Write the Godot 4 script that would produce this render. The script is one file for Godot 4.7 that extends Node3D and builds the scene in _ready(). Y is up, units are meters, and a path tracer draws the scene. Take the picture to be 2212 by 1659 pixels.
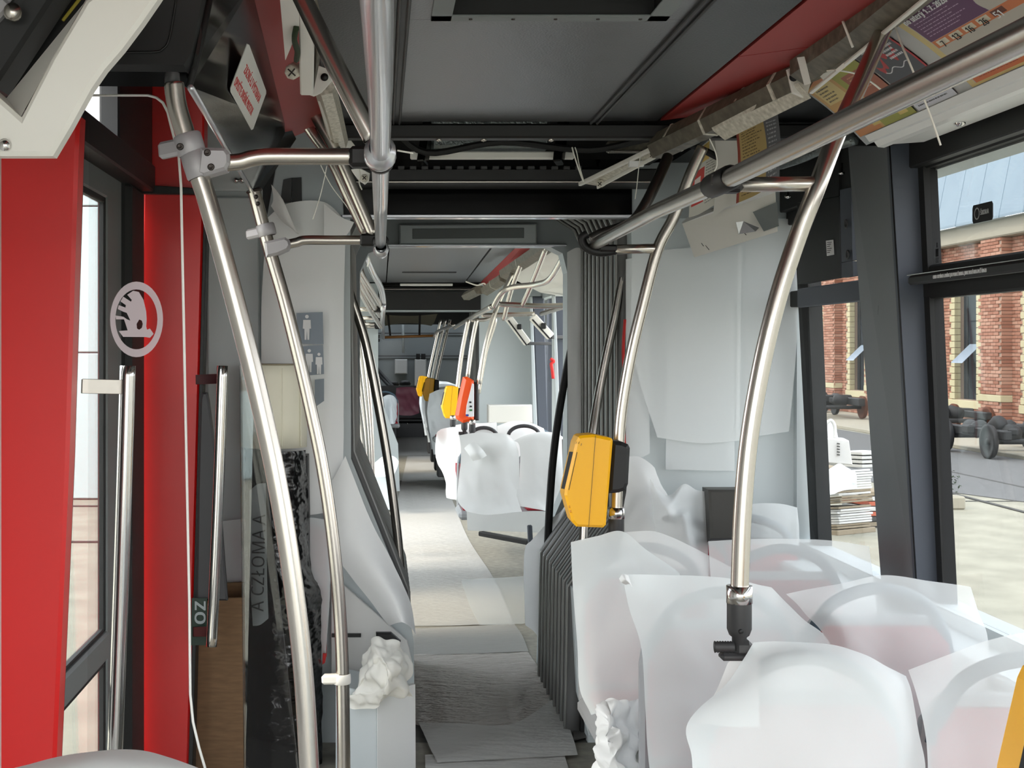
extends Node3D
# Interior of a tram under refit. Camera at the origin's x/z, eye 1.5 m above the floor, looking along -Z.
# F is the focal length in pixels of the 2212x1659 frame; P() turns a pixel and a distance into a point in metres.
const F := 3000.0
var M := {}
var used := {}

func P(x, y, d) -> Vector3:
	return Vector3((x - 823.0) * d / F, 1.5 - (y - 755.0) * d / F, -d)

func W(x, y, d) -> Vector3:
	return Vector3(x, y, -d)

func PP(list: Array) -> Array:
	var out := []
	for q in list:
		out.append(P(q[0], q[1], q[2]))
	return out

func PD(list: Array, d: float) -> Array:
	var out := []
	for q in list:
		out.append(P(q[0], q[1], d))
	return out

# ---------------------------------------------------------------- nodes
func numbered(called: String) -> String:
	if not used.has(called):
		used[called] = 0
		return called
	used[called] += 1
	return "%s_%03d" % [called, used[called]]

func thing(called: String, label: String, category: String, at: Vector3, group := "") -> Node3D:
	var o := Node3D.new()
	o.name = numbered(called)
	o.position = at
	add_child(o, true)
	o.set_meta("label", label)
	o.set_meta("category", category)
	if group != "":
		o.set_meta("group", group)
	return o

# a part: its mesh is given in world coordinates
func part(root: Node3D, called: String, mesh, mat: Material, label := "") -> MeshInstance3D:
	var o := MeshInstance3D.new()
	o.name = called
	o.mesh = fin(mesh)
	o.material_override = mat
	root.add_child(o, true)
	if root.get_parent() == self:
		o.position = -(root.basis.inverse() * root.position) if root.basis != Basis() else -root.position
	if label != "":
		o.set_meta("label", label)
	return o

func fin(mesh) -> Mesh:
	if mesh is SurfaceTool:
		mesh.generate_normals()
		return mesh.commit()
	return mesh

func single(called: String, label: String, category: String, mesh, mat: Material, at: Vector3, group := "") -> MeshInstance3D:
	var o := MeshInstance3D.new()
	o.name = numbered(called)
	o.mesh = fin(mesh)
	o.material_override = mat
	add_child(o, true)
	o.set_meta("label", label)
	o.set_meta("category", category)
	if group != "":
		o.set_meta("group", group)
	return o

func struct(called: String, label: String, category: String, mesh, mat: Material) -> MeshInstance3D:
	var o := single(called, label, category, mesh, mat, Vector3.ZERO)
	o.set_meta("kind", "structure")
	return o

func sub(root: Node3D, called: String, mesh, mat: Material) -> MeshInstance3D:
	var o := MeshInstance3D.new()
	o.name = called
	o.mesh = fin(mesh)
	o.material_override = mat
	root.add_child(o, true)
	return o

func copy(o: Node3D, at: Vector3, label: String) -> Node3D:
	var c: Node3D = o.duplicate()
	var base: String = String(o.name)
	var re := RegEx.create_from_string("_[0-9]{3}$")
	base = re.sub(base, "")
	c.name = numbered(base)
	add_child(c, true)
	c.position = at
	c.set_meta("label", label)
	return c

# ---------------------------------------------------------------- geometry
func S(smooth := false) -> SurfaceTool:
	var st := SurfaceTool.new()
	st.begin(Mesh.PRIMITIVE_TRIANGLES)
	st.set_smooth_group(0 if smooth else -1)
	return st

func tri(st: SurfaceTool, a: Vector3, b: Vector3, c: Vector3) -> void:
	st.add_vertex(a)
	st.add_vertex(b)
	st.add_vertex(c)

func quad(st: SurfaceTool, a: Vector3, b: Vector3, c: Vector3, d: Vector3) -> void:
	tri(st, a, b, c)
	tri(st, a, c, d)

func uquad(st: SurfaceTool, a: Vector3, b: Vector3, c: Vector3, d: Vector3) -> void:
	var v := [a, b, c, a, c, d]
	var t := [Vector2(0, 0), Vector2(1, 0), Vector2(1, 1), Vector2(0, 0), Vector2(1, 1), Vector2(0, 1)]
	for i in 6:
		st.set_uv(t[i])
		st.add_vertex(v[i])

# bevelled box: centre c, size s, turned by b
func box(st: SurfaceTool, c: Vector3, s: Vector3, bev := 0.004, b := Basis()) -> void:
	var h := s * 0.5
	bev = minf(bev, minf(h.x, minf(h.y, h.z)) * 0.9)
	var pt := func(sx: int, sy: int, sz: int, ax: int) -> Vector3:
		var v := Vector3(sx * (h.x - (0.0 if ax == 0 else bev)), sy * (h.y - (0.0 if ax == 1 else bev)), sz * (h.z - (0.0 if ax == 2 else bev)))
		return c + b * v
	for s1 in [-1, 1]:
		edge(st, pt.call(s1, -1, -1, 0), pt.call(s1, -1, 1, 0), pt.call(s1, 1, 1, 0), pt.call(s1, 1, -1, 0), s1 > 0)
		edge(st, pt.call(-1, s1, -1, 1), pt.call(1, s1, -1, 1), pt.call(1, s1, 1, 1), pt.call(-1, s1, 1, 1), s1 > 0)
		edge(st, pt.call(-1, -1, s1, 2), pt.call(-1, 1, s1, 2), pt.call(1, 1, s1, 2), pt.call(1, -1, s1, 2), s1 > 0)
	if bev <= 0.0:
		return
	for s1 in [-1, 1]:
		for s2 in [-1, 1]:
			var f: bool = s1 * s2 > 0
			edge(st, pt.call(s1, s2, -1, 0), pt.call(s1, s2, 1, 0), pt.call(s1, s2, 1, 1), pt.call(s1, s2, -1, 1), f)
			edge(st, pt.call(s1, -1, s2, 0), pt.call(s1, 1, s2, 0), pt.call(s1, 1, s2, 2), pt.call(s1, -1, s2, 2), not f)
			edge(st, pt.call(-1, s1, s2, 1), pt.call(1, s1, s2, 1), pt.call(1, s1, s2, 2), pt.call(-1, s1, s2, 2), f)
			for s3 in [-1, 1]:
				if s1 * s2 * s3 > 0:
					tri(st, pt.call(s1, s2, s3, 0), pt.call(s1, s2, s3, 2), pt.call(s1, s2, s3, 1))
				else:
					tri(st, pt.call(s1, s2, s3, 0), pt.call(s1, s2, s3, 1), pt.call(s1, s2, s3, 2))

func edge(st: SurfaceTool, a: Vector3, b: Vector3, c: Vector3, d: Vector3, f: bool) -> void:
	if f:
		quad(st, a, b, c, d)
	else:
		quad(st, d, c, b, a)

# axis-aligned box from limits x0..x1, y0..y1 and distances d0..d1
func bx(st: SurfaceTool, x0, x1, y0, y1, d0, d1, bev := 0.003) -> void:
	box(st, Vector3((x0 + x1) * 0.5, (y0 + y1) * 0.5, -(d0 + d1) * 0.5), Vector3(absf(x1 - x0), absf(y1 - y0), absf(d1 - d0)), bev)

# a bar of rectangular section from a to b, w wide (roughly sideways), h high
func bar(st: SurfaceTool, a: Vector3, b: Vector3, w: float, h: float, bev := 0.002, up := Vector3.UP) -> void:
	var z := (b - a).normalized()
	if absf(z.dot(up)) > 0.98:
		up = Vector3.RIGHT
	var x := up.cross(z).normalized()
	var y := z.cross(x)
	box(st, (a + b) * 0.5, Vector3(w, h, a.distance_to(b)), bev, Basis(x, y, z))

func slab(st: SurfaceTool, a: Vector3, b: Vector3, c: Vector3, d: Vector3, t: Vector3) -> void:
	quad(st, a, b, c, d)
	quad(st, d + t, c + t, b + t, a + t)
	quad(st, b, a, a + t, b + t)
	quad(st, c, b, b + t, c + t)
	quad(st, d, c, c + t, d + t)
	quad(st, a, d, d + t, a + t)

# any flat outline (points in space) made t thick; flat2 gives the plane's own 2-D axes
func prism(st: SurfaceTool, pts: Array, t: Vector3, bev := 0.0) -> void:
	var n := Vector3.ZERO
	for i in pts.size():
		var p: Vector3 = pts[i]
		var q: Vector3 = pts[(i + 1) % pts.size()]
		n += p.cross(q)
	n = n.normalized()
	var ux := n.cross(Vector3.UP)
	if ux.length() < 0.1:
		ux = n.cross(Vector3.RIGHT)
	ux = ux.normalized()
	var uy := n.cross(ux)
	var flat := PackedVector2Array()
	for p in pts:
		flat.append(Vector2(p.dot(ux), p.dot(uy)))
	var idx := Geometry2D.triangulate_polygon(flat)
	var front: Array = pts
	if bev > 0.0:
		front = []
		var m := pts.size()
		for i in m:
			var e0: Vector3 = (pts[i] - pts[(i + m - 1) % m]).normalized()
			var e1: Vector3 = (pts[(i + 1) % m] - pts[i]).normalized()
			var inn: Vector3 = (n.cross(e0) + n.cross(e1))
			if inn.length() < 0.05:
				inn = n.cross(e0)
			var k := 1.0 / maxf(0.4, (inn.normalized()).dot(n.cross(e0).normalized()))
			front.append(pts[i] + inn.normalized() * bev * k)
	var tt := t.normalized() * bev
	for i in range(0, idx.size(), 3):
		tri(st, front[idx[i]], front[idx[i + 1]], front[idx[i + 2]])
		tri(st, pts[idx[i]] + t, pts[idx[i + 2]] + t, pts[idx[i + 1]] + t)
	for i in pts.size():
		var j := (i + 1) % pts.size()
		if bev > 0.0:
			quad(st, front[i], front[j], pts[j] + tt, pts[i] + tt)
			quad(st, pts[i] + tt, pts[j] + tt, pts[j] + t, pts[i] + t)
		else:
			quad(st, pts[i], pts[j], pts[j] + t, pts[i] + t)

func cr(pts: Array, seg := 6) -> Array:
	var out := []
	var n := pts.size()
	for i in n - 1:
		var p0: Vector3 = pts[maxi(i - 1, 0)]
		var p1: Vector3 = pts[i]
		var p2: Vector3 = pts[i + 1]
		var p3: Vector3 = pts[mini(i + 2, n - 1)]
		for k in seg:
			out.append(p1.cubic_interpolate(p2, p0, p3, float(k) / seg))
	out.append(pts[n - 1])
	return out

# round (or flattened by fy) tube along pts
func tube(st: SurfaceTool, pts: Array, r: float, n := 12, caps := true, fx := 1.0, fy := 1.0, ref := Vector3(0.13, 0.2, 1)) -> void:
	var rings := []
	var m := pts.size()
	var u := Vector3.ZERO
	for i in m:
		var a: Vector3 = pts[maxi(i - 1, 0)]
		var b: Vector3 = pts[mini(i + 1, m - 1)]
		var t := (b - a).normalized()
		if i == 0:
			u = t.cross(ref)
			if u.length() < 0.05:
				u = t.cross(Vector3.UP)
			if u.length() < 0.05:
				u = t.cross(Vector3.RIGHT)
		u = (u - t * u.dot(t)).normalized()
		var v := t.cross(u)
		var ring := []
		for k in n:
			var an := TAU * k / n
			ring.append(pts[i] + u * cos(an) * r * fx + v * sin(an) * r * fy)
		rings.append(ring)
	for i in m - 1:
		for k in n:
			var k2 := (k + 1) % n
			quad(st, rings[i][k], rings[i][k2], rings[i + 1][k2], rings[i + 1][k])
	if caps:
		for e in [0, m - 1]:
			for k in n:
				var k2 := (k + 1) % n
				if e == 0:
					tri(st, pts[0], rings[0][k2], rings[0][k])
				else:
					tri(st, pts[e], rings[e][k], rings[e][k2])

# lathe: profile of [radius, height along dir]
func lathe(st: SurfaceTool, o: Vector3, dir: Vector3, prof: Array, n := 20) -> void:
	var t := dir.normalized()
	var u := t.cross(Vector3(0.2, 0.1, 1))
	if u.length() < 0.2:
		u = t.cross(Vector3.UP)
	u = u.normalized()
	var v := t.cross(u)
	for i in prof.size() - 1:
		for k in n:
			var a0 := TAU * k / n
			var a1 := TAU * (k + 1) / n
			var d0 := u * cos(a0) + v * sin(a0)
			var d1 := u * cos(a1) + v * sin(a1)
			var p0: Vector3 = o + t * prof[i][1]
			var p1: Vector3 = o + t * prof[i + 1][1]
			var r0: float = prof[i][0]
			var r1: float = prof[i + 1][0]
			if r0 < 1e-5:
				tri(st, p0, p1 + d1 * r1, p1 + d0 * r1)
			elif r1 < 1e-5:
				tri(st, p0 + d0 * r0, p0 + d1 * r0, p1)
			else:
				quad(st, p0 + d0 * r0, p0 + d1 * r0, p1 + d1 * r1, p1 + d0 * r1)

# a sheet laid over a lattice of points (rows of equal length), smoothed and creased
func sheet(rows: Array, su := 8, sv := 8, amp := 0.006, freq := 6.0, sd := 1, fold := 0.5, stretch := Vector3(1, 1, 1)) -> ArrayMesh:
	var nz := FastNoiseLite.new()
	nz.seed = sd
	nz.frequency = 1.0
	nz.noise_type = FastNoiseLite.TYPE_SIMPLEX_SMOOTH
	nz.fractal_octaves = 3
	var dense := []
	for r in rows:
		dense.append(cr(r, su))
	var w: int = dense[0].size()
	var cols := []
	for j in w:
		var c := []
		for r in dense:
			c.append(r[j])
		cols.append(cr(c, sv))
	var h: int = cols[0].size()
	var pos := []
	for i in h:
		var row := []
		for j in w:
			row.append(cols[j][i])
		pos.append(row)
	var moved := []
	for i in h:
		var row := []
		for j in w:
			var du: Vector3 = pos[i][mini(j + 1, w - 1)] - pos[i][maxi(j - 1, 0)]
			var dv: Vector3 = pos[mini(i + 1, h - 1)][j] - pos[maxi(i - 1, 0)][j]
			var nrm := du.cross(dv).normalized()
			var q: Vector3 = pos[i][j] * stretch * freq
			var a := nz.get_noise_3dv(q)
			var b := 1.0 - 2.0 * absf(nz.get_noise_3dv(q * 0.7 + Vector3(31.7, 5.1, 9.9)))
			row.append(pos[i][j] + nrm * amp * lerpf(a, b * 0.7, fold))
		moved.append(row)
	var st := S(true)
	for i in h - 1:
		for j in w - 1:
			var c := [[i, j], [i, j + 1], [i + 1, j + 1], [i, j], [i + 1, j + 1], [i + 1, j]]
			for e in c:
				st.set_uv(Vector2(float(e[1]) / (w - 1), float(e[0]) / (h - 1)))
				st.add_vertex(moved[e[0]][e[1]])
	st.generate_normals()
	return st.commit()

func psheet(rows: Array, su := 8, sv := 8, amp := 0.006, freq := 6.0, sd := 1, fold := 0.5) -> ArrayMesh:
	var out := []
	for r in rows:
		out.append(PP(r))
	return sheet(out, su, sv, amp, freq, sd, fold)

func arc(c: Vector3, rx: Vector3, ry: Vector3, a0: float, a1: float, n: int) -> Array:
	var out := []
	for i in n + 1:
		var a := lerpf(a0, a1, float(i) / n)
		out.append(c + rx * cos(a) + ry * sin(a))
	return out

func letters(root: Node3D, called: String, text: String, o: Vector3, right: Vector3, up: Vector3, height: float, mat: Material, width := 0.0, font := "Droid Sans", bold := 400) -> MeshInstance3D:
	var tm := TextMesh.new()
	var f := SystemFont.new()
	f.font_names = PackedStringArray([font])
	f.font_weight = bold
	tm.font = f
	tm.font_size = 64
	tm.pixel_size = 0.01
	tm.depth = 0.02
	tm.curve_step = 2.0
	tm.text = text
	var m := MeshInstance3D.new()
	m.name = called
	m.mesh = tm
	m.material_override = mat
	var bb := tm.get_aabb()
	var k := height / 0.46
	var kx := k
	if width > 0.0 and bb.size.x > 0.01:
		kx = width / bb.size.x
	var x := right.normalized()
	var y := up.normalized()
	root.add_child(m, true)
	m.transform = Transform3D(Basis(x * kx, y * k, x.cross(y).normalized() * 0.05), o - root.position if root.get_parent() == self else o)
	return m

func noise_tex(freq: float, sd: int, normal := false, strength := 4.0, size := 512, octaves := 4, type := FastNoiseLite.TYPE_SIMPLEX_SMOOTH) -> NoiseTexture2D:
	var n := FastNoiseLite.new()
	n.seed = sd
	n.frequency = freq
	n.noise_type = type
	n.fractal_octaves = octaves
	var t := NoiseTexture2D.new()
	t.width = size
	t.height = size
	t.seamless = true
	t.noise = n
	t.as_normal_map = normal
	t.bump_strength = strength
	return t

func ramp_tex(freq: float, sd: int, a: Color, b: Color, size := 512, octaves := 4) -> NoiseTexture2D:
	var t := noise_tex(freq, sd, false, 1.0, size, octaves)
	var g := Gradient.new()
	g.set_color(0, a)
	g.set_color(1, b)
	t.color_ramp = g
	return t

func mat(c: Color, rough := 0.6, metal := 0.0, spec := 0.5) -> StandardMaterial3D:
	var m := StandardMaterial3D.new()
	m.albedo_color = c
	m.roughness = rough
	m.metallic = metal
	m.metallic_specular = spec
	return m

func tint(m: StandardMaterial3D, tex: Texture2D, scale: Vector3) -> StandardMaterial3D:
	m.albedo_texture = tex
	m.uv1_triplanar = true
	m.uv1_world_triplanar = true
	m.uv1_scale = scale
	return m

func bumpy(m: StandardMaterial3D, tex: Texture2D, strength := 1.0, scale := Vector3(1, 1, 1)) -> StandardMaterial3D:
	m.normal_enabled = true
	m.normal_texture = tex
	m.normal_scale = strength
	m.uv1_triplanar = true
	m.uv1_world_triplanar = true
	m.uv1_scale = scale
	return m

func glassy(c: Color, rough := 0.02) -> StandardMaterial3D:
	var m := mat(c, rough)
	m.transparency = BaseMaterial3D.TRANSPARENCY_ALPHA
	return m

func img_mat(im: Image, rough := 0.45) -> StandardMaterial3D:
	var m := mat(Color.WHITE, rough)
	m.albedo_texture = ImageTexture.create_from_image(im)
	return m

func rect(im: Image, x, y, w, h, c: Color) -> void:
	im.fill_rect(Rect2i(int(x), int(y), int(w), int(h)), c)

# rows of small print: uneven dashes
func scribble(im: Image, x: int, y: int, w: int, rows: int, step: int, hgt: int, c: Color, sd: int) -> void:
	var r := RandomNumberGenerator.new()
	r.seed = sd
	for k in rows:
		var at := x
		var stop := x + int(w * r.randf_range(0.6, 1.0))
		while at < stop:
			var l := r.randi_range(4, 16)
			rect(im, at, y + k * step, mini(l, stop - at), hgt, c)
			at += l + r.randi_range(2, 5)

func materials() -> void:
	var grain := noise_tex(0.02, 3, true, 2.0)
	var fine := noise_tex(0.08, 5, true, 3.0)
	var crumple := noise_tex(0.012, 8, true, 9.0, 512, 4)
	M.steel = mat(Color(0.78, 0.76, 0.73), 0.27, 1.0)
	M.steel_dark = mat(Color(0.42, 0.41, 0.4), 0.3, 1.0)
	M.chrome = mat(Color(0.86, 0.85, 0.84), 0.16, 1.0)
	M.cast = mat(Color(0.66, 0.65, 0.66), 0.5, 0.35)
	M.screw = mat(Color(0.25, 0.23, 0.22), 0.4, 0.8)
	M.film_steel = mat(Color(0.82, 0.83, 0.85), 0.3, 0.75)
	M.film_steel.clearcoat_enabled = true
	M.film_steel.clearcoat = 0.8
	M.film_steel.clearcoat_roughness = 0.1
	M.paper = mat(Color(0.97, 0.985, 0.985, 0.54), 0.55, 0.0, 0.4)
	M.paper.transparency = BaseMaterial3D.TRANSPARENCY_ALPHA
	M.paper.backlight_enabled = true
	M.paper.backlight = Color(0.5, 0.5, 0.5)
	M.paper_firm = M.paper.duplicate()
	M.paper_firm.albedo_color = Color(0.94, 0.965, 0.965, 0.78)
	M.paper_pink = M.paper.duplicate()
	M.paper_pink.albedo_color.a = 0.55
	M.paper.albedo_color.a = 0.66
	M.paper_thick = mat(Color(0.95, 0.955, 0.95), 0.55, 0.0, 0.4)
	M.paper_thick.backlight_enabled = true
	M.paper_thick.backlight = Color(0.35, 0.35, 0.35)
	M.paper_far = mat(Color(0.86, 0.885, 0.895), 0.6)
	M.film = mat(Color(0.93, 0.95, 0.95, 0.35), 0.3)
	M.film.transparency = BaseMaterial3D.TRANSPARENCY_ALPHA
	M.floor_paper = bumpy(mat(Color(0.72, 0.715, 0.7, 0.9), 0.6), crumple, 0.5, Vector3(1.2, 1.2, 3.5))
	M.floor_paper.transparency = BaseMaterial3D.TRANSPARENCY_ALPHA
	M.floor_paper_grey = bumpy(mat(Color(0.76, 0.735, 0.71, 0.9), 0.45), crumple, 2.6, Vector3(1.4, 1.4, 5.0))
	M.floor_paper_grey.transparency = BaseMaterial3D.TRANSPARENCY_ALPHA
	M.floor = tint(mat(Color.WHITE, 0.55), ramp_tex(0.03, 21, Color(0.5, 0.49, 0.45), Color(0.62, 0.6, 0.55)), Vector3(1, 1, 1))
	M.floor_paper_mid = bumpy(mat(Color(0.84, 0.835, 0.82, 0.88), 0.55), crumple, 0.5, Vector3(1.2, 1.2, 3.5))
	M.floor_paper_mid.transparency = BaseMaterial3D.TRANSPARENCY_ALPHA
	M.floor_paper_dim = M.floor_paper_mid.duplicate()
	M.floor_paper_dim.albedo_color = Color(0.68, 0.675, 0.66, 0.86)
	M.turntable = mat(Color(0.34, 0.335, 0.32), 0.55)
	M.red = mat(Color(0.87, 0.065, 0.055), 0.32)
	M.red.clearcoat_enabled = true
	M.red.clearcoat = 0.5
	M.red_cove = mat(Color(0.6, 0.17, 0.16), 0.55)
	M.red_print = mat(Color(0.78, 0.13, 0.12), 0.6)
	M.ceil = bumpy(mat(Color(0.46, 0.465, 0.475), 0.38, 0.55), fine, 0.25, Vector3(3, 3, 3))
	M.ceil_dark = bumpy(mat(Color(0.25, 0.255, 0.265), 0.4, 0.4), fine, 0.25, Vector3(3, 3, 3))
	M.black_gloss = mat(Color(0.03, 0.031, 0.034), 0.12, 0.0, 0.3)
	M.black = mat(Color(0.055, 0.055, 0.06), 0.5)
	M.rubber = mat(Color(0.04, 0.04, 0.042), 0.65)
	M.dark = mat(Color(0.1, 0.102, 0.106), 0.55)
	M.charcoal = mat(Color(0.2, 0.2, 0.205), 0.5)
	M.pillar = bumpy(mat(Color(0.4, 0.41, 0.42), 0.42), grain, 0.12, Vector3(6, 6, 6))
	M.navy = mat(Color(0.27, 0.29, 0.33), 0.5)
	M.bellow = mat(Color(0.36, 0.36, 0.355), 0.55)
	M.grey = mat(Color(0.66, 0.69, 0.7), 0.5)
	M.grey_mid = mat(Color(0.47, 0.49, 0.49), 0.55)
	M.grey_pale = mat(Color(0.8, 0.83, 0.835), 0.55)
	M.white = mat(Color(0.9, 0.89, 0.86), 0.45)
	M.white_lip = mat(Color(0.92, 0.92, 0.91), 0.3)
	M.lamp = tint(mat(Color.WHITE, 0.5), ramp_tex(0.015, 33, Color(0.27, 0.25, 0.21), Color(0.5, 0.475, 0.42)), Vector3(3, 3, 3))
	M.lamp_pale = tint(mat(Color.WHITE, 0.4), ramp_tex(0.03, 34, Color(0.62, 0.6, 0.54), Color(0.95, 0.93, 0.88)), Vector3(4, 4, 4))
	M.yellow = mat(Color(1.0, 0.73, 0.03), 0.38)
	M.orange = mat(Color(0.97, 0.33, 0.05), 0.4)
	M.maroon = mat(Color(0.6, 0.05, 0.13), 0.75)
	M.seat_grey = mat(Color(0.25, 0.33, 0.38), 0.5)
	M.shell = mat(Color(0.62, 0.63, 0.64), 0.5)
	M.cardboard = tint(mat(Color.WHITE, 0.8), ramp_tex(0.02, 41, Color(0.42, 0.32, 0.22), Color(0.5, 0.385, 0.27)), Vector3(1, 6, 1))
	M.wrap = bumpy(mat(Color(0.028, 0.028, 0.031), 0.18), noise_tex(0.008, 9, true, 11.0, 512, 3), 0.9, Vector3(1.6, 4.0, 1.6))
	M.cream = bumpy(mat(Color(0.93, 0.915, 0.83), 0.5), noise_tex(0.01, 10, true, 5.0), 0.4, Vector3(6, 0.2, 6))
	M.tape = mat(Color(0.6, 0.63, 0.63), 0.6)
	M.smoke = glassy(Color(0.03, 0.03, 0.035, 0.34), 0.05)
	M.glass = glassy(Color(0.3, 0.36, 0.36, 0.05), 0.02)
	M.screen_glass = glassy(Color(0.1, 0.12, 0.12, 0.06), 0.02)
	M.screen_glass.metallic_specular = 0.15
	M.smoke.metallic_specular = 0.25
	M.glass_dim = glassy(Color(0.05, 0.053, 0.058, 0.32), 0.02)
	M.glass_dim.metallic_specular = 0.2
	M.lining = mat(Color(0.86, 0.86, 0.85), 0.6)
	M.crest = mat(Color(0.55, 0.55, 0.54), 0.4, 0.4)
	M.bundle = mat(Color(0.98, 0.975, 0.945), 0.5)
	M.bundle.backlight_enabled = true
	M.bundle.backlight = Color(0.5, 0.5, 0.45)
	M.glass_edge = mat(Color(0.93, 0.93, 0.91), 0.3)
	M.frost = mat(Color(0.86, 0.8, 0.82, 0.88), 0.6)
	M.frost.transparency = BaseMaterial3D.TRANSPARENCY_ALPHA
	M.foil = bumpy(mat(Color(0.5, 0.53, 0.53), 0.35, 0.7), noise_tex(0.03, 12, true, 10.0), 1.0, Vector3(4, 4, 4))
	M.ink = mat(Color(0.05, 0.05, 0.06), 0.6)
	M.print = mat(Color(0.9, 0.9, 0.9), 0.6)
	M.wood = mat(Color(0.62, 0.42, 0.22), 0.5)
	M.beige = mat(Color(0.6, 0.56, 0.46), 0.6)
	M.tie = mat(Color(0.92, 0.91, 0.87), 0.5)
	# outside
	M.ground = tint(mat(Color.WHITE, 0.9), ramp_tex(0.012, 51, Color(0.52, 0.51, 0.455), Color(0.62, 0.61, 0.55)), Vector3(0.25, 0.25, 0.25))
	M.asphalt = tint(mat(Color.WHITE, 0.9), ramp_tex(0.03, 52, Color(0.34, 0.345, 0.345), Color(0.41, 0.41, 0.41)), Vector3(0.5, 0.5, 0.5))
	M.joint = mat(Color(0.25, 0.25, 0.24), 0.9)
	M.mortar = mat(Color(0.6, 0.53, 0.47), 0.95)
	M.brick = [mat(Color(0.62, 0.43, 0.35), 0.9), mat(Color(0.66, 0.48, 0.4), 0.9), mat(Color(0.58, 0.39, 0.31), 0.9), mat(Color(0.69, 0.53, 0.45), 0.9)]
	M.brick_many = mat(Color.WHITE, 0.9)
	M.brick_many.vertex_color_use_as_albedo = true
	M.cream_brick = mat(Color(0.74, 0.71, 0.58), 0.9)
	M.stone = mat(Color(0.62, 0.6, 0.54), 0.9)
	M.window_dark = mat(Color(0.16, 0.18, 0.2), 0.6, 0.0, 0.2)
	M.roof = tint(mat(Color.WHITE, 0.5), ramp_tex(0.006, 53, Color(0.42, 0.5, 0.56), Color(0.47, 0.55, 0.6)), Vector3(0.2, 0.2, 0.2))
	M.sash = mat(Color(0.5, 0.56, 0.62), 0.4)
	M.iron = mat(Color(0.13, 0.135, 0.14), 0.7)
	M.rust = mat(Color(0.36, 0.2, 0.12), 0.85)
	M.plank = mat(Color(0.55, 0.5, 0.42), 0.85)
	M.plank_white = mat(Color(0.78, 0.78, 0.77), 0.7)
	M.plank_orange = mat(Color(0.72, 0.36, 0.25), 0.8)
	M.bag = bumpy(mat(Color(0.82, 0.84, 0.84), 0.6), crumple, 0.8, Vector3(2, 2, 2))
	M.leaf = mat(Color(0.14, 0.2, 0.1), 0.8)
	M.shed = mat(Color(0.72, 0.78, 0.78), 0.7)
	M.depot = mat(Color(0.46, 0.485, 0.49), 0.8)
	M.depot_box = mat(Color(0.66, 0.67, 0.67), 0.7)

func look() -> void:
	var cam := Camera3D.new()
	cam.name = "camera"
	cam.projection = Camera3D.PROJECTION_FRUSTUM
	cam.near = 0.05
	cam.far = 300.0
	cam.size = 1659.0 / F * 0.05
	cam.frustum_offset = Vector2((1106.0 - 823.0) / F * 0.05, -(829.5 - 755.0) / F * 0.05)
	add_child(cam)
	cam.position = Vector3(0, 1.5, 0)
	cam.current = true
	var we := WorldEnvironment.new()
	we.name = "surroundings"
	var e := Environment.new()
	var sky := Sky.new()
	var sm := ProceduralSkyMaterial.new()
	sm.sky_top_color = Color(0.86, 0.89, 0.92)
	sm.sky_horizon_color = Color(0.97, 0.965, 0.95)
	sm.ground_horizon_color = Color(0.7, 0.7, 0.68)
	sm.ground_bottom_color = Color(0.5, 0.5, 0.48)
	sm.sky_energy_multiplier = 1.0
	sky.sky_material = sm
	e.background_mode = Environment.BG_SKY
	e.sky = sky
	e.background_energy_multiplier = SKY
	e.tonemap_mode = Environment.TONE_MAPPER_LINEAR
	e.tonemap_exposure = EXPOSURE
	e.sdfgi_enabled = true
	e.ssao_enabled = true
	e.ssil_enabled = true
	we.environment = e
	add_child(we)
	var sun := DirectionalLight3D.new()
	sun.name = "sun"
	sun.light_energy = SUN
	sun.light_color = Color(1.0, 0.955, 0.88)
	sun.light_angular_distance = 16.0
	sun.shadow_enabled = true
	add_child(sun)
	sun.look_at_from_position(Vector3.ZERO, Vector3(0.75, -0.9, -0.25))

const SKY := 2.8
const SUN := 0.4
const EXPOSURE := 2.75

func _ready() -> void:
	look()
	materials()
	shell()
	joint(5.3, 6.5, true)
	joint(14.7, 15.9, false)
	ceiling_parts()
	door_side()
	rails_front()
	bulkheads()
	lamps()
	posters()
	window_side()
	seats_front()
	floor_sheets()
	stored_goods()
	far_sections()
	yard()

# one side wall of the tram with glazed openings: [d0, d1, y0, y1]
func side_wall(called: String, label: String, x: float, out_x: float, d0: float, d1: float, holes: Array, m: Material) -> void:
	var st := S()
	holes.sort_custom(func(a, b): return a[0] < b[0])
	var at := d0
	for h in holes:
		if h[0] > at:
			bx(st, x, out_x, -0.1, 2.45, at, h[0], 0.0)
		bx(st, x, out_x, -0.1, h[2], h[0], h[1], 0.0)
		bx(st, x, out_x, h[3], 2.45, h[0], h[1], 0.0)
		at = h[1]
	if at < d1:
		bx(st, x, out_x, -0.1, 2.45, at, d1, 0.0)
	struct(called, label, "wall", st, m)

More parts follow.
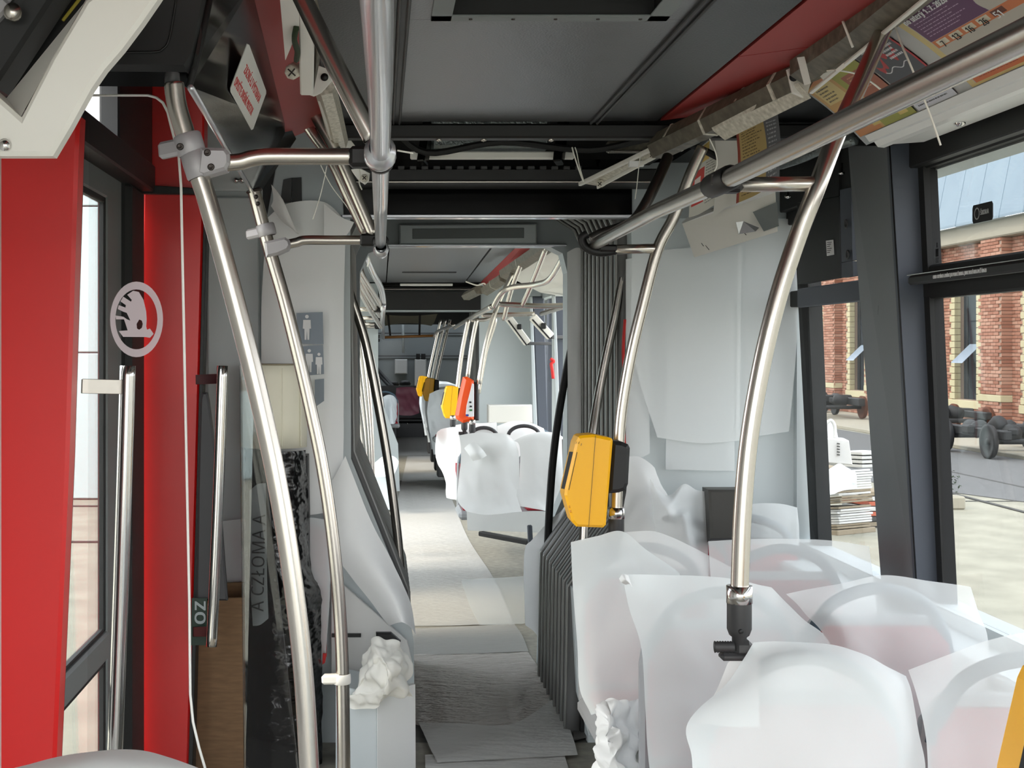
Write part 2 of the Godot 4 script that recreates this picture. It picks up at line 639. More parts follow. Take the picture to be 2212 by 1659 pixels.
func shell() -> void:
	var st := S()
	bx(st, -0.86, 1.64, -0.12, 0.0, -2.0, 5.3, 0.0)
	bx(st, -0.86, 1.64, -0.12, 0.0, 6.5, 14.7, 0.0)
	bx(st, -0.86, 1.9, -0.12, 0.0, 15.9, 25.6, 0.0)
	struct("floor", "grey beige vinyl floor of the tram showing between paper sheets", "floor", st, M.floor)
	st = S()
	bx(st, -0.4, 1.3, -0.12, -0.004, 5.3, 6.5, 0.0)
	lathe(st, W(0.42, -0.004, 5.9), Vector3.UP, [[0.0, 0.003], [0.56, 0.003], [0.585, 0.0]], 48)
	bx(st, -0.4, 1.6, -0.12, -0.004, 14.7, 15.9, 0.0)
	struct("floor_joint", "dark round turntable plate in the floor under the first bellows", "floor", st, M.turntable)
	# right wall: sill height .776 under the glazing
	side_wall("wall_right", "pale lower wall and posts on the window side of the tram", 1.575, 1.66, -2.0, 5.4, [[-1.9, -0.6, 0.6, 2.2], [0.6, 4.25, 0.776, 2.01], [4.37, 5.26, 0.776, 1.99]], M.grey_pale)
	side_wall("wall_right_middle", "window side wall of the middle tram section", 1.58, 1.66, 6.4, 14.8, [[8.8, 10.7, 0.8, 2.0], [11.2, 12.6, 0.05, 2.0], [12.85, 14.2, 0.05, 2.0]], M.grey_pale)
	side_wall("wall_right_rear", "window side wall of the rear tram section", 1.86, 1.94, 15.8, 25.6, [[16.5, 19.0, 0.8, 2.0], [19.4, 22.0, 0.8, 2.0], [22.4, 24.8, 0.8, 2.0]], M.grey_pale)
	# left wall: cab window behind the camera, door, then the joint
	side_wall("wall_left", "door side wall of the front tram section", -0.82, -0.9, -2.0, 5.4, [[-1.9, 0.6, 0.6, 2.2], [3.2, 4.1, 0.0, 2.4], [4.1, 4.7, 0.0, 2.1]], M.lining)
	side_wall("wall_left_middle", "door side wall of the middle tram section", -0.82, -0.9, 6.4, 14.8, [[7.0, 8.2, 0.8, 2.05], [9.2, 12.4, 0.0, 2.05]], M.grey_pale)
	side_wall("wall_left_rear", "door side wall of the rear tram section", -0.62, -0.7, 15.8, 25.6, [[16.6, 18.8, 0.8, 2.0], [19.2, 21.0, 0.05, 2.0], [21.6, 24.6, 0.8, 2.0]], M.grey_pale)
	# front end: windscreen behind the camera
	st = S()
	bx(st, -0.9, 1.66, -0.1, 0.5, -2.0, -2.1, 0.0)
	bx(st, -0.9, 1.66, 2.3, 2.45, -2.0, -2.1, 0.0)
	bx(st, -0.9, -0.8, 0.5, 2.3, -2.0, -2.1, 0.0)
	bx(st, 1.56, 1.66, 0.5, 2.3, -2.0, -2.1, 0.0)
	struct("wall_front", "cab end wall with the windscreen opening behind the viewpoint", "wall", st, M.lining)
	# roof over all sections, open at the hatch
	st = S()
	bx(st, -0.9, 1.66, 2.45, 2.55, -2.1, 6.5, 0.0)
	bx(st, -0.9, 1.66, 2.45, 2.55, 6.5, 14.7, 0.0)
	bx(st, -0.9, 1.94, 2.45, 2.55, 14.7, 25.6, 0.0)
	struct("roof", "outer roof of the tram above the ceiling panels", "roof", st, M.charcoal)

# articulation between two sections: frames, floor plate and rubber bellows
func joint(d0: float, d1: float, near: bool) -> void:
	var xo := 0.0
	var prof := [Vector2(0.09, 0.0), Vector2(0.075, 0.55), Vector2(-0.14, 1.10), Vector2(-0.155, 1.93), Vector2(-0.10, 2.08), Vector2(0.0, 2.14), Vector2(0.82, 2.14), Vector2(0.915, 2.08), Vector2(0.955, 1.96), Vector2(0.955, 0.84), Vector2(0.765, 0.57), Vector2(0.755, 0.0)]
	if not near:
		prof = [Vector2(-0.10, 0.0), Vector2(-0.11, 0.55), Vector2(-0.12, 1.10), Vector2(-0.12, 1.93), Vector2(-0.08, 2.08), Vector2(0.0, 2.14), Vector2(0.95, 2.14), Vector2(1.0, 2.08), Vector2(1.04, 1.96), Vector2(1.04, 0.84), Vector2(1.03, 0.57), Vector2(1.02, 0.0)]
	var root := thing("bellows", "dark grey pleated rubber bellows round the gangway nearest the camera" if near else "dark rubber bellows round the far second gangway", "bellows", W(0.42 + xo, 0, (d0 + d1) * 0.5))
	var folds := 9 if near else 6
	for k in folds:
		var d := lerpf(d0 + 0.16, d1 - 0.14, float(k) / (folds - 1))
		var pts := []
		for p in prof:
			pts.append(W(p.x + xo, p.y, d))
		var st := S(true)
		tube(st, dense(pts, 0.09), 0.04, 8, true, 1.0, 1.0)
		var fo := part(root, "fold", st, M.bellow)
		var inn := []
		for p in prof:
			var c := Vector2(0.42, 1.0)
			var v: Vector2 = p - c
			inn.append(W(c.x + v.x - signf(v.x) * 0.033 + xo, p.y - (0.033 if p.y > 2.0 else 0.0), d - 0.018))
		st = S(true)
		tube(st, dense(inn, 0.12), 0.0075, 6)
		sub(fo, "crest_strip", st, M.crest)
	# outer skin behind the pleats
	var st2 := S()
	for i in prof.size() - 1:
		var a: Vector2 = prof[i]
		var b: Vector2 = prof[i + 1]
		var ca := (a - Vector2(0.42, 1.0)) * 1.06 + Vector2(0.42 + xo, 1.0)
		var cb := (b - Vector2(0.42, 1.0)) * 1.06 + Vector2(0.42 + xo, 1.0)
		slab(st2, W(ca.x, ca.y, d0 + 0.1), W(cb.x, cb.y, d0 + 0.1), W(cb.x, cb.y, d1 - 0.05), W(ca.x, ca.y, d1 - 0.05), Vector3((ca.x - 0.42 - xo) * 0.05, (ca.y - 1.0) * 0.05, 0))
	part(root, "outer_skin", st2, M.rubber)
	# far frame of the joint (the light grey arch with the blank display)
	var inner := [Vector2(0.135, 0.0), Vector2(0.115, 0.50), Vector2(-0.10, 1.02), Vector2(-0.10, 1.86), Vector2(-0.06, 1.95), Vector2(0.04, 1.985), Vector2(0.78, 1.985), Vector2(0.85, 1.95), Vector2(0.872, 1.86), Vector2(0.872, 0.86), Vector2(0.77, 0.62), Vector2(0.745, 0.0)]
	if not near:
		inner = prof.map(func(p): return Vector2((p.x - 0.46) * 0.97 + 0.46, minf(p.y, 1.93)))
	var st := S()
	for i in inner.size() - 1:
		var a: Vector2 = inner[i] + Vector2(xo, 0)
		var b: Vector2 = inner[i + 1] + Vector2(xo, 0)
		var oa := Vector2((prof[i].x - 0.42) * 1.14 + 0.42 + xo, (prof[i].y - 1.0) * 1.12 + 1.0)
		var ob := Vector2((prof[i + 1].x - 0.42) * 1.14 + 0.42 + xo, (prof[i + 1].y - 1.0) * 1.12 + 1.0)
		slab(st, W(a.x, a.y, d1), W(b.x, b.y, d1), W(ob.x, ob.y, d1), W(oa.x, oa.y, d1), Vector3(0, 0, -0.16))
	struct("trim_gangway" if near else "trim_gangway_far", "grey arch frame at the far end of the near bellows" if near else "grey arch frame beyond the second bellows", "frame", st, M.grey)
	# closing walls above and beside the arch
	st = S()
	var xr := 1.66 if near else 1.94
	bx(st, -0.9, -0.2 + xo, -0.1, 2.45, d1 + 0.02, d1 + 0.1, 0.0)
	bx(st, 1.06 + xo, xr, -0.1, 2.45, d1 + 0.02, d1 + 0.1, 0.0)
	bx(st, -0.9, xr, 2.16, 2.45, d1 + 0.02, d1 + 0.1, 0.0)
	struct("wall_joint" if near else "wall_joint_far", "end wall of the middle section round the near gangway" if near else "end wall of the rear section round the far gangway", "wall", st, M.grey_pale)
	# the enclosed space over the bellows
	st = S()
	bx(st, -0.9, -0.24 + xo, -0.1, 2.45, d0 + 0.1, d1, 0.0)
	bx(st, 1.08 + xo, xr, -0.1, 2.45, d0 + 0.1, d1, 0.0)
	bx(st, -0.9, xr, 2.24, 2.45, d0 + 0.1, d1, 0.0)
	struct("partition_joint" if near else "partition_joint_far", "dark filled space round the near bellows" if near else "dark filled space round the far bellows", "partition", st, M.dark)

func dense(pts: Array, step: float) -> Array:
	var out := []
	for i in pts.size() - 1:
		var a: Vector3 = pts[i]
		var b: Vector3 = pts[i + 1]
		var n := maxi(1, int(a.distance_to(b) / step))
		for k in n:
			out.append(a.lerp(b, float(k) / n))
	out.append(pts[pts.size() - 1])
	return out

func ceiling_parts() -> void:
	# section nearest the camera: centre panel with a hatch hole, outer panels, cover strips
	var y := 2.205
	var st := S()
	bx(st, 0.055, 0.66, y, y + 0.012, -2.0, 2.22, 0.002)
	bx(st, 0.055, 0.66, y, y + 0.012, 2.966, 4.3, 0.002)
	bx(st, 0.055, 0.106, y, y + 0.012, 2.22, 2.966, 0.0)
	bx(st, 0.61, 0.66, y, y + 0.012, 2.22, 2.966, 0.0)
	var c := struct("ceiling", "dark grey satin metal ceiling panel with an open hatch", "ceiling", st, M.ceil)
	st = S()
	bx(st, 0.106, 0.61, y - 0.004, y, 2.92, 2.966, 0.001)
	bx(st, 0.106, 0.15, y - 0.004, y, 2.22, 2.966, 0.001)
	bx(st, 0.566, 0.61, y - 0.004, y, 2.22, 2.966, 0.001)
	bx(st, 0.106, 0.61, y - 0.004, y, 2.22, 2.26, 0.001)
	sub(c, "hatch_rim", st, M.grey_mid)
	st = S()
	bx(st, 0.13, 0.14, y, 2.4, 2.24, 2.94, 0.0)
	bx(st, 0.576, 0.586, y, 2.4, 2.24, 2.94, 0.0)
	bx(st, 0.13, 0.586, y, 2.4, 2.93, 2.94, 0.0)
	bx(st, 0.13, 0.586, 2.39, 2.4, 2.24, 2.94, 0.0)
	sub(c, "hatch_well", st, M.dark)
	for xx in [0.19, 0.28, 0.37, 0.46, 0.55]:
		st = S(true)
		lathe(st, W(xx, y - 0.004, 2.945), Vector3.DOWN, [[0.004, 0.0], [0.004, 0.002], [0.0, 0.003]], 10)
		sub(c, "screw", st, M.screw)
	st = S()
	bx(st, 0.67, 0.855, y + 0.002, y + 0.014, -2.0, 4.3, 0.002)
	struct("ceiling_side", "dark ceiling strip beside the red cove on the window side", "ceiling", st, M.ceil_dark)
	st = S()
	bx(st, -0.15, 0.035, y + 0.002, y + 0.014, -2.0, 4.3, 0.002)
	struct("ceiling_side_door", "dark ceiling strip beside the red cove on the door side", "ceiling", st, M.ceil_dark)
	for e in [[0.655, "window"], [0.045, "door"]]:
		st = S()
		bx(st, e[0] - 0.011, e[0] - 0.003, y - 0.012, y, -2.0, 4.29, 0.003)
		bx(st, e[0] + 0.008, e[0] + 0.016, y - 0.012, y, -2.0, 4.29, 0.003)
		bx(st, e[0] - 0.004, e[0] + 0.009, y - 0.004, y, -2.0, 4.29, 0.001)
		single("trim_1" if e[1] == "door" else "trim_2", "thin double cover strip along the ceiling panel on the %s side" % e[1], "trim", st, M.charcoal, Vector3.ZERO).set_meta("kind", "structure")
	# red coves
	for e in [[-2.0, 3.34, "nearer length of red cove on the window side, before its joint"], [3.347, 4.28, "farther length of red cove on the window side, ending at the cavity"]]:
		st = S()
		slab(st, W(0.861, y, e[0]), W(1.12, y + 0.035, e[0]), W(1.12, y + 0.035, e[1]), W(0.861, y, e[1]), Vector3(0.004, 0.012, 0))
		single("cove_panel", e[2], "cove panel", st, M.red_cove, Vector3.ZERO)
	st = S()
	slab(st, W(-0.153, y, -2.0), W(-0.40, y - 0.11, -2.0), W(-0.34, y - 0.08, 4.28), W(-0.153, y, 4.28), Vector3(-0.004, 0.012, 0))
	single("cove_panel", "narrow red cove panel above the glossy black door cover", "cove panel", st, M.red_cove, Vector3.ZERO)
	# cavity between the ceiling and the bulkhead
	st = S()
	bx(st, -0.2, 1.5, 2.155, 2.2, 4.3, 4.36, 0.006)
	bx(st, -0.2, 1.5, 2.175, 2.2, 4.4, 4.44, 0.006)
	var cav := single("crossbeam", "black crossbeam at the far edge of the open ceiling", "beam", st, M.black, Vector3.ZERO)
	for xx in [0.18, 0.32, 0.53]:
		st = S(true)
		lathe(st, W(xx, 2.155, 4.33), Vector3(0, -1, 0), [[0.009, 0.0], [0.009, 0.005], [0.0, 0.008]], 12)
		sub(cav, "bolt", st, M.steel)
	var duct := thing("air_duct", "foil faced duct crossing the open ceiling cavity", "duct", W(0.36, 2.2, 4.8))
	st = S()
	bx(st, 0.17, 0.575, 2.185, 2.32, 4.72, 4.95, 0.01)
	part(duct, "duct_body", st, M.foil)
	st = S()
	bx(st, 0.1, 0.66, 2.150, 2.176, 4.735, 4.76, 0.004)
	part(duct, "torn_insulation", st, M.white)
	for xx in [0.14, 0.60]:
		st = S()
		bar(st, W(xx, 2.13, 4.7), W(xx + 0.03, 2.32, 4.76), 0.03, 0.04, 0.004)
		part(duct, "hanger", st, M.black_gloss)
	var tray := thing("cable_tray", "black toothed cable tray with thin bright edge under the duct", "cable tray", W(0.36, 2.1, 5.0))
	st = S()
	bx(st, -0.15, 1.0, 2.10, 2.145, 4.95, 5.2, 0.004)
	part(tray, "tray", st, M.black)
	st = S()
	bx(st, -0.15, 1.0, 2.094, 2.099, 4.94, 4.95, 0.001)
	part(tray, "bright_edge", st, M.steel)
	for k in 16:
		st = S()
		bx(st, 0.06 + k * 0.042, 0.084 + k * 0.042, 2.14, 2.152, 4.93, 4.95, 0.002)
		part(tray, "tooth", st, M.charcoal)
	st = S()
	tube(st, cr([W(0.03, 2.25, 4.6), W(0.15, 2.16, 4.65), W(0.4, 2.19, 4.62), W(0.7, 2.17, 4.66), W(0.95, 2.2, 4.6), W(1.2, 2.12, 4.7)]), 0.012, 8)
	single("cable", "thick black cable sagging across the open ceiling cavity", "cable", st, M.rubber, Vector3.ZERO)
	var strap := thing("bracket", "brown metal bracket in the open ceiling cavity by the lamp rail", "bracket", W(0.83, 2.15, 4.7))
	st = S()
	bx(st, 0.76, 0.96, 2.165, 2.20, 4.66, 4.70, 0.004)
	part(strap, "plate", st, M.lamp)
	st = S()
	bx(st, 0.76, 0.95, 2.158, 2.166, 4.64, 4.66, 0.002)
	part(strap, "lip", st, M.steel)

func bulkheads() -> void:
	# black header over the gangway
	var hd := thing("header_panel", "wide glossy black panel above the gangway", "panel", W(0.5, 2.1, 5.3))
	var st := S()
	bx(st, 0.02, 0.955, 2.012, 2.185, 5.28, 5.31, 0.003)
	part(hd, "black_face", st, M.black_gloss)
	st = S()
	bx(st, -0.16, 1.0, 1.999, 2.012, 5.26, 5.33, 0.003)
	part(hd, "bright_strip", st, M.film_steel)
	st = S()
	bx(st, -0.45, 0.03, 2.012, 2.3, 5.29, 5.31, 0.003)
	part(hd, "dark_backing", st, M.dark)
	# display box on the far arch
	var dp := thing("display_panel", "grey blank display box on the arch over the aisle", "display", P(1012, 506, 6.46))
	st = S()
	prism(st, PD([[863, 485], [1160, 483], [1160, 527], [863, 528]], 6.44), Vector3(0, 0, -0.04), 0.006)
	part(dp, "case", st, M.grey_pale)
	st = S()
	prism(st, PD([[891, 494], [1132, 492], [1132, 514], [891, 516]], 6.436), Vector3(0, 0, -0.01), 0.002)
	part(dp, "screen", st, M.grey_mid)
	st = S()
	bx(st, -0.07, 0.86, 1.978, 1.986, 6.42, 6.5, 0.002)
	single("edge_strip", "bright film wrapped strip under the display box", "strip", st, M.film_steel, Vector3.ZERO)
	# right bulkhead
	st = S()
	prism(st, [W(0.955, 2.0, 5.3), W(1.66, 2.2, 5.3), W(1.66, -0.05, 5.3), W(0.79, -0.05, 5.3), W(0.80, 0.57, 5.3), W(0.97, 0.84, 5.3)], Vector3(0, 0, -0.1))
	struct("wall_end_window", "pale end bulkhead on the window side of the gangway", "bulkhead", st, M.grey_pale)
	st = S()
	prism(st, [W(0.955, 2.0, 5.29), W(0.955, 2.2, 5.29), W(1.60, 2.28, 5.29), W(1.60, 2.0, 5.29)], Vector3(0, 0, -0.1))
	struct("wall_end_upper", "grey upper panel of the bulkhead behind the window side rail", "bulkhead", st, M.grey)
	# left bulkhead
	st = S()
	prism(st, [W(-0.12, 2.3, 5.3), W(-0.9, 2.3, 5.3), W(-0.9, -0.05, 5.3), W(0.13, -0.05, 5.3), W(0.125, 0.38, 5.3), W(0.095, 0.55, 5.3), W(-0.115, 1.08, 5.3)], Vector3(0, 0, -0.1))
	struct("wall_end_door", "pale end bulkhead on the door side of the gangway", "bulkhead", st, M.grey_pale)
	# near frame edge of the bellows
	st = S()
	tube(st, [W(-0.13, 1.9, 5.36), W(-0.125, 1.08, 5.36), W(0.09, 0.55, 5.36), W(0.11, 0.0, 5.36)], 0.014, 8)
	single("frame_profile", "dark grey profile edging the gangway on the door side", "profile", st, M.charcoal, Vector3.ZERO)
	# paper sheets on the right bulkhead
	var k := 0
	for q in [
		[[[1365, 545], [1500, 535], [1602, 530]], [[1368, 760], [1500, 750], [1600, 748]], [[1420, 945], [1510, 957], [1598, 952]], "large paper sheet taped to the bulkhead, uppermost layer behind the pole with the yellow box", 5.24],
		[[[1440, 640], [1510, 640], [1586, 640]], [[1440, 830], [1510, 830], [1586, 830]], [[1438, 1014], [1510, 1016], [1587, 1017]], "long narrow paper sheet hanging under the large bulkhead sheet", 5.27],
		[[[1595, 500], [1660, 480], [1722, 470]], [[1592, 720], [1660, 720], [1722, 720]], [[1590, 945], [1650, 940], [1705, 932]], "paper sheet on the bulkhead beside the window frame", 5.255],
		[[[1352, 560], [1378, 555], [1400, 550]], [[1352, 750], [1378, 750], [1402, 750]], [[1352, 985], [1378, 990], [1404, 980]], "narrow translucent film strip along the bellows edge of the bulkhead", 5.25]]:
		var rows := []
		for r in 3:
			var row := []
			for c in q[r]:
				row.append([c[0], c[1], q[4]])
			rows.append(row)
		single("paper_sheet", q[3], "paper sheet", psheet(rows, 8, 8, 0.006, 3.0, 70 + k, 0.4), M.paper, Vector3.ZERO, "")
		k += 1
	# draped paper sloping over the wheel box right of the bellows
	single("paper_drape", "creased paper draped over the wheel box below the bulkhead sheets", "paper sheet", psheet([
		[[1360, 985, 5.2], [1385, 985, 5.2], [1415, 1010, 5.18]],
		[[1350, 1070, 5.15], [1400, 1060, 5.1], [1450, 1080, 5.1]],
		[[1330, 1140, 5.1], [1400, 1130, 5.0], [1480, 1150, 5.0]],
		[[1300, 1230, 5.0], [1400, 1220, 4.95], [1500, 1230, 4.95]]], 8, 8, 0.02, 5.0, 81, 0.7), M.paper_thick, Vector3.ZERO)
	# lower right: wheel box below the bulkhead beside the bellows
	st = S()
	prism(st, [P(1236, 1270, 5.25), P(1400, 1270, 5.25), P(1400, 1640, 5.25), P(1272, 1590, 5.25), P(1248, 1500, 5.25)], Vector3(0, 0, -0.05), 0.004)
	single("skirt_panel", "pale skirt panel at floor level beside the bellows", "panel", st, M.grey_pale, Vector3.ZERO)
	# red and white edge of taped film by the bellows
	st = S()
	tube(st, cr(PD([[1350, 690], [1346, 760], [1350, 850], [1347, 930], [1352, 985]], 5.26)), 0.008, 8, true, 0.6, 1.6)
	single("barrier_tape", "wrinkled red and white tape along the bulkhead edge", "tape", st, M.red_print, Vector3.ZERO)
	# ---- left bulkhead sheets
	st = S()
	prism(st, PD([[448, 425], [548, 425], [560, 445], [562, 1150], [448, 1150]], 5.27), Vector3(0, 0, -0.02), 0.006)
	single("wall_panel", "smooth grey panel between the red post and the papered bulkhead", "panel", st, M.grey_pale, Vector3.ZERO)
	st = S()
	prism(st, PD([[440, 262], [560, 262], [600, 330], [560, 412], [440, 412]], 5.24), Vector3(0, 0, -0.02), 0.006)
	var up := single("lintel_panel", "pale lintel panel with a bolt under the glossy black cover", "panel", st, M.grey_pale, Vector3.ZERO)
	for xx in [510, 523]:
		st = S(true)
		lathe(st, P(xx, 390, 5.24), Vector3(0, 0, 1), [[0.012, 0.0], [0.011, 0.012], [0.0, 0.016]], 12)
		sub(up, "bolt", st, M.chrome)
	st = S()
	prism(st, PD([[610, 283], [735, 283], [742, 470], [742, 560], [600, 560], [576, 470]], 5.26), Vector3(0, 0, -0.02), 0.004)
	var gp := single("upper_panel", "grey upper bulkhead panel with a black slot beside the rail ends", "panel", st, M.grey, Vector3.ZERO)
	st = S()
	prism(st, PD([[631, 384], [651, 383], [652, 437], [630, 437]], 5.252), Vector3(0, 0, -0.008), 0.001)
	sub(gp, "slot", st, M.black)
	st = S()
	prism(st, PD([[612, 388], [630, 384], [629, 437], [606, 437]], 5.252), Vector3(0, 0, -0.006), 0.001)
	sub(gp, "slot_flap", st, M.charcoal)
	single("paper_sheet", "tall white paper sheet covering the door side bulkhead below the black slot", "paper sheet", psheet([
		[[578, 470, 5.22], [620, 440, 5.22], [700, 436, 5.23], [748, 480, 5.24]],
		[[566, 620, 5.21], [620, 600, 5.2], [700, 600, 5.21], [744, 600, 5.24]],
		[[564, 800, 5.22], [620, 800, 5.2], [700, 800, 5.2], [743, 800, 5.24]],
		[[566, 1000, 5.22], [620, 1000, 5.2], [700, 1000, 5.2], [742, 985, 5.24]],
		[[570, 1130, 5.22], [620, 1120, 5.2], [690, 1110, 5.2], [741, 1100, 5.24]]], 8, 8, 0.008, 3.5, 90, 0.5), M.paper_thick, Vector3.ZERO)
	single("paper_curl", "curled corner of masking paper poking out by the second pole", "paper sheet", psheet([
		[[586, 398, 5.12], [598, 412, 5.1], [612, 432, 5.1]],
		[[590, 430, 5.14], [615, 470, 5.14], [640, 500, 5.16]],
		[[585, 445, 5.18], [610, 478, 5.18], [645, 505, 5.19]]], 6, 6, 0.004, 6.0, 93, 0.4), M.paper_thick, Vector3.ZERO)
	single("paper_corner", "loose flap of paper beside the gangway arch under the rail ends", "paper sheet", psheet([
		[[700, 440, 5.18], [735, 468, 5.16], [765, 480, 5.14]],
		[[700, 480, 5.18], [730, 490, 5.17], [756, 498, 5.16]],
		[[700, 520, 5.19], [725, 518, 5.19], [745, 512, 5.18]]], 6, 6, 0.004, 5.0, 94, 0.4), M.paper_thick, Vector3.ZERO)
	# pictogram notice
	var nt := thing("pictogram_notice", "grey notice with white standing figures under film behind the second pole", "notice", P(680, 780, 5.16))
	st = S()
	prism(st, PD([[640, 676], [697, 674], [699, 744], [645, 742]], 5.165), Vector3(0, 0, -0.004), 0.0)
	prism(st, PD([[650, 748], [698, 745], [700, 808], [655, 812]], 5.165), Vector3(0, 0, -0.004), 0.0)
	prism(st, PD([[680, 820], [700, 818], [700, 866], [680, 880]], 5.165), Vector3(0, 0, -0.004), 0.0)
	part(nt, "printed_field", st, mat(Color(0.52, 0.56, 0.6), 0.5))
	st = S()
	figure(st, 663, 680, 54, 5.158)
	figure(st, 668, 754, 50, 5.158)
	figure(st, 689, 762, 46, 5.158)
	part(nt, "figure_symbol", st, M.print)
	# lower left: sloping film over the bellows shoulder, grey face, slot, bulge
	single("paper_drape", "bluish paper sloping along the bellows shoulder on the door side", "paper sheet", psheet([
		[[700, 1060, 5.2], [722, 1030, 5.2], [746, 985, 5.2]],
		[[705, 1160, 5.18], [760, 1140, 5.16], [800, 1120, 5.2]],
		[[745, 1230, 5.18], [800, 1215, 5.14], [850, 1215, 5.2]],
		[[800, 1300, 5.18], [850, 1290, 5.12], [884, 1290, 5.2]],
		[[840, 1352, 5.18], [872, 1345, 5.1], [900, 1370, 5.2]]], 8, 8, 0.01, 4.0, 95, 0.5), M.paper_thick, Vector3.ZERO)
	var bxp := thing("equipment_box", "pale box at the foot of the gangway wrapped in paper and film", "box", W(-0.1, 0.0, 5.1))
	st = S()
	prism(st, [P(725, 1480, 4.85), P(815, 1500, 4.85), P(815, 1690, 4.85), P(725, 1690, 4.85)], Vector3(0, 0, -0.28), 0.004)
	part(bxp, "front_face", st, M.grey_pale)
	st = S()
	slab(st, P(815, 1500, 4.85), P(897, 1478, 4.95), P(898, 1666, 4.95), P(815, 1690, 4.85), Vector3(-0.01, 0, -0.02))
	part(bxp, "side_face", st, M.paper_thick)
	st = S()
	prism(st, PD([[715, 1240], [880, 1385], [890, 1430], [715, 1480]], 5.23), Vector3(0, 0, -0.03), 0.003)
	part(bxp, "back_panel", st, M.lining)
	st = S()
	bx(st, -0.185, -0.075, 0.42, 0.432, 5.21, 5.23, 0.001)
	part(bxp, "seam", st, M.black)
	st = S()
	prism(st, PD([[812, 1368], [845, 1368], [866, 1386], [860, 1392], [814, 1388]], 5.1), Vector3(0, 0, -0.03), 0.004)
	single("black_ledge", "small black ledge just above the crumpled paper bundle", "ledge", st, M.black, Vector3.ZERO)
	st = S()
	prism(st, PD([[697, 1412], [706, 1412], [702, 1432], [696, 1436]], 5.05), Vector3(0, 0, -0.01), 0.001)
	single("red_tag", "tiny red tag between the black bundle and the pale box", "tag", st, M.red_print, Vector3.ZERO)
	single("paper_bundle", "crumpled yellowish white paper bundle stuffed on the pale box", "crumpled paper", psheet([
		[[770, 1440, 4.88], [790, 1385, 4.83], [822, 1372, 4.81], [870, 1385, 4.83], [892, 1420, 4.91]],
		[[768, 1465, 4.83], [800, 1420, 4.73], [835, 1420, 4.69], [870, 1430, 4.76], [893, 1450, 4.88]],
		[[752, 1490, 4.81], [800, 1475, 4.76], [835, 1460, 4.67], [872, 1470, 4.73], [892, 1485, 4.87]],
		[[750, 1505, 4.79], [790, 1505, 4.77], [835, 1500, 4.70], [870, 1500, 4.76], [890, 1508, 4.86]],
		[[752, 1535, 4.81], [800, 1540, 4.80], [825, 1530, 4.77], [858, 1512, 4.82], [886, 1500, 4.88]]], 12, 12, 0.04, 8.0, 97, 0.95), M.bundle, Vector3.ZERO)

# a standing figure of round head and rounded body, height h pixels at px x, top y
func figure(st: SurfaceTool, x: float, y: float, h: float, d: float) -> void:
	var u := h / 54.0
	prism(st, arc(P(x, y + 4 * u, d), Vector3(4 * u * d / F, 0, 0), Vector3(0, 4 * u * d / F, 0), 0, TAU * 0.95, 12), Vector3(0, 0, -0.002))
	prism(st, PD([[x - 8 * u, y + 11 * u], [x + 8 * u, y + 11 * u], [x + 9 * u, y + 30 * u], [x + 5.5 * u, y + 30 * u], [x + 5 * u, y + 54 * u], [x + 1 * u, y + 54 * u], [x, y + 34 * u], [x - 1 * u, y + 54 * u], [x - 5 * u, y + 54 * u], [x - 5.5 * u, y + 30 * u], [x - 9 * u, y + 30 * u]], d), Vector3(0, 0, -0.002))

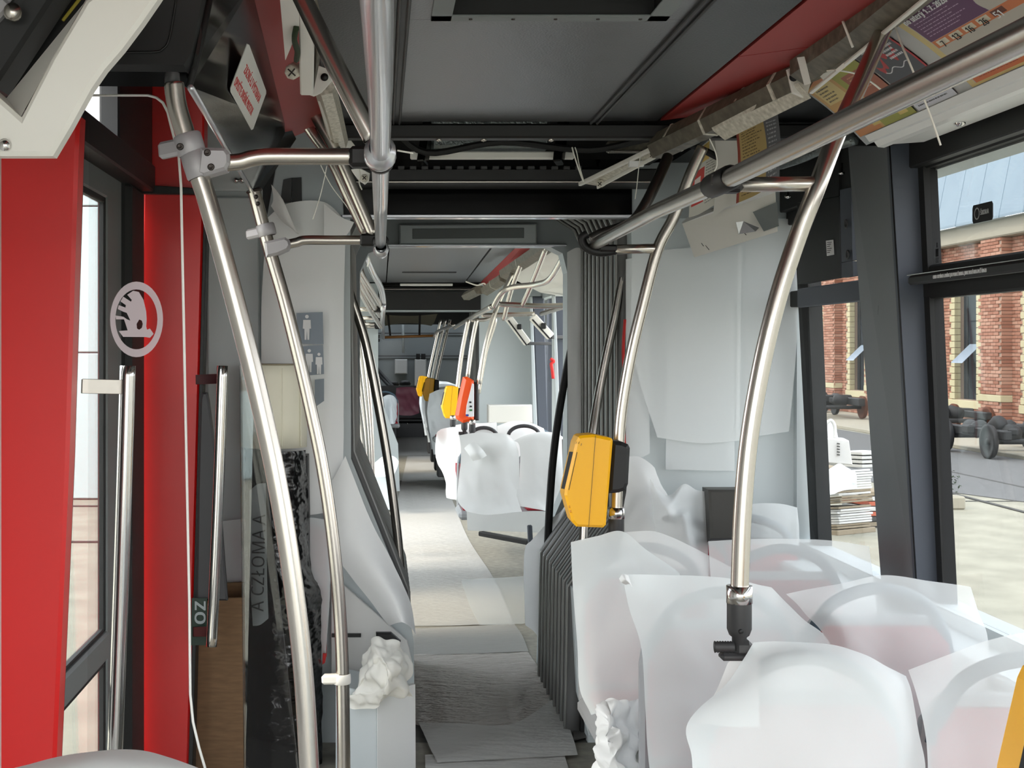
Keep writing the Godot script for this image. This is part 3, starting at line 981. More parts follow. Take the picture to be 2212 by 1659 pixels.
func door_side() -> void:
	# white plastic surround at the upper corner
	var cov := thing("overhead_surround", "big cream white plastic surround in the upper corner by the red column", "surround", P(150, 180, 1.9))
	var st := S()
	prism(st, PD([[-40, 336], [112, 336], [150, 272], [195, 190], [224, 148], [262, 104], [304, 48], [340, -4], [395, -90], [300, -90], [185, 0], [110, 125], [45, 252], [-40, 176]], 1.9), Vector3(0, 0, -0.03), 0.006)
	part(cov, "outer_face", st, M.white)
	st = S()
	quad(st, P(45, 252, 1.903), P(185, 0, 1.903), P(195, -10, 2.0), P(14, 212, 2.0))
	quad(st, P(185, 0, 1.903), P(300, -90, 1.903), P(260, -90, 2.0), P(195, -10, 2.0))
	quad(st, P(-40, 176, 1.903), P(45, 252, 1.903), P(14, 212, 2.0), P(-40, 165, 2.0))
	part(cov, "inner_bevel", st, M.white)
	st = S()
	bar(st, P(-30, 185, 2.02), P(130, -60, 2.02), 0.05, 0.08, 0.006, Vector3(0, 0, 1))
	part(cov, "dark_bar", st, M.dark)
	st = S()
	slab(st, P(-40, 260, 2.09), P(200, 60, 2.09), P(270, -90, 2.09), P(-40, -90, 2.09), Vector3(0, 0, -0.02))
	part(cov, "back_plate", st, M.black)
	st = S()
	bar(st, P(135, 45, 2.06), P(178, -10, 2.06), 0.004, 0.006, 0.001, Vector3(0, 0, 1))
	part(cov, "cable_mark", st, mat(Color(0.55, 0.5, 0.1), 0.6))
	st = S(true)
	lathe(st, P(10, 313, 1.897), Vector3(0, 0.3, 1), [[0.009, 0.0], [0.008, 0.004], [0.0, 0.007]], 14)
	part(cov, "screw", st, M.chrome)
	var mech := thing("hinge_mechanism", "bare metal hinge parts inside the white surround at the picture corner", "mechanism", P(20, 40, 1.97))
	st = S()
	bar(st, P(-30, 60, 1.98), P(20, 5, 1.98), 0.02, 0.03, 0.004, Vector3(0, 0, 1))
	part(mech, "lever", st, M.cast)
	st = S(true)
	lathe(st, P(28, 28, 1.96), Vector3(0.2, 0, 1), [[0.0, 0.012], [0.012, 0.012], [0.013, 0.0]], 14)
	part(mech, "pin", st, M.steel)
	st = S()
	bar(st, P(-20, 30, 1.99), P(45, -20, 1.99), 0.012, 0.012, 0.002, Vector3(0, 0, 1))
	part(mech, "link", st, M.cast)
	# near red column
	var col := thing("red_column", "wide glossy red column at the edge of the doorway under the white surround", "column", W(-0.75, 0, 3.05))
	st = S()
	prism(st, [P(-60, 250, 3.0), P(172, 250, 3.0), P(168, 340, 3.0), P(148, 1000, 3.0), P(118, 1700, 3.0), P(-60, 1700, 3.0)], Vector3(0, 0, -0.06), 0.008)
	part(col, "front_face", st, M.red)
	st = S()
	prism(st, [P(60, 250, 3.065), P(171, 250, 3.065), P(167, 340, 3.065), P(147, 1000, 3.065), P(117, 1690, 3.065), P(60, 1690, 3.065)], Vector3(0, 0, -0.07), 0.006)
	part(col, "rubber_edge", st, mat(Color(0.2, 0.05, 0.055), 0.35))
	# door leaf in the left wall
	var door := thing("door_1", "single glazed door leaf with grey frame in the doorway beside the red columns", "door", W(-0.82, 0, 4.0))
	door.set_meta("kind", "structure")
	st = S()
	bx(st, -0.855, -0.825, 0.04, 2.04, 4.185, 4.42, 0.008)
	bx(st, -0.855, -0.825, 0.04, 2.04, 3.22, 3.32, 0.008)
	bx(st, -0.855, -0.825, 1.955, 2.04, 3.3, 4.2, 0.008)
	bx(st, -0.855, -0.825, 0.02, 0.14, 3.3, 4.2, 0.008)
	bx(st, -0.86, -0.82, 0.565, 0.65, 3.3, 4.2, 0.008)
	part(door, "frame", st, M.grey_mid)
	st = S()
	bx(st, -0.85, -0.83, 0.65, 1.955, 4.165, 4.19, 0.003)
	bx(st, -0.85, -0.83, 0.65, 0.662, 3.3, 4.19, 0.003)
	bx(st, -0.85, -0.83, 0.14, 0.565, 4.165, 4.19, 0.003)
	bx(st, -0.85, -0.83, 0.55, 0.565, 3.3, 4.19, 0.003)
	bx(st, -0.85, -0.83, 1.94, 1.96, 3.3, 4.19, 0.003)
	part(door, "gasket", st, M.rubber)
	st = S()
	bx(st, -0.842, -0.838, 0.65, 1.955, 3.3, 4.18, 0.0)
	part(door, "upper_pane", st, M.glass)
	st = S()
	bx(st, -0.842, -0.838, 0.14, 0.565, 3.3, 4.18, 0.0)
	part(door, "lower_pane", st, M.glass)
	st = S()
	bx(st, -0.85, -0.795, 0.0, 2.04, 4.42, 4.68, 0.02)
	part(door, "rubber_seal", st, M.rubber)
	st = S()
	bx(st, -0.84, -0.76, 2.03, 2.12, 3.2, 4.68, 0.006)
	bx(st, -0.83, -0.77, 2.1, 2.42, 4.09, 4.68, 0.006)
	single("door_header", "black header beam over the glazed door", "header", st, M.black, Vector3.ZERO)
	# red post beyond the door
	var post := thing("red_post", "tall red post beyond the glazed door with a black rubber edge", "post", W(-0.7, 0, 4.75))
	st = S()
	prism(st, PD([[312, 150], [441, 150], [440, 420], [424, 1040], [405, 1700], [283, 1700], [296, 1040], [310, 420]], 4.7), Vector3(0, 0, -0.1), 0.006)
	part(post, "front_face", st, M.red)
	st = S()
	prism(st, PD([[442, 410], [449, 410], [432, 1040], [415, 1700], [406, 1700], [425, 1040]], 4.69), Vector3(0, 0, -0.08), 0.002)
	part(post, "rubber_edge", st, M.black)
	st = S()
	prism(st, PD([[300, 398], [446, 408], [446, 420], [300, 418]], 4.66), Vector3(0, 0, -0.03), 0.002)
	part(post, "black_band", st, M.black)
	# slanted glass screen with the emblem: from the red column towards the first pole
	var scr := thing("glass_screen", "clear glass screen with rounded corner and a frosted round emblem", "glass screen", G(300, 1000))
	st = S()
	var out := []
	for q in [[196, 206], [320, 206], [338, 211], [352, 222], [362, 242], [374, 290], [386, 335], [391, 400], [395, 600], [399, 800], [405, 1100], [409, 1300], [411, 1500], [417, 1560], [430, 1615], [452, 1690], [192, 1690]]:
		out.append(G(q[0], q[1]))
	prism(st, out, Vector3(-0.004, 0, -0.004))
	part(scr, "pane", st, M.screen_glass)
	st = S(true)
	tube(st, out.slice(0, 16), 0.0024, 6)
	part(scr, "polished_edge", st, M.glass_edge)
	emblem(scr)
	# handles
	var h := thing("door_handle_bar", "long vertical chrome grab bar with flat bracket on the red column", "grab bar", P(272, 1000, 3.25))
	st = S(true)
	tube(st, cr(PP([[276, 790, 3.28], [270, 1000, 3.28], [262, 1250, 3.28], [255, 1450, 3.28], [246, 1700, 3.28]])), 0.0185, 16)
	part(h, "bar", st, M.chrome)
	st = S()
	bar(st, P(176, 834, 3.2), P(262, 836, 3.27), 0.006, 0.034, 0.001)
	part(h, "bracket", st, M.steel)
	h = thing("door_handle_bar", "shorter bright chrome grab bar on the edge of the far red post", "grab bar", P(470, 1100, 4.5))
	st = S(true)
	tube(st, cr(PP([[481, 790, 4.5], [474, 1000, 4.5], [466, 1200, 4.5], [457, 1396, 4.5]])), 0.018, 16)
	part(h, "bar", st, M.chrome)
	for q in [[424, 820, 474, 818], [412, 1365, 452, 1364]]:
		st = S()
		bar(st, P(q[0], q[1], 4.62), P(q[2], q[3], 4.5), 0.006, 0.032, 0.001)
		part(h, "bracket", st, mat(Color(0.22, 0.08, 0.1), 0.3, 0.5))
	# overhead door drive cover
	var oc := thing("door_drive_cover", "glossy black overhead cover of the door drive with a white sticker", "cover", P(480, 150, 3.0))
	st = S()
	prism(st, PD([[190, 154], [405, 156], [428, 120], [452, 0], [470, -90], [190, -90]], 2.30), Vector3(0, 0, -0.03), 0.012)
	part(oc, "end_face", st, M.dark)
	st = S(true)
	tube(st, cr(PD([[215, 113], [330, 112], [352, 105], [364, 88], [374, 40], [384, -30]], 2.297), 6), 0.002, 6)
	part(oc, "recess_line", st, M.black)
	st = S()
	slab(st, P(412, 188, 2.31), P(545, 414, 4.15), P(625, 270, 4.15), P(562, -60, 2.6), Vector3(-0.004, 0.006, 0))
	part(oc, "gloss_face", st, M.black_gloss)
	st = S()
	slab(st, P(428, 120, 2.3), P(412, 188, 2.31), P(562, -60, 2.6), P(470, -90, 2.32), Vector3(-0.004, 0.006, 0))
	part(oc, "corner_facet", st, mat(Color(0.12, 0.12, 0.12), 0.15))
	st = S()
	slab(st, P(190, 154, 2.31), P(405, 156, 2.31), P(412, 188, 2.33), P(190, 186, 2.33), Vector3(0, 0.01, -0.02))
	part(oc, "underside", st, M.black_gloss)
	st = S(true)
	tube(st, PP([[412, 190, 2.3], [478, 302, 3.0], [546, 416, 4.14]]), 0.006, 8)
	part(oc, "bright_edge", st, M.film_steel)
	st = S(true)
	tube(st, PP([[456, -20, 2.31], [430, 110, 2.31], [410, 182, 2.31], [404, 190, 2.31]]), 0.006, 8)
	part(oc, "corner_rubber", st, M.rubber)
	st = S()
	slab(st, P(545, 414, 4.14), P(625, 270, 4.14), P(640, 300, 4.2), P(560, 420, 4.2), Vector3(-0.002, 0.004, 0))
	part(oc, "end_return", st, M.black_gloss)
	# sticker on the sloping gloss face
	var sk := thing("warning_sticker", "white diamond sticker with two lines of red lettering on the black cover", "sticker", Q(535, 190))
	st = S()
	var cs := []
	for q in [[534, 96], [539, 98], [575, 196], [575, 202], [547, 279], [543, 281], [498, 199], [498, 191]]:
		cs.append(Q(q[0], q[1]))
	prism(st, cs, Vector3(-0.001, 0.0015, 0))
	part(sk, "label_face", st, mat(Color(0.9, 0.9, 0.88), 0.5))
	var along := (Q(547, 279) - Q(498, 195)).normalized()
	var upw := (Q(534, 96) - Q(498, 195)).normalized()
	var c1 := Q(544, 189)
	var c2 := Q(528, 207)
	var L := Q(547, 279).distance_to(Q(498, 195))
	letters(sk, "lettering", "ZAZNÍ-LI VÝSTRAHA", c1 + upw * 0.008 + along * 0.004, along, upw, 0.025, M.red_print, L * 0.7, "Droid Sans", 700)
	letters(sk, "lettering", "OPUSŤTE DVEŘNÍ PROSTOR", c2 - upw * 0.004 + along * 0.01, along, upw, 0.025, M.red_print, L * 0.74, "Droid Sans", 700)

# a point on the plane of the glass screen under a pixel
func G(x, y) -> Vector3:
	var k: float = (x - 190.0) / 205.0
	return P(x, y, 1.0 / lerpf(1.0 / 2.5, 1.0 / 2.36, k))

# a point just under the plane of the gloss face under a pixel
func Q(x, y) -> Vector3:
	var a := P(412, 188, 2.31)
	var b := P(545, 414, 4.15)
	var c := P(625, 270, 4.15)
	var n := (b - a).cross(c - a).normalized()
	var dir := P(x, y, 1.0) - Vector3(0, 1.5, 0)
	var t := n.dot(a - Vector3(0, 1.5, 0)) / n.dot(dir)
	return Vector3(0, 1.5, 0) + dir * (t - 0.004)

func emblem(scr: Node3D) -> void:
	var c := G(290, 690)
	var ux := (G(340, 690) - c).normalized()
	var uy := Vector3.UP
	var off := Vector3(0.004, 0, 0.004)
	var k := c.distance_to(G(347, 690)) / 57.0
	var ring := S()
	for i in 40:
		var a0 := TAU * i / 40.0
		var a1 := TAU * (i + 1) / 40.0
		var p := []
		for e in [[a0, 58.0], [a1, 58.0], [a1, 46.0], [a0, 46.0]]:
			p.append(c + off + (ux * cos(e[0]) + uy * sin(e[0])) * e[1] * k)
		quad(ring, p[0], p[1], p[2], p[3])
	part(scr, "emblem_ring", ring, M.frost)
	var wing := S()
	var poly := func(list: Array) -> void:
		var o := []
		for q in list:
			o.append(c + off + ux * ((q[0] - 290.0) * k) - uy * ((q[1] - 690.0) * k))
		prism(wing, o, Vector3(-0.0006, 0, -0.0006))
	# feathered head shape, split round the eye
	poly.call([[271, 652], [284, 646], [296, 648], [306, 660], [312, 678], [313, 690], [303, 692], [297, 690], [291, 697], [278, 692], [270, 680], [262, 678], [250, 674], [252, 668], [267, 672], [268, 668], [256, 662], [262, 655], [279, 663], [281, 660]])
	poly.call([[245, 684], [262, 686], [270, 690], [278, 692], [291, 697], [292, 704], [297, 706], [303, 703], [305, 697], [303, 692], [313, 690], [312, 701], [314, 706], [320, 704], [328, 712], [320, 718], [311, 717], [262, 717], [252, 708], [272, 707], [264, 690], [246, 690]])
	part(scr, "emblem_wing", wing, M.frost)

func clamp_collar(st: SurfaceTool, at: Vector3, dir: Vector3, r: float, h: float) -> void:
	lathe(st, at - dir.normalized() * h * 0.5, dir, [[r * 0.9, 0.0], [r, 0.003], [r * 1.02, h * 0.5], [r, h - 0.003], [r * 0.9, h]], 18)

func rails_front() -> void:
	# first pole by the glass screen
	var pa := thing("grab_pole", "thick curved steel pole beside the glass screen with two cast clamps", "pole", P(560, 860, 2.27))
	var st := S(true)
	tube(st, cr(PD([[376, 180], [384, 235], [415, 335], [450, 440], [505, 640], [560, 860], [600, 1050], [632, 1250], [655, 1450], [668, 1659], [672, 1760]], 2.27)), 0.0165, 18)
	part(pa, "tube", st, M.steel)
	st = S(true)
	lathe(st, P(372, 158, 2.27), Vector3(0.02, -1, 0), [[0.012, 0.0], [0.013, 0.02], [0.0, 0.021]], 14)
	part(pa, "top_plug", st, M.charcoal)
	st = S(true)
	clamp_collar(st, P(409, 312, 2.27), Vector3(0.3, -1, 0), 0.0235, 0.034)
	part(pa, "upper_clamp", st, M.cast)
	st = S()
	bar(st, P(344, 327, 2.28), P(405, 314, 2.262), 0.016, 0.028, 0.005, Vector3(0.2, 1, 0))
	part(pa, "upper_clamp_lug", st, M.cast)
	st = S(true)
	clamp_collar(st, P(427, 356, 2.27), Vector3(0.3, -1, 0), 0.0235, 0.044)
	part(pa, "lower_clamp", st, M.cast)
	st = S()
	prism(st, PD([[432, 318], [486, 319], [495, 332], [496, 352], [488, 366], [440, 380], [424, 376]], 2.246), Vector3(0, 0, -0.045), 0.005)
	part(pa, "lower_clamp_lug", st, M.cast)
	for q in [[448, 330], [456, 361], [389, 317]]:
		st = S(true)
		lathe(st, P(q[0], q[1], 2.247), Vector3(0, 0, 1), [[0.006, 0.0], [0.0055, 0.004], [0.003, 0.004], [0.0, 0.001]], 12)
		part(pa, "clamp_screw", st, M.screw)
	st = S(true)
	tube(st, cr(PD([[490, 352], [520, 349], [545, 342], [580, 338], [680, 338], [760, 338]], 2.27)), 0.0138, 16)
	part(pa, "arm", st, M.steel)
	var sa := thing("rail_socket", "black plastic socket gripping the ceiling rail at the first cross arm", "socket", P(800, 340, 2.27))
	st = S()
	box(st, P(783, 340, 2.27), Vector3(0.044, 0.034, 0.036), 0.006)
	part(sa, "sleeve", st, M.black)
	st = S(true)
	lathe(st, P(822, 347, 2.27) + Vector3(0, 0, 0.026), Vector3(0, 0.06, -1), [[0.0, 0.0], [0.02, 0.0], [0.023, 0.006], [0.023, 0.044], [0.02, 0.05]], 18)
	part(sa, "ring", st, M.black)
	# second pole
	var pb := thing("grab_pole", "thinner curved steel pole in front of the papered bulkhead with cast clamps", "pole", P(660, 860, 4.1))
	st = S(true)
	tube(st, cr(PD([[549, 412], [560, 455], [580, 530], [612, 640], [640, 750], [668, 870], [697, 1010], [720, 1170], [735, 1340], [741, 1500], [744, 1800]], 4.1)), 0.0195, 16)
	part(pb, "tube", st, M.steel)
	st = S(true)
	clamp_collar(st, P(549, 412, 4.1), Vector3(0.25, -1, 0), 0.024, 0.008)
	part(pb, "top_flange", st, M.screw)
	for q in [[553, 425], [557, 440]]:
		st = S(true)
		lathe(st, P(q[0], q[1], 4.075), Vector3(0, 0, 1), [[0.007, 0.0], [0.006, 0.004], [0.0, 0.004]], 10)
		part(pb, "clamp_screw", st, M.screw)
	st = S(true)
	clamp_collar(st, P(575, 497, 4.1), Vector3(0.25, -1, 0), 0.028, 0.036)
	part(pb, "upper_clamp", st, M.cast)
	st = S()
	bar(st, P(533, 508, 4.12), P(572, 499, 4.09), 0.02, 0.03, 0.006, Vector3(0.2, 1, 0))
	part(pb, "upper_clamp_lug", st, M.cast)
	st = S()
	prism(st, PD([[570, 522], [615, 512], [625, 518], [628, 530], [622, 540], [600, 550], [574, 556]], 4.068), Vector3(0, 0, -0.055), 0.007)
	part(pb, "lower_clamp_lug", st, M.cast)
	st = S(true)
	tube(st, cr(PD([[620, 528], [640, 524], [660, 519], [720, 519], [790, 519]], 4.1)), 0.0145, 14)
	part(pb, "arm", st, M.steel)
	st = S(true)
	clamp_collar(st, P(738, 1466, 4.1), Vector3(0.02, -1, 0), 0.027, 0.03)
	part(pb, "foot_clamp", st, M.white)
	st = S()
	bar(st, P(696, 1467, 4.1), P(738, 1466, 4.09), 0.03, 0.028, 0.006)
	part(pb, "foot_clamp_lug", st, M.white)
	var sb := thing("rail_socket", "black plastic socket at the far end of the front ceiling rail", "socket", P(805, 519, 4.1))
	st = S()
	box(st, P(796, 519, 4.1), Vector3(0.05, 0.036, 0.04), 0.006)
	part(sb, "sleeve", st, M.black)
	st = S(true)
	lathe(st, P(822, 524, 4.1) + Vector3(0, 0, 0.026), Vector3(0, 0.06, -1), [[0.0, 0.0], [0.022, 0.0], [0.025, 0.006], [0.025, 0.05], [0.02, 0.056]], 18)
	part(sb, "ring", st, M.black)
	# ceiling rail on the door side, wrapped in film
	var rl := thing("ceiling_rail", "straight film wrapped ceiling rail running away above the door side of the aisle", "rail", W(0, 1.81, 2.5))
	st = S(true)
	tube(st, [W(-0.01, 1.815, -1.6), P(812, -60, 1.15), P(814, 0, 1.24), P(821, 180, 1.62), P(822, 345, 2.27), P(822, 440, 2.95), P(822, 526, 4.08)], 0.0155, 16)
	part(rl, "tube", st, M.film_steel)
	st = S(true)
	lathe(st, P(821, 322, 2.2) + Vector3(0, 0, 0.02), Vector3(0, -0.4, -1), [[0.018, 0.0], [0.025, 0.006], [0.026, 0.03], [0.021, 0.042], [0.017, 0.046]], 18)
	part(rl, "film_knot", st, M.film_steel)
	st = S(true)
	lathe(st, P(823, 535, 4.05), Vector3(0, -0.3, -1), [[0.016, 0.0], [0.024, 0.01], [0.02, 0.04], [0.0, 0.045]], 14)
	part(rl, "end_knot", st, M.film_steel)
	# struts that lift the rail to the ceiling
	st = S(true)
	tube(st, cr(PP([[806, 300, 2.26], [760, 212, 2.27], [700, 92, 2.3], [636, -40, 2.34], [610, -95, 2.36]])), 0.0165, 16)
	single("rail_strut", "steel strut rising from the first rail socket to the ceiling", "strut", st, M.steel, Vector3.ZERO)
	st = S(true)
	tube(st, cr(PP([[806, 508, 4.1], [770, 425, 4.1], [735, 345, 4.1], [700, 282, 4.1], [662, 215, 4.1], [640, 160, 4.1]])), 0.0175, 14)
	single("rail_strut", "steel strut rising from the second rail socket past the lamp end", "strut", st, M.steel, Vector3.ZERO)
	st = S(true)
	tube(st, cr(PP([[789, 502, 4.25], [750, 420, 4.25], [715, 345, 4.25], [672, 285, 4.25], [648, 250, 4.25]])), 0.0165, 14)
	single("rail_strut", "second parallel strut just behind the one at the far rail socket", "strut", st, M.steel, Vector3.ZERO)
	# window side rail
	var rr := thing("ceiling_rail", "long straight steel ceiling rail above the covered seats on the window side", "rail", W(0.64, 1.81, 2.5))
	st = S(true)
	tube(st, [W(0.645, 1.815, -1.6), W(0.645, 1.815, 1.15), P(2212, 78, 1.38), P(1890, 232, 1.8), P(1562, 392, 2.62), P(1420, 455, 3.25), P(1285, 527, 4.1)], 0.0178, 18)
	part(rr, "tube", st, M.steel)
	var sk := thing("rail_socket", "black socket joining the window side rail to the near cross arm", "socket", P(1555, 395, 2.65))
	st = S(true)
	lathe(st, P(1580, 382, 2.56), (P(1533, 405, 2.75) - P(1580, 382, 2.56)), [[0.02, 0.0], [0.0235, 0.006], [0.0235, 0.17], [0.02, 0.18]], 16)
	part(sk, "ring", st, M.black)
	st = S()
	box(st, P(1572, 398, 2.65), Vector3(0.05, 0.034, 0.04), 0.006)
	part(sk, "sleeve", st, M.black)
	st = S()
	box(st, P(1540, 388, 2.62), Vector3(0.007, 0.02, 0.004), 0.001)
	part(sk, "clip", st, M.steel_dark)
	var sk2 := thing("rail_socket", "black hooked end socket of the window side rail by the bellows", "socket", P(1285, 525, 4.1))
	st = S(true)
	tube(st, cr(PD([[1268, 506], [1258, 514], [1262, 530], [1278, 541], [1300, 545], [1330, 541]], 4.1)), 0.013, 10)
	part(sk2, "hook", st, M.black)
	st = S()
	box(st, P(1312, 537, 4.1), Vector3(0.055, 0.022, 0.036), 0.006)
	part(sk2, "sleeve", st, M.black)
	st = S(true)
	tube(st, cr(PP([[1275, 518, 4.1], [1300, 505, 4.1], [1345, 490, 4.1], [1372, 474, 4.1], [1395, 440, 4.12], [1420, 390, 4.15], [1443, 338, 4.2]])), 0.0165, 14)
	single("rail_strut", "bent strut curving up from the end of the window side rail", "strut", st, M.steel_dark, Vector3.ZERO)
	# window side poles
	pole_with_foot("grab_pole", "near curved steel pole standing on the front seat corner", [[1925, 28, 3.06], [1905, 72, 2.98], [1862, 170, 2.82], [1808, 290, 2.7], [1768, 395, 2.65], [1722, 515, 2.65], [1680, 645, 2.65], [1645, 790, 2.65], [1618, 950, 2.65], [1604, 1110, 2.65], [1597, 1290, 2.65]], Vector2(1597, 1290), 2.65, [[1590, 399, 2.65], [1765, 397, 2.65]])
	pole_with_foot("grab_pole", "second curved steel pole that carries the big yellow ticket box", [[1518, 318, 4.1], [1490, 380, 4.1], [1455, 470, 4.1], [1420, 540, 4.1], [1388, 660, 4.1], [1362, 770, 4.1], [1342, 890, 4.1], [1335, 990, 4.1], [1331, 1110, 4.1]], Vector2(1331, 1112), 4.1, [[1328, 539, 4.1], [1415, 537, 4.1]])

# pole, cross arm, and the grey jointed foot with its bright collar at pixel f
func pole_with_foot(called: String, label: String, pts: Array, f: Vector2, d: float, arm: Array) -> void:
	var p := thing(called, label, "pole", P(f.x, f.y, d))
	var st := S(true)
	tube(st, cr(PP(pts)), 0.0172, 18)
	part(p, "tube", st, M.steel)
	st = S(true)
	tube(st, PP(arm), 0.0145, 14)
	part(p, "arm", st, M.steel)
	var o := P(f.x, f.y, d)
	foot(p, o)

func foot(p: Node3D, o: Vector3) -> void:
	var st := S(true)
	lathe(st, o + Vector3(0, 0.022, 0), Vector3.DOWN, [[0.018, 0.0], [0.0245, 0.0], [0.0245, 0.033], [0.021, 0.034]], 24)
	part(p, "collar", st, M.chrome)
	st = S(true)
	lathe(st, o + Vector3(0, -0.010, 0), Vector3.DOWN, [[0.0235, 0.0], [0.0235, 0.05], [0.019, 0.062], [0.014, 0.066], [0.014, 0.09], [0.0, 0.091]], 20)
	part(p, "joint_body", st, M.charcoal)
	st = S(true)
	lathe(st, o + Vector3(-0.003, -0.061, 0.021), Vector3(0, 0, 1), [[0.005, 0.0], [0.005, 0.003], [0.0, 0.003]], 10)
	part(p, "joint_screw", st, M.black)
	st = S()
	box(st, o + Vector3(0.006, -0.096, 0), Vector3(0.036, 0.03, 0.03), 0.008)
	box(st, o + Vector3(-0.012, -0.112, 0), Vector3(0.052, 0.016, 0.028), 0.006)
	part(p, "joint_base", st, M.charcoal)
	st = S(true)
	var prof := []
	for k in 7:
		prof.append([0.0115, k * 0.005])
		prof.append([0.0098, k * 0.005 + 0.0028])
	prof.append([0.0115, 0.036])
	prof.append([0.0, 0.038])
	lathe(st, o + Vector3(-0.012, -0.094, 0.004), Vector3(-1, 0, 0), prof, 16)
	part(p, "thumb_screw", st, M.charcoal)

func lamp_socket(root: Node3D, o: Vector3, dir: Vector3, r := 0.014) -> void:
	var st := S(true)
	lathe(st, o, dir, [[0.0, 0.012], [r * 0.8, 0.012], [r, 0.008], [r, -0.02], [0.0, -0.02]], 8)
	part(root, "tube_socket", st, M.lamp_pale)
	var t := dir.normalized()
	var u := t.cross(Vector3.UP).normalized()
	var v := t.cross(u)
	var s2 := S()
	bar(s2, o + t * 0.0125 - (u + v) * r * 0.45, o + t * 0.0125 + (u + v) * r * 0.45, 0.003, 0.002, 0.0005, t)
	bar(s2, o + t * 0.0125 - (u - v) * r * 0.45, o + t * 0.0125 + (u - v) * r * 0.45, 0.003, 0.002, 0.0005, t)
	part(root, "contact_slot", s2, M.screw)

func lamps() -> void:
	# far thin channel
	var a := P(1262, 396, 4.72)
	var b := P(1440, 312, 4.3)
	var r := thing("lamp_channel", "thin white lamp channel with bare tube socket hanging lowest over the gangway", "lamp fitting", a)
	var st := S()
	bar(st, P(1252, 398, 4.72), P(1428, 312, 4.3), 0.012, 0.014, 0.002)
	part(r, "upper_flange", st, M.white)
	st = S()
	bar(st, P(1290, 405, 4.70), P(1440, 326, 4.3), 0.006, 0.012, 0.002)
	part(r, "lower_flange", st, M.white)
	st = S()
	slab(st, P(1256, 396, 4.75), P(1294, 402, 4.73), P(1440, 324, 4.33), P(1430, 310, 4.33), Vector3(0, 0.008, -0.01))
	part(r, "back", st, M.lamp_pale)
	lamp_socket(r, P(1298, 396, 4.68), Vector3(-0.5, -0.3, 1))
	lamp_socket(r, P(1410, 334, 4.32), Vector3(-0.5, -0.3, 1), 0.011)
	st = S()
	bx(st, P(1358, 0, 4.45).x, P(1390, 0, 4.45).x, P(0, 360, 4.45).y, P(0, 348, 4.45).y, 4.44, 4.46, 0.001)
	part(r, "rating_plate", st, M.print)
	# aged diffuser trough
	var t := thing("lamp_trough", "long yellowed hanging lamp trough below the red cove", "lamp fitting", P(1580, 240, 3.95))
	st = S()
	tube(st, [P(1424, 316, 4.32), P(1545, 258, 4.0), P(1730, 166, 3.58)], 0.046, 6, true, 1.0, 0.9)
	part(t, "housing", st, M.lamp)
	st = S()
	slab(st, P(1540, 282, 3.96), P(1566, 303, 3.95), P(1752, 212, 3.54), P(1728, 185, 3.54), Vector3(-0.004, 0.008, 0))
	part(t, "diffuser", st, M.lamp_pale)
	for q in [[1462, 297, 4.22], [1538, 262, 4.02], [1618, 222, 3.83], [1690, 186, 3.66]]:
		st = S()
		var c := P(q[0], q[1], q[2])
		var dir := (P(1730, 166, 3.58) - P(1424, 316, 4.32)).normalized()
		tube(st, [c - dir * 0.006, c + dir * 0.006], 0.0485, 6, true, 1.0, 0.9)
		part(t, "band", st, M.lamp_pale)
	st = S()
	prism(st, PD([[1700, 150], [1740, 130], [1752, 178], [1742, 214], [1712, 200]], 3.56), Vector3(0, 0, -0.01), 0.002)
	part(t, "end_plate", st, M.white)
	st = S(true)
	lathe(st, P(1714, 167, 3.55), Vector3(0, 0, 1), [[0.011, 0.0], [0.011, 0.004], [0.0, 0.004]], 14)
	part(t, "grommet", st, M.black)
	# nearer trough, runs out of the frame
	t = thing("lamp_trough", "scuffed silver lamp trough with torn white film beside the posters", "lamp fitting", P(1850, 80, 3.1))
	st = S()
	tube(st, [P(1738, 150, 3.5), P(1850, 74, 3.12), P(2030, -70, 2.66)], 0.045, 6, true, 1.0, 0.85)
	part(t, "housing", st, M.lamp)
	st = S()
	bar(st, P(1752, 200, 3.45), P(2022, -22, 2.66), 0.010, 0.008, 0.002)
	part(t, "white_flange", st, M.white)
	for q in [[1722, 124, 1738, 122, 1752, 180, 1738, 184], [1855, 20, 1868, 16, 1864, 42, 1858, 44], [1772, 165, 1800, 140, 1808, 158, 1784, 178], [1805, 150, 1822, 136, 1826, 146, 1812, 156]]:
		st = S()
		prism(st, PD([[q[0], q[1]], [q[2], q[3]], [q[4], q[5]], [q[6], q[7]]], 3.0 if q[0] > 1800 else 3.36), Vector3(0, 0, -0.003))
		part(t, "torn_film", st, M.white)
	st = S(true)
	tube(st, cr(PP([[1824, 30, 3.1], [1820, 42, 3.08], [1826, 60, 3.06], [1842, 102, 3.05]])), 0.0028, 6)
	part(t, "wire", st, M.tie)
	# door side lamp: boards, plate, yellowed trough and sockets
	var l := thing("lamp_channel", "white lamp channels hanging in front of the red cove on the door side", "lamp fitting", P(660, 100, 3.2))
	st = S()
	slab(st, P(604, -10, 2.45), P(646, -10, 2.45), P(646, 56, 2.6), P(616, 128, 2.8), Vector3(0, 0, -0.01))
	part(l, "side_board", st, M.white)
	st = S()
	bar(st, P(662, -20, 2.45), P(663, 196, 3.1), 0.022, 0.03, 0.003, Vector3(0, 0, 1))
	part(l, "channel", st, M.white)
	st = S()
	slab(st, P(676, -20, 2.46), P(688, 30, 2.5), P(686, 130, 2.9), P(674, 190, 3.1), Vector3(0.004, 0, -0.01))
	part(l, "channel_side", st, M.lamp)
	st = S()
	prism(st, PD([[684, 140], [716, 152], [720, 172], [694, 200], [678, 208], [656, 200], [670, 176]], 3.2), Vector3(0, 0, -0.006), 0.001)
	part(l, "end_plate", st, M.white)
	st = S(true)
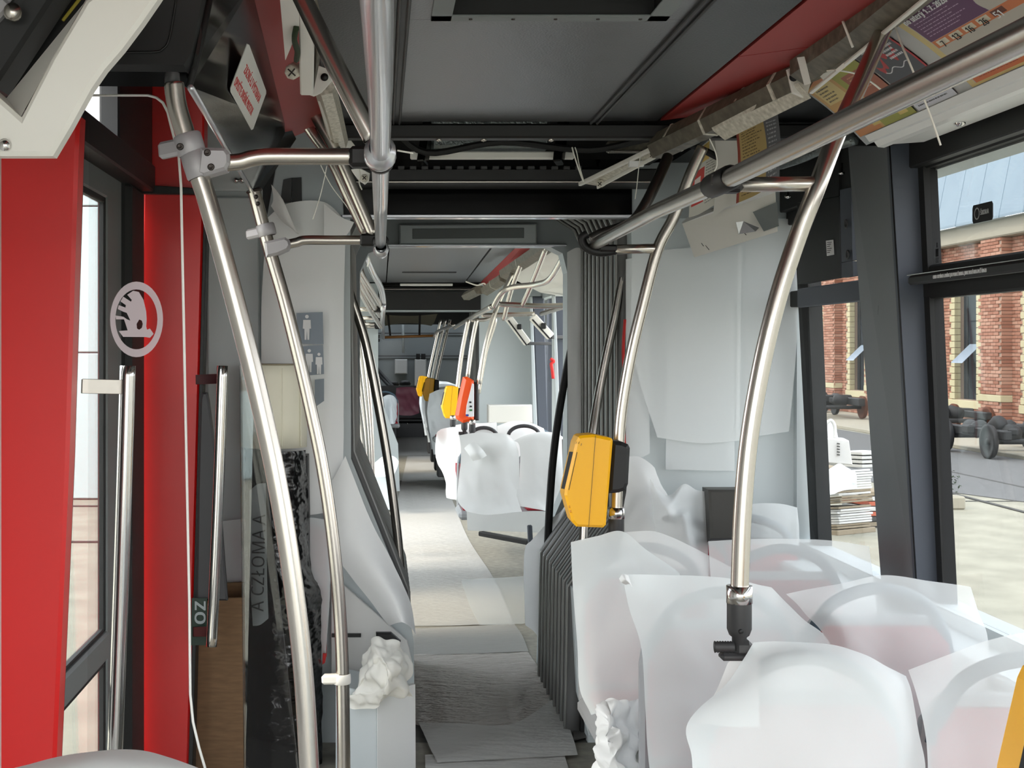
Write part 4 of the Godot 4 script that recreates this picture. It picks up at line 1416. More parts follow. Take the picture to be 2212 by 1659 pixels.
	lathe(st, P(701, 167, 3.195), Vector3(0, 0, 1), [[0.009, 0.0], [0.009, 0.003], [0.0, 0.003]], 14)
	part(l, "grommet", st, M.black)
	st = S(true)
	tube(st, cr(PP([[640, 60, 2.6], [636, 85, 2.65], [642, 110, 2.75], [640, 130, 2.85]])), 0.006, 6)
	part(l, "wire", st, M.leaf)
	lamp_socket(l, P(633, 154, 2.95), Vector3(-0.2, -0.4, 1), 0.017)
	l = thing("lamp_trough", "short yellowed lamp trough pointing down at the door side pole sockets", "lamp fitting", P(715, 250, 3.9))
	st = S()
	tube(st, [P(700, 182, 3.5), P(716, 240, 3.8), P(732, 306, 4.2)], 0.031, 6, true, 1.0, 0.9)
	part(l, "housing", st, M.lamp_pale)
	st = S()
	slab(st, P(688, 218, 3.62), P(702, 222, 3.62), P(724, 300, 4.1), P(716, 306, 4.1), Vector3(-0.002, 0, -0.006))
	part(l, "label_strip", st, M.white)
	st = S()
	prism(st, PD([[694, 312], [744, 284], [768, 316], [768, 344], [720, 350]], 4.4), Vector3(0, 0, -0.006), 0.001)
	part(l, "end_plate", st, M.white)
	l = thing("lamp_channel", "small white lamp end with bare socket behind the first cross arm", "lamp fitting", P(785, 380, 4.6))
	st = S()
	prism(st, PD([[758, 366], [776, 362], [799, 374], [797, 390], [788, 398], [772, 386]], 4.6), Vector3(0, 0, -0.02), 0.002)
	part(l, "end_block", st, M.white)
	lamp_socket(l, P(787, 385, 4.59), Vector3(0, 0, 1), 0.013)
	# loose ties and strings
	var k := 0
	for q in [
		[[[1932, 52, 2.95], [1945, 90, 2.9], [1960, 125, 2.85], [1975, 160, 2.84], [1990, 199, 2.83], [2010, 250, 2.83], [2032, 314, 2.83]], "long pale cable tie hanging past the window side rail", 0.0022],
		[[[1786, 153, 3.3], [1810, 152, 3.28], [1850, 160, 3.26], [1880, 176, 3.24], [1903, 194, 3.24]], "pale cable tie curling across the orange poster", 0.0024],
		[[[1236, 318, 4.6], [1240, 334, 4.6], [1250, 365, 4.62], [1260, 392, 4.62]], "short cable tie sticking up at the lamp channel tip", 0.0026],
		[[[1242, 318, 4.62], [1246, 330, 4.62], [1252, 360, 4.62], [1262, 394, 4.62]], "second strand of cable tie at the lamp channel tip", 0.002],
		[[[1384, 330, 4.3], [1380, 360, 4.3], [1376, 400, 4.3], [1372, 430, 4.3]], "thin string hanging from the lamp channel over the gangway", 0.0014],
		[[[1533, 300, 4.0], [1546, 330, 4.02], [1549, 355, 4.04], [1543, 370, 4.05]], "white wire drooping in front of the curved poster", 0.002],
		[[[706, 358, 4.4], [700, 390, 4.4], [690, 430, 4.4], [676, 474, 4.4]], "thin string dangling before the black wall slot", 0.0016],
		[[[690, 350, 4.4], [715, 400, 4.4], [745, 440, 4.4], [765, 470, 4.4]], "thin wire looping behind the strut pair", 0.0016],
		[[[775, 362, 4.4], [778, 380, 4.4], [776, 395, 4.4], [782, 410, 4.4]], "short wire hanging at the small lamp end", 0.0022],
		[[[858, 325, 2.3], [875, 328, 2.3], [893, 331, 2.3]], "loose tie end poking out of the rail knot", 0.0016]]:
		var st2 := S(true)
		tube(st2, cr(PP(q[0])), q[2], 6)
		single("cable_tie", q[1], "cable tie", st2, M.tie, Vector3.ZERO)
		k += 1

# point on the white cove panel that carries the posters
func cv(t: float, d: float, off := 0.0) -> Vector3:
	var a := Vector2(1.335, 2.062)
	var b := Vector2(1.10, 2.25)
	var p := a.lerp(b, t) + Vector2(0.78, 1.0).normalized() * sin(t * PI) * 0.012
	p -= Vector2(0.62, 0.78) * off
	return W(p.x, p.y, d)

func cove_sheet(d0: float, d1: float, t0: float, t1: float, off: float) -> ArrayMesh:
	var st := S(true)
	var n := 6
	for i in n:
		for j in 2:
			var ta := lerpf(t1, t0, float(i) / n)
			var tb := lerpf(t1, t0, float(i + 1) / n)
			var da := lerpf(d0, d1, j / 2.0)
			var db := lerpf(d0, d1, (j + 1) / 2.0)
			for e in [[ta, da, i, j], [ta, db, i, j + 1], [tb, db, i + 1, j + 1], [ta, da, i, j], [tb, db, i + 1, j + 1], [tb, da, i + 1, j]]:
				st.set_uv(Vector2(e[3] / 2.0, float(e[2]) / n))
				st.add_vertex(cv(e[0], e[1], off))
	st.generate_normals()
	return st.commit()

func posters() -> void:
	var cp := thing("cove_panel", "white curved cove panel carrying posters over the big window", "cove panel", W(1.25, 2.1, 3.0))
	var st := S(true)
	var n := 6
	for i in n:
		var t0 := float(i) / n
		var t1 := float(i + 1) / n
		slab(st, cv(t0, 0.4), cv(t1, 0.4), cv(t1, 3.82), cv(t0, 3.82), Vector3(0.005, 0.006, 0))
	part(cp, "sheet", st, M.white_lip)
	st = S()
	var lip := [[1.31, 2.078], [1.322, 2.062], [1.335, 2.062], [1.345, 2.048], [1.362, 2.046], [1.372, 2.055], [1.47, 2.062], [1.47, 2.08]]
	var pa := []
	for q in lip:
		pa.append(W(q[0], q[1], 0.4))
	prism(st, pa, Vector3(0, 0, -3.36))
	part(cp, "lip", st, M.white_lip)
	st = S(true)
	lathe(st, W(1.425, 2.058, 3.42), Vector3.DOWN, [[0.014, 0.0], [0.013, 0.004], [0.006, 0.008], [0.0, 0.008]], 14)
	part(cp, "snap", st, M.chrome)
	# posters (printed, so drawn as print)
	var im := Image.create(512, 768, false, Image.FORMAT_RGB8)
	im.fill(Color(0.8, 0.62, 0.36))
	rect(im, 250, 0, 262, 420, Color(0.62, 0.62, 0.2))
	rect(im, 300, 260, 212, 240, Color(0.64, 0.36, 0.24))
	rect(im, 0, 0, 220, 200, Color(0.78, 0.5, 0.28))
	rect(im, 240, 520, 272, 248, Color(0.62, 0.62, 0.22))
	rect(im, 0, 540, 220, 228, Color(0.8, 0.52, 0.26))
	rect(im, 30, 230, 190, 190, Color(0.86, 0.77, 0.5))
	scribble(im, 50, 255, 150, 5, 32, 14, Color(0.35, 0.27, 0.15), 3)
	scribble(im, 330, 290, 160, 6, 26, 8, Color(0.86, 0.62, 0.45), 4)
	scribble(im, 300, 80, 180, 4, 36, 12, Color(0.75, 0.3, 0.15), 5)
	scribble(im, 40, 60, 160, 3, 34, 14, Color(0.7, 0.32, 0.16), 6)
	scribble(im, 280, 600, 180, 4, 30, 8, Color(0.5, 0.4, 0.15), 7)
	scribble(im, 30, 620, 150, 4, 28, 8, Color(0.6, 0.34, 0.14), 8)
	rect(im, 170, 690, 70, 40, Color(0.84, 0.74, 0.4))
	rect(im, 400, 700, 70, 36, Color(0.84, 0.74, 0.4))
	rect(im, 440, 545, 60, 40, Color(0.78, 0.42, 0.2))
	single("poster", "orange and lime green poster at the end of the cove panel", "poster", cove_sheet(3.8, 3.40, 0.1, 0.98, 0.003), img_mat(im), Vector3.ZERO, "")
	im = Image.create(384, 768, false, Image.FORMAT_RGB8)
	im.fill(Color(0.27, 0.27, 0.29))
	for i in 90:
		rect(im, 40 + i * 3, 330 + int(40.0 * sin(i * 0.11)) - i, 6, 40 + int(24 * sin(i * 0.3)), Color(0.7, 0.14, 0.14))
	for i in 60:
		rect(im, 60 + i * 4, 400 + int(16.0 * sin(i * 0.2)), 6, 8, Color(0.85, 0.85, 0.85))
	rect(im, 368, 0, 16, 768, Color(0.72, 0.14, 0.14))
	for i in 60:
		rect(im, 120 - i, 130 + i, i * 2, 1, Color(0.75, 0.75, 0.75))
	scribble(im, 210, 110, 150, 7, 34, 18, Color(0.85, 0.84, 0.84), 13)
	rect(im, 0, 590, 384, 178, Color(0.83, 0.83, 0.86))
	rect(im, 0, 500, 384, 90, Color(0.17, 0.17, 0.18))
	scribble(im, 30, 625, 320, 4, 34, 10, Color(0.15, 0.15, 0.17), 14)
	single("poster", "dark grey and red poster in the middle of the cove panel", "poster", cove_sheet(3.385, 3.16, 0.1, 0.98, 0.003), img_mat(im), Vector3.ZERO, "")
	im = Image.create(768, 768, false, Image.FORMAT_RGB8)
	im.fill(Color(0.74, 0.71, 0.66))
	rect(im, 0, 0, 26, 768, Color(0.82, 0.74, 0.5))
	rect(im, 30, 40, 330, 330, Color(0.38, 0.2, 0.36))
	for i in 330:
		rect(im, 360 - int(50.0 * i / 330.0) + int(18 * sin(i * 0.02)), 40 + i, 60, 1, Color(0.74, 0.71, 0.66))
	scribble(im, 50, 160, 250, 8, 24, 6, Color(0.72, 0.6, 0.7), 15)
	for i in 60:
		rect(im, 380 + i * 6, 150 + int(40 * sin(i * 0.13)), 8, 3, Color(0.3, 0.38, 0.4))
		rect(im, 380 + i * 6, 120 + int(90 * sin(i * 0.05 + 1.0)), 8, 2, Color(0.5, 0.56, 0.45))
	rect(im, 30, 372, 738, 60, Color(0.8, 0.46, 0.26))
	for i in 4:
		rect(im, 44 + i * 66, 382, 50, 42, Color(0.86, 0.83, 0.74))
	rect(im, 44 + 4 * 66, 382, 54, 42, Color(0.42, 0.22, 0.14))
	rect(im, 30, 600, 738, 150, Color(0.8, 0.42, 0.2))
	rect(im, 0, 750, 768, 18, Color(0.82, 0.72, 0.46))
	for x in [270, 520]:
		rect(im, x, 600, 5, 150, Color(0.88, 0.7, 0.4))
	scribble(im, 60, 640, 190, 5, 20, 5, Color(0.55, 0.2, 0.1), 16)
	scribble(im, 300, 640, 190, 5, 20, 5, Color(0.55, 0.2, 0.1), 17)
	scribble(im, 550, 640, 190, 5, 20, 5, Color(0.55, 0.2, 0.1), 18)
	rect(im, 30, 0, 738, 34, Color(0.42, 0.24, 0.4))
	var pc := thing("poster", "purple and orange transit notice with a faint map", "poster", W(1.2, 2.1, 2.8))
	part(pc, "print", cove_sheet(3.08, 2.3, 0.1, 0.99, 0.003), img_mat(im))
	var right := Vector3(0, 0, 1)
	var up := (cv(0.9, 3.0) - cv(0.2, 3.0)).normalized()
	letters(pc, "lettering", "Od soboty 31. 1. 2026", cv(0.87, 2.92, 0.006), right, up, 0.014, M.print, 0.25, "Droid Sans", 700)
	letters(pc, "lettering", "do úterý 1. 7. 2026", cv(0.80, 2.935, 0.006), right, up, 0.014, M.print, 0.22, "Droid Sans", 700)
	var nums := ["7", "13", "16", "26", "51"]
	for i in 5:
		letters(pc, "lettering", nums[i], cv(0.508, 3.08 - (70 + i * 66) / 768.0 * 0.78, 0.006), right, up, 0.017, M.ink if i < 4 else M.print, 0.012 if i == 0 else 0.026, "Droid Sans", 400)
	# curved poster sheets hanging farther off, on the bare end of the cove
	im = Image.create(256, 512, false, Image.FORMAT_RGB8)
	im.fill(Color(0.78, 0.77, 0.73))
	rect(im, 0, 20, 180, 170, Color(0.8, 0.68, 0.36))
	rect(im, 30, 230, 120, 200, Color(0.75, 0.22, 0.2))
	scribble(im, 20, 40, 150, 8, 18, 7, Color(0.45, 0.36, 0.2), 23)
	scribble(im, 160, 210, 90, 14, 18, 5, Color(0.4, 0.4, 0.4), 24)
	rect(im, 60, 280, 60, 90, Color(0.85, 0.8, 0.78))
	single("poster", "curved poster sheet with a red block behind the window side rail", "poster", psheet([
		[[1498, 330, 4.75], [1522, 310, 4.7], [1546, 290, 4.66]],
		[[1492, 390, 4.78], [1516, 370, 4.74], [1550, 352, 4.7]],
		[[1488, 470, 4.85], [1512, 462, 4.82], [1548, 440, 4.78]]], 6, 6, 0.002, 3.0, 101), img_mat(im), Vector3.ZERO)
	im = Image.create(256, 512, false, Image.FORMAT_RGB8)
	im.fill(Color(0.62, 0.53, 0.33))
	rect(im, 0, 0, 24, 512, Color(0.5, 0.2, 0.14))
	scribble(im, 40, 40, 120, 20, 22, 8, Color(0.36, 0.29, 0.16), 25)
	rect(im, 170, 0, 86, 512, Color(0.33, 0.33, 0.34))
	scribble(im, 180, 60, 60, 14, 30, 12, Color(0.55, 0.55, 0.55), 26)
	single("poster", "curved ochre poster with dark margin beside the open cavity", "poster", psheet([
		[[1590, 285, 4.2], [1630, 262, 4.15], [1680, 245, 4.1]],
		[[1594, 350, 4.3], [1640, 330, 4.25], [1686, 310, 4.2]],
		[[1590, 440, 4.45], [1636, 420, 4.4], [1682, 390, 4.35]]], 6, 6, 0.002, 3.0, 102), img_mat(im), Vector3.ZERO)
	single("cove_sheet", "bare white strip of cove sheet between two curved posters", "cove panel", psheet([
		[[1544, 300, 4.6], [1570, 288, 4.5], [1592, 276, 4.4]],
		[[1548, 360, 4.68], [1572, 345, 4.6], [1596, 332, 4.5]],
		[[1540, 470, 4.8], [1566, 450, 4.72], [1592, 440, 4.6]]], 6, 6, 0.002, 3.0, 103), M.white, Vector3.ZERO)
	# hanging broken cover below them
	var hc := thing("hanging_cover", "broken white cover panel hanging askew above the papered bulkhead", "cover", P(1570, 480, 4.8))
	st = S()
	slab(st, P(1474, 483, 5.0), P(1500, 556, 5.02), P(1680, 500, 4.6), P(1675, 415, 4.55), Vector3(0, 0.004, -0.008))
	part(hc, "face", st, M.white)
	st = S()
	slab(st, P(1474, 483, 5.0), P(1488, 470, 4.98), P(1678, 402, 4.52), P(1675, 416, 4.55), Vector3(0, 0.004, -0.01))
	part(hc, "upper_lip", st, M.white_lip)
	st = S()
	slab(st, P(1626, 458, 4.64), P(1650, 500, 4.64), P(1682, 488, 4.55), P(1678, 436, 4.52), Vector3(0, 0, 0.002))
	part(hc, "dark_cutout", st, M.grey_mid)
	st = S()
	prism(st, [P(1590, 480, 4.66), P(1606, 478, 4.64), P(1640, 492, 4.6), P(1632, 500, 4.6), P(1596, 506, 4.66)], Vector3(0, 0, -0.003))
	part(hc, "torn_edge", st, M.film_steel)
	for q in [[1515, 525, 1520, 532], [1524, 530, 1532, 540], [1605, 500, 1612, 508]]:
		st = S()
		bar(st, P(q[0], q[1], 4.72), P(q[2], q[3], 4.72), 0.002, 0.002, 0.0005)
		part(hc, "slit", st, M.ink)

func window_side() -> void:
	# dark lining above the glazing
	var st := S()
	bx(st, 1.515, 1.575, 2.02, 2.2, 0.4, 5.28, 0.004)
	struct("trim_window_head", "black lining above the window side glazing", "trim", st, M.dark)
	st = S()
	bx(st, 1.1, 1.62, 2.21, 2.24, 3.84, 5.28, 0.0)
	bx(st, 1.0, 1.02, 2.2, 2.45, 3.84, 5.28, 0.0)
	single("cavity_lining", "black lining of the open cavity beyond the poster panel", "lining", st, M.black, Vector3.ZERO)
	st = S(true)
	tube(st, cr(PP([[1690, 350, 4.4], [1735, 335, 4.3], [1775, 318, 4.2], [1850, 296, 4.1]])), 0.022, 7, true, 1.3, 0.8)
	single("foil_hose", "crinkled foil hose at the corner of the open cavity", "hose", st, M.foil, Vector3.ZERO)
	# pillar
	var pl := thing("window_pillar", "dark grey leaning window pillar with a no smoking sign", "pillar", W(1.52, 0.7, 4.15))
	var a := [P(1832, 315, 4.347), P(1922, 315, 3.99), P(1982, 305, 3.99)]
	var b := [P(1906, 1290, 4.347), P(1984, 1330, 3.99), P(2048, 1330, 3.99)]
	st = S()
	slab(st, a[0], a[1], b[1], b[0], Vector3(0.03, 0, 0))
	part(pl, "inner_face", st, M.pillar)
	st = S()
	var zf := Vector3(0, 0, 0.006)
	slab(st, a[1] + zf, a[2] + zf, b[2] + zf, b[1] + zf, Vector3(0, 0, -0.03))
	part(pl, "end_face", st, M.navy)
	st = S(true)
	tube(st, [a[1], b[1]], 0.003, 6)
	part(pl, "corner_bead", st, M.dark)
	# no smoking sign on the inner face
	var sg := thing("no_smoking_sign", "small white plate with a red no smoking symbol on the pillar", "sign", pil(a, b, 0.5, 0.36))
	var up: Vector3 = (a[1] - b[1]).normalized()
	var rt: Vector3 = (a[1] - a[0]).normalized()
	var nm := rt.cross(up).normalized()
	var c: Vector3 = a[0].lerp(a[1], 0.5).lerp(b[0].lerp(b[1], 0.5), 0.352) + nm * 0.002
	# pixel 1889,660 on the face
	var hw := 0.062
	var hh := 0.045
	st = S()
	prism(st, [c - rt * hw - up * hh, c + rt * hw - up * hh, c + rt * hw + up * hh, c - rt * hw + up * hh], nm * -0.0015)
	part(sg, "plate", st, M.print)
	st = S()
	var cc := c + nm * 0.001
	for i in 32:
		var a0 := TAU * i / 32.0
		var a1 := TAU * (i + 1) / 32.0
		var p := []
		for e in [[a0, 1.0], [a1, 1.0], [a1, 0.84], [a0, 0.84]]:
			p.append(cc + (rt * cos(e[0]) * 0.048 + up * sin(e[0]) * 0.033) * e[1])
		quad(st, p[0], p[1], p[2], p[3])
	bar(st, cc - rt * 0.033 + up * 0.023, cc + rt * 0.033 - up * 0.023, 0.001, 0.005, 0.0, nm.cross(rt))
	part(sg, "prohibition_ring", st, M.red_print)
	st = S()
	bar(st, cc - rt * 0.006 - up * 0.02, cc + rt * 0.004 + up * 0.008, 0.001, 0.005, 0.0)
	part(sg, "cigarette_symbol", st, M.ink)
	# big window with tilting upper pane
	var w := thing("window_1", "large window with black frame, tilting upper pane and dark handle bar", "window", W(1.58, 0.776, 3.0))
	w.set_meta("kind", "structure")
	var gx := func(y: float) -> float: return 1.556 + (2.01 - y) * 0.034
	st = S()
	for q in [[2.015, 2.06, 0.6, 4.0], [1.645, 1.74, 0.6, 4.0], [0.74, 0.776, 0.6, 4.0]]:
		bx(st, gx.call(q[0]) - 0.012, 1.6, q[0], q[1], q[2], q[3], 0.006)
	slab(st, W(1.538, 2.06, 3.99), W(1.538, 2.06, 3.945), W(1.60, 0.74, 3.945), W(1.60, 0.74, 3.99), Vector3(0.04, 0, 0))
	slab(st, W(1.541, 2.06, 0.62), W(1.541, 2.06, 0.6), W(1.60, 0.74, 0.6), W(1.60, 0.74, 0.62), Vector3(0.04, 0, 0))
	part(w, "frame", st, M.rubber)
	st = S()
	slab(st, W(1.558, 2.02, 0.6), W(1.558, 2.02, 3.96), W(1.568, 1.74, 3.96), W(1.568, 1.74, 0.6), Vector3(0.003, 0, 0))
	part(w, "upper_pane", st, M.glass_dim)
	st = S()
	slab(st, W(1.571, 1.65, 0.6), W(1.571, 1.65, 3.96), W(1.60, 0.77, 3.96), W(1.60, 0.77, 0.6), Vector3(0.003, 0, 0))
	part(w, "lower_pane", st, M.glass_dim)
	st = S()
	bx(st, 1.49, 1.515, 1.682, 1.708, 1.6, 3.93, 0.006)
	bx(st, 1.5, 1.57, 1.688, 1.703, 3.88, 3.93, 0.004)
	bx(st, 1.5, 1.57, 1.688, 1.703, 1.6, 1.65, 0.004)
	var hb := part(w, "handle_bar", st, M.dark)
	st = S()
	bx(st, 1.488, 1.51, 1.7085, 1.711, 1.6, 3.93, 0.0005)
	sub(hb, "bright_edge", st, M.steel)
	letters(w, "lettering", "OKNO OTEVÍRAT A ZAVÍRAT JEN POMOCÍ MADLA. JINAK HROZÍ NEBEZPEČÍ ÚRAZU", W(1.4885, 1.695, 3.58), Vector3(0, 0, 1), Vector3.UP, 0.009, M.print, 0.33)
	# maker's plate on the upper pane
	var mk := thing("window_badge", "small black oblong badge with round emblem on the upper pane", "badge", W(1.56, 1.87, 3.6))
	st = S()
	var o := W(1.5585, 1.855, 3.60)
	var rr := []
	for q in [[-1.0, -0.7], [-0.9, -1.0], [0.9, -1.0], [1.0, -0.7], [1.0, 0.7], [0.9, 1.0], [-0.9, 1.0], [-1.0, 0.7]]:
		rr.append(o + Vector3(0.0, q[1] * 0.024, q[0] * 0.06))
	prism(st, rr, Vector3(0.002, 0, 0))
	part(mk, "plate", st, M.ink)
	letters(mk, "lettering", "ŠKODA", o + Vector3(-0.0015, 0, 0.017), Vector3(0, 0, 1), Vector3.UP, 0.012, M.depot_box, 0.05, "Droid Sans", 700)
	st = S()
	for i in 20:
		var a0 := TAU * i / 20.0
		var a1 := TAU * (i + 1) / 20.0
		var p := []
		for e in [[a0, 1.0], [a1, 1.0], [a1, 0.78], [a0, 0.78]]:
			p.append(o + Vector3(-0.001, sin(e[0]) * 0.016 * e[1], cos(e[0]) * 0.016 * e[1] - 0.03))
		quad(st, p[0], p[1], p[2], p[3])
	part(mk, "emblem_ring", st, M.depot_box)
	# pane print at the far lower corner of the upper pane
	var pr := thing("pane_print", "tiny black bottle shaped print in the corner of the upper pane", "print", W(1.56, 1.77, 3.9))
	st = S()
	box(st, W(1.562, 1.772, 3.9), Vector3(0.001, 0.022, 0.02), 0.0)
	box(st, W(1.562, 1.793, 3.9), Vector3(0.001, 0.014, 0.006), 0.0)
	for k in 4:
		box(st, W(1.562, 1.757 - k * 0.004, 3.9), Vector3(0.001, 0.0015, 0.022), 0.0)
	part(pr, "print", st, M.ink)
	# second window between pillar and bulkhead
	w = thing("window_2", "narrow window between the pillar and the papered bulkhead", "window", W(1.58, 0.776, 4.8))
	w.set_meta("kind", "structure")
	st = S()
	bx(st, 1.548, 1.6, 1.66, 1.72, 4.3, 5.28, 0.004)
	bx(st, 1.54, 1.6, 1.97, 2.05, 4.3, 5.28, 0.004)
	slab(st, P(1706, 300, 5.22), P(1732, 300, 5.12), P(1769, 1200, 5.12), P(1752, 1200, 5.22), Vector3(0.05, 0, 0))
	part(w, "frame", st, M.rubber)
	st = S()
	bx(st, 1.543, 1.56, 1.655, 1.725, 4.3, 5.15, 0.004)
	part(w, "transom", st, M.navy)
	st = S()
	slab(st, W(1.565, 1.99, 4.36), W(1.565, 1.99, 5.2), W(1.574, 1.72, 5.2), W(1.574, 1.72, 4.36), Vector3(0.003, 0, 0))
	part(w, "upper_pane", st, M.glass_dim)
	st = S()
	slab(st, W(1.575, 1.66, 4.36), W(1.575, 1.66, 5.2), W(1.61, 0.77, 5.2), W(1.61, 0.77, 4.36), Vector3(0.003, 0, 0))
	part(w, "lower_pane", st, M.glass_dim)
	# black unit with white label over it
	var un := thing("control_unit", "black flat unit with a white paper label over the narrow window", "control unit", W(1.52, 1.73, 4.8))
	st = S()
	slab(st, P(1722, 440, 5.0), P(1812, 425, 4.55), P(1814, 598, 4.55), P(1722, 614, 5.0), Vector3(0.03, 0, 0))
	part(un, "body", st, M.dark)
	st = S()
	slab(st, P(1722, 330, 5.02), P(1812, 320, 4.57), P(1812, 424, 4.57), P(1722, 438, 5.02), Vector3(0.02, 0, 0))
	part(un, "upper_cover", st, M.black)
	st = S()
	slab(st, P(1814, 410, 4.53), P(1838, 405, 4.42), P(1842, 562, 4.42), P(1818, 566, 4.53), Vector3(0.02, 0, 0))
	slab(st, P(1818, 568, 4.53), P(1842, 564, 4.42), P(1843, 596, 4.42), P(1818, 600, 4.53), Vector3(0.02, 0, 0))
	part(un, "hinge_plate", st, M.navy)
	for q in [[1828, 484], [1831, 550]]:
		st = S(true)
		lathe(st, P(q[0], q[1], 4.45), Vector3(-1, 0, 0), [[0.016, 0.0], [0.016, 0.002], [0.009, 0.002], [0.008, 0.0], [0.0, 0.0]], 12)
		part(un, "bolt", st, M.charcoal)
	for q in [[1818, 372], [1702, 423]]:
		st = S(true)
		lathe(st, P(q[0], q[1], 4.4), Vector3(0, -1, 0), [[0.0, -0.03], [0.004, -0.03], [0.004, 0.0], [0.01, 0.0], [0.009, 0.006], [0.0, 0.009]], 12)
		part(un, "stud", st, M.chrome)
	var o2 := P(1792, 536, 4.63)
	st = S()
	slab(st, P(1784, 520, 4.66), P(1799, 518, 4.60), P(1801, 550, 4.60), P(1786, 553, 4.66), Vector3(0.002, 0, 0))
	part(un, "label", st, M.print)
	st = S()
	for k in 6:
		bar(st, P(1787, 524 + k * 4.4, 4.645), P(1796 - (k % 3) * 2, 523 + k * 4.4, 4.61), 0.002, 0.0016, 0.0)
	part(un, "label_print", st, M.ink)
	# sill ledge under the windows
	st = S()
	bx(st, 1.45, 1.6, 0.70, 0.735, 0.4, 5.25, 0.01)
	single("sill_ledge", "pale ledge running under the windows behind the covered seats", "ledge", st, M.grey_pale, Vector3.ZERO)

func pil(a: Array, b: Array, u: float, v: float) -> Vector3:
	return a[0].lerp(a[1], u).lerp(b[0].lerp(b[1], u), v)

var seat_proto: Node3D

# a seat facing the camera, base at floor level under the backrest
func make_seat(label: String, at: Vector3) -> Node3D:
	var s := thing("passenger_seat", label, "seat", at)
	var out := []
	for q in [[-0.2, 0.42], [0.2, 0.42], [0.2, 0.5], [0.2, 0.7], [0.19, 0.76], [0.15, 0.81], [-0.15, 0.81], [-0.19, 0.76], [-0.2, 0.7], [-0.2, 0.5]]:
		out.append(at + Vector3(q[0], q[1], -0.02))
	var st := S()
	prism(st, out, Vector3(0, 0, -0.035), 0.01)
	part(s, "backrest_shell", st, M.shell)
	out = []
	for q in [[-0.17, 0.47], [0.17, 0.47], [0.185, 0.55], [0.18, 0.75], [0.14, 0.79], [-0.14, 0.79], [-0.18, 0.75], [-0.185, 0.55]]:
		out.append(at + Vector3(q[0], q[1], 0.0))
	st = S()
	prism(st, out, Vector3(0, 0, -0.03), 0.01)
	part(s, "back_pad", st, M.maroon)
	st = S(true)
	tube(st, cr([at + Vector3(-0.175, 0.72, -0.02), at + Vector3(-0.16, 0.78, -0.015), at + Vector3(-0.11, 0.85, -0.012), at + Vector3(0, 0.885, -0.01), at + Vector3(0.11, 0.85, -0.012), at + Vector3(0.16, 0.78, -0.015), at + Vector3(0.175, 0.72, -0.02)]), 0.016, 10)
	part(s, "grab_handle", st, M.seat_grey)
	st = S()
	box(st, at + Vector3(0, 0.41, 0.19), Vector3(0.42, 0.06, 0.42), 0.02)
	part(s, "seat_base", st, M.shell)
	st = S()
	box(st, at + Vector3(0, 0.447, 0.19), Vector3(0.36, 0.03, 0.36), 0.012)
	part(s, "seat_pad", st, M.maroon)
	st = S()
	bx(st, at.x - 0.16, at.x + 0.16, at.y, at.y + 0.385, -at.z - 0.25, -at.z - 0.02, 0.01)
	part(s, "pedestal", st, M.charcoal)
	return s

func cover(label: String, rows: Array, sd: int, amp := 0.01, m: Material = null, group := "", freq := 4.0) -> MeshInstance3D:
	return single("paper_cover", label, "paper cover", psheet(rows, 9, 9, amp, freq, sd, 0.55 if freq < 5.0 else 0.95), m if m else M.paper, Vector3.ZERO, group)

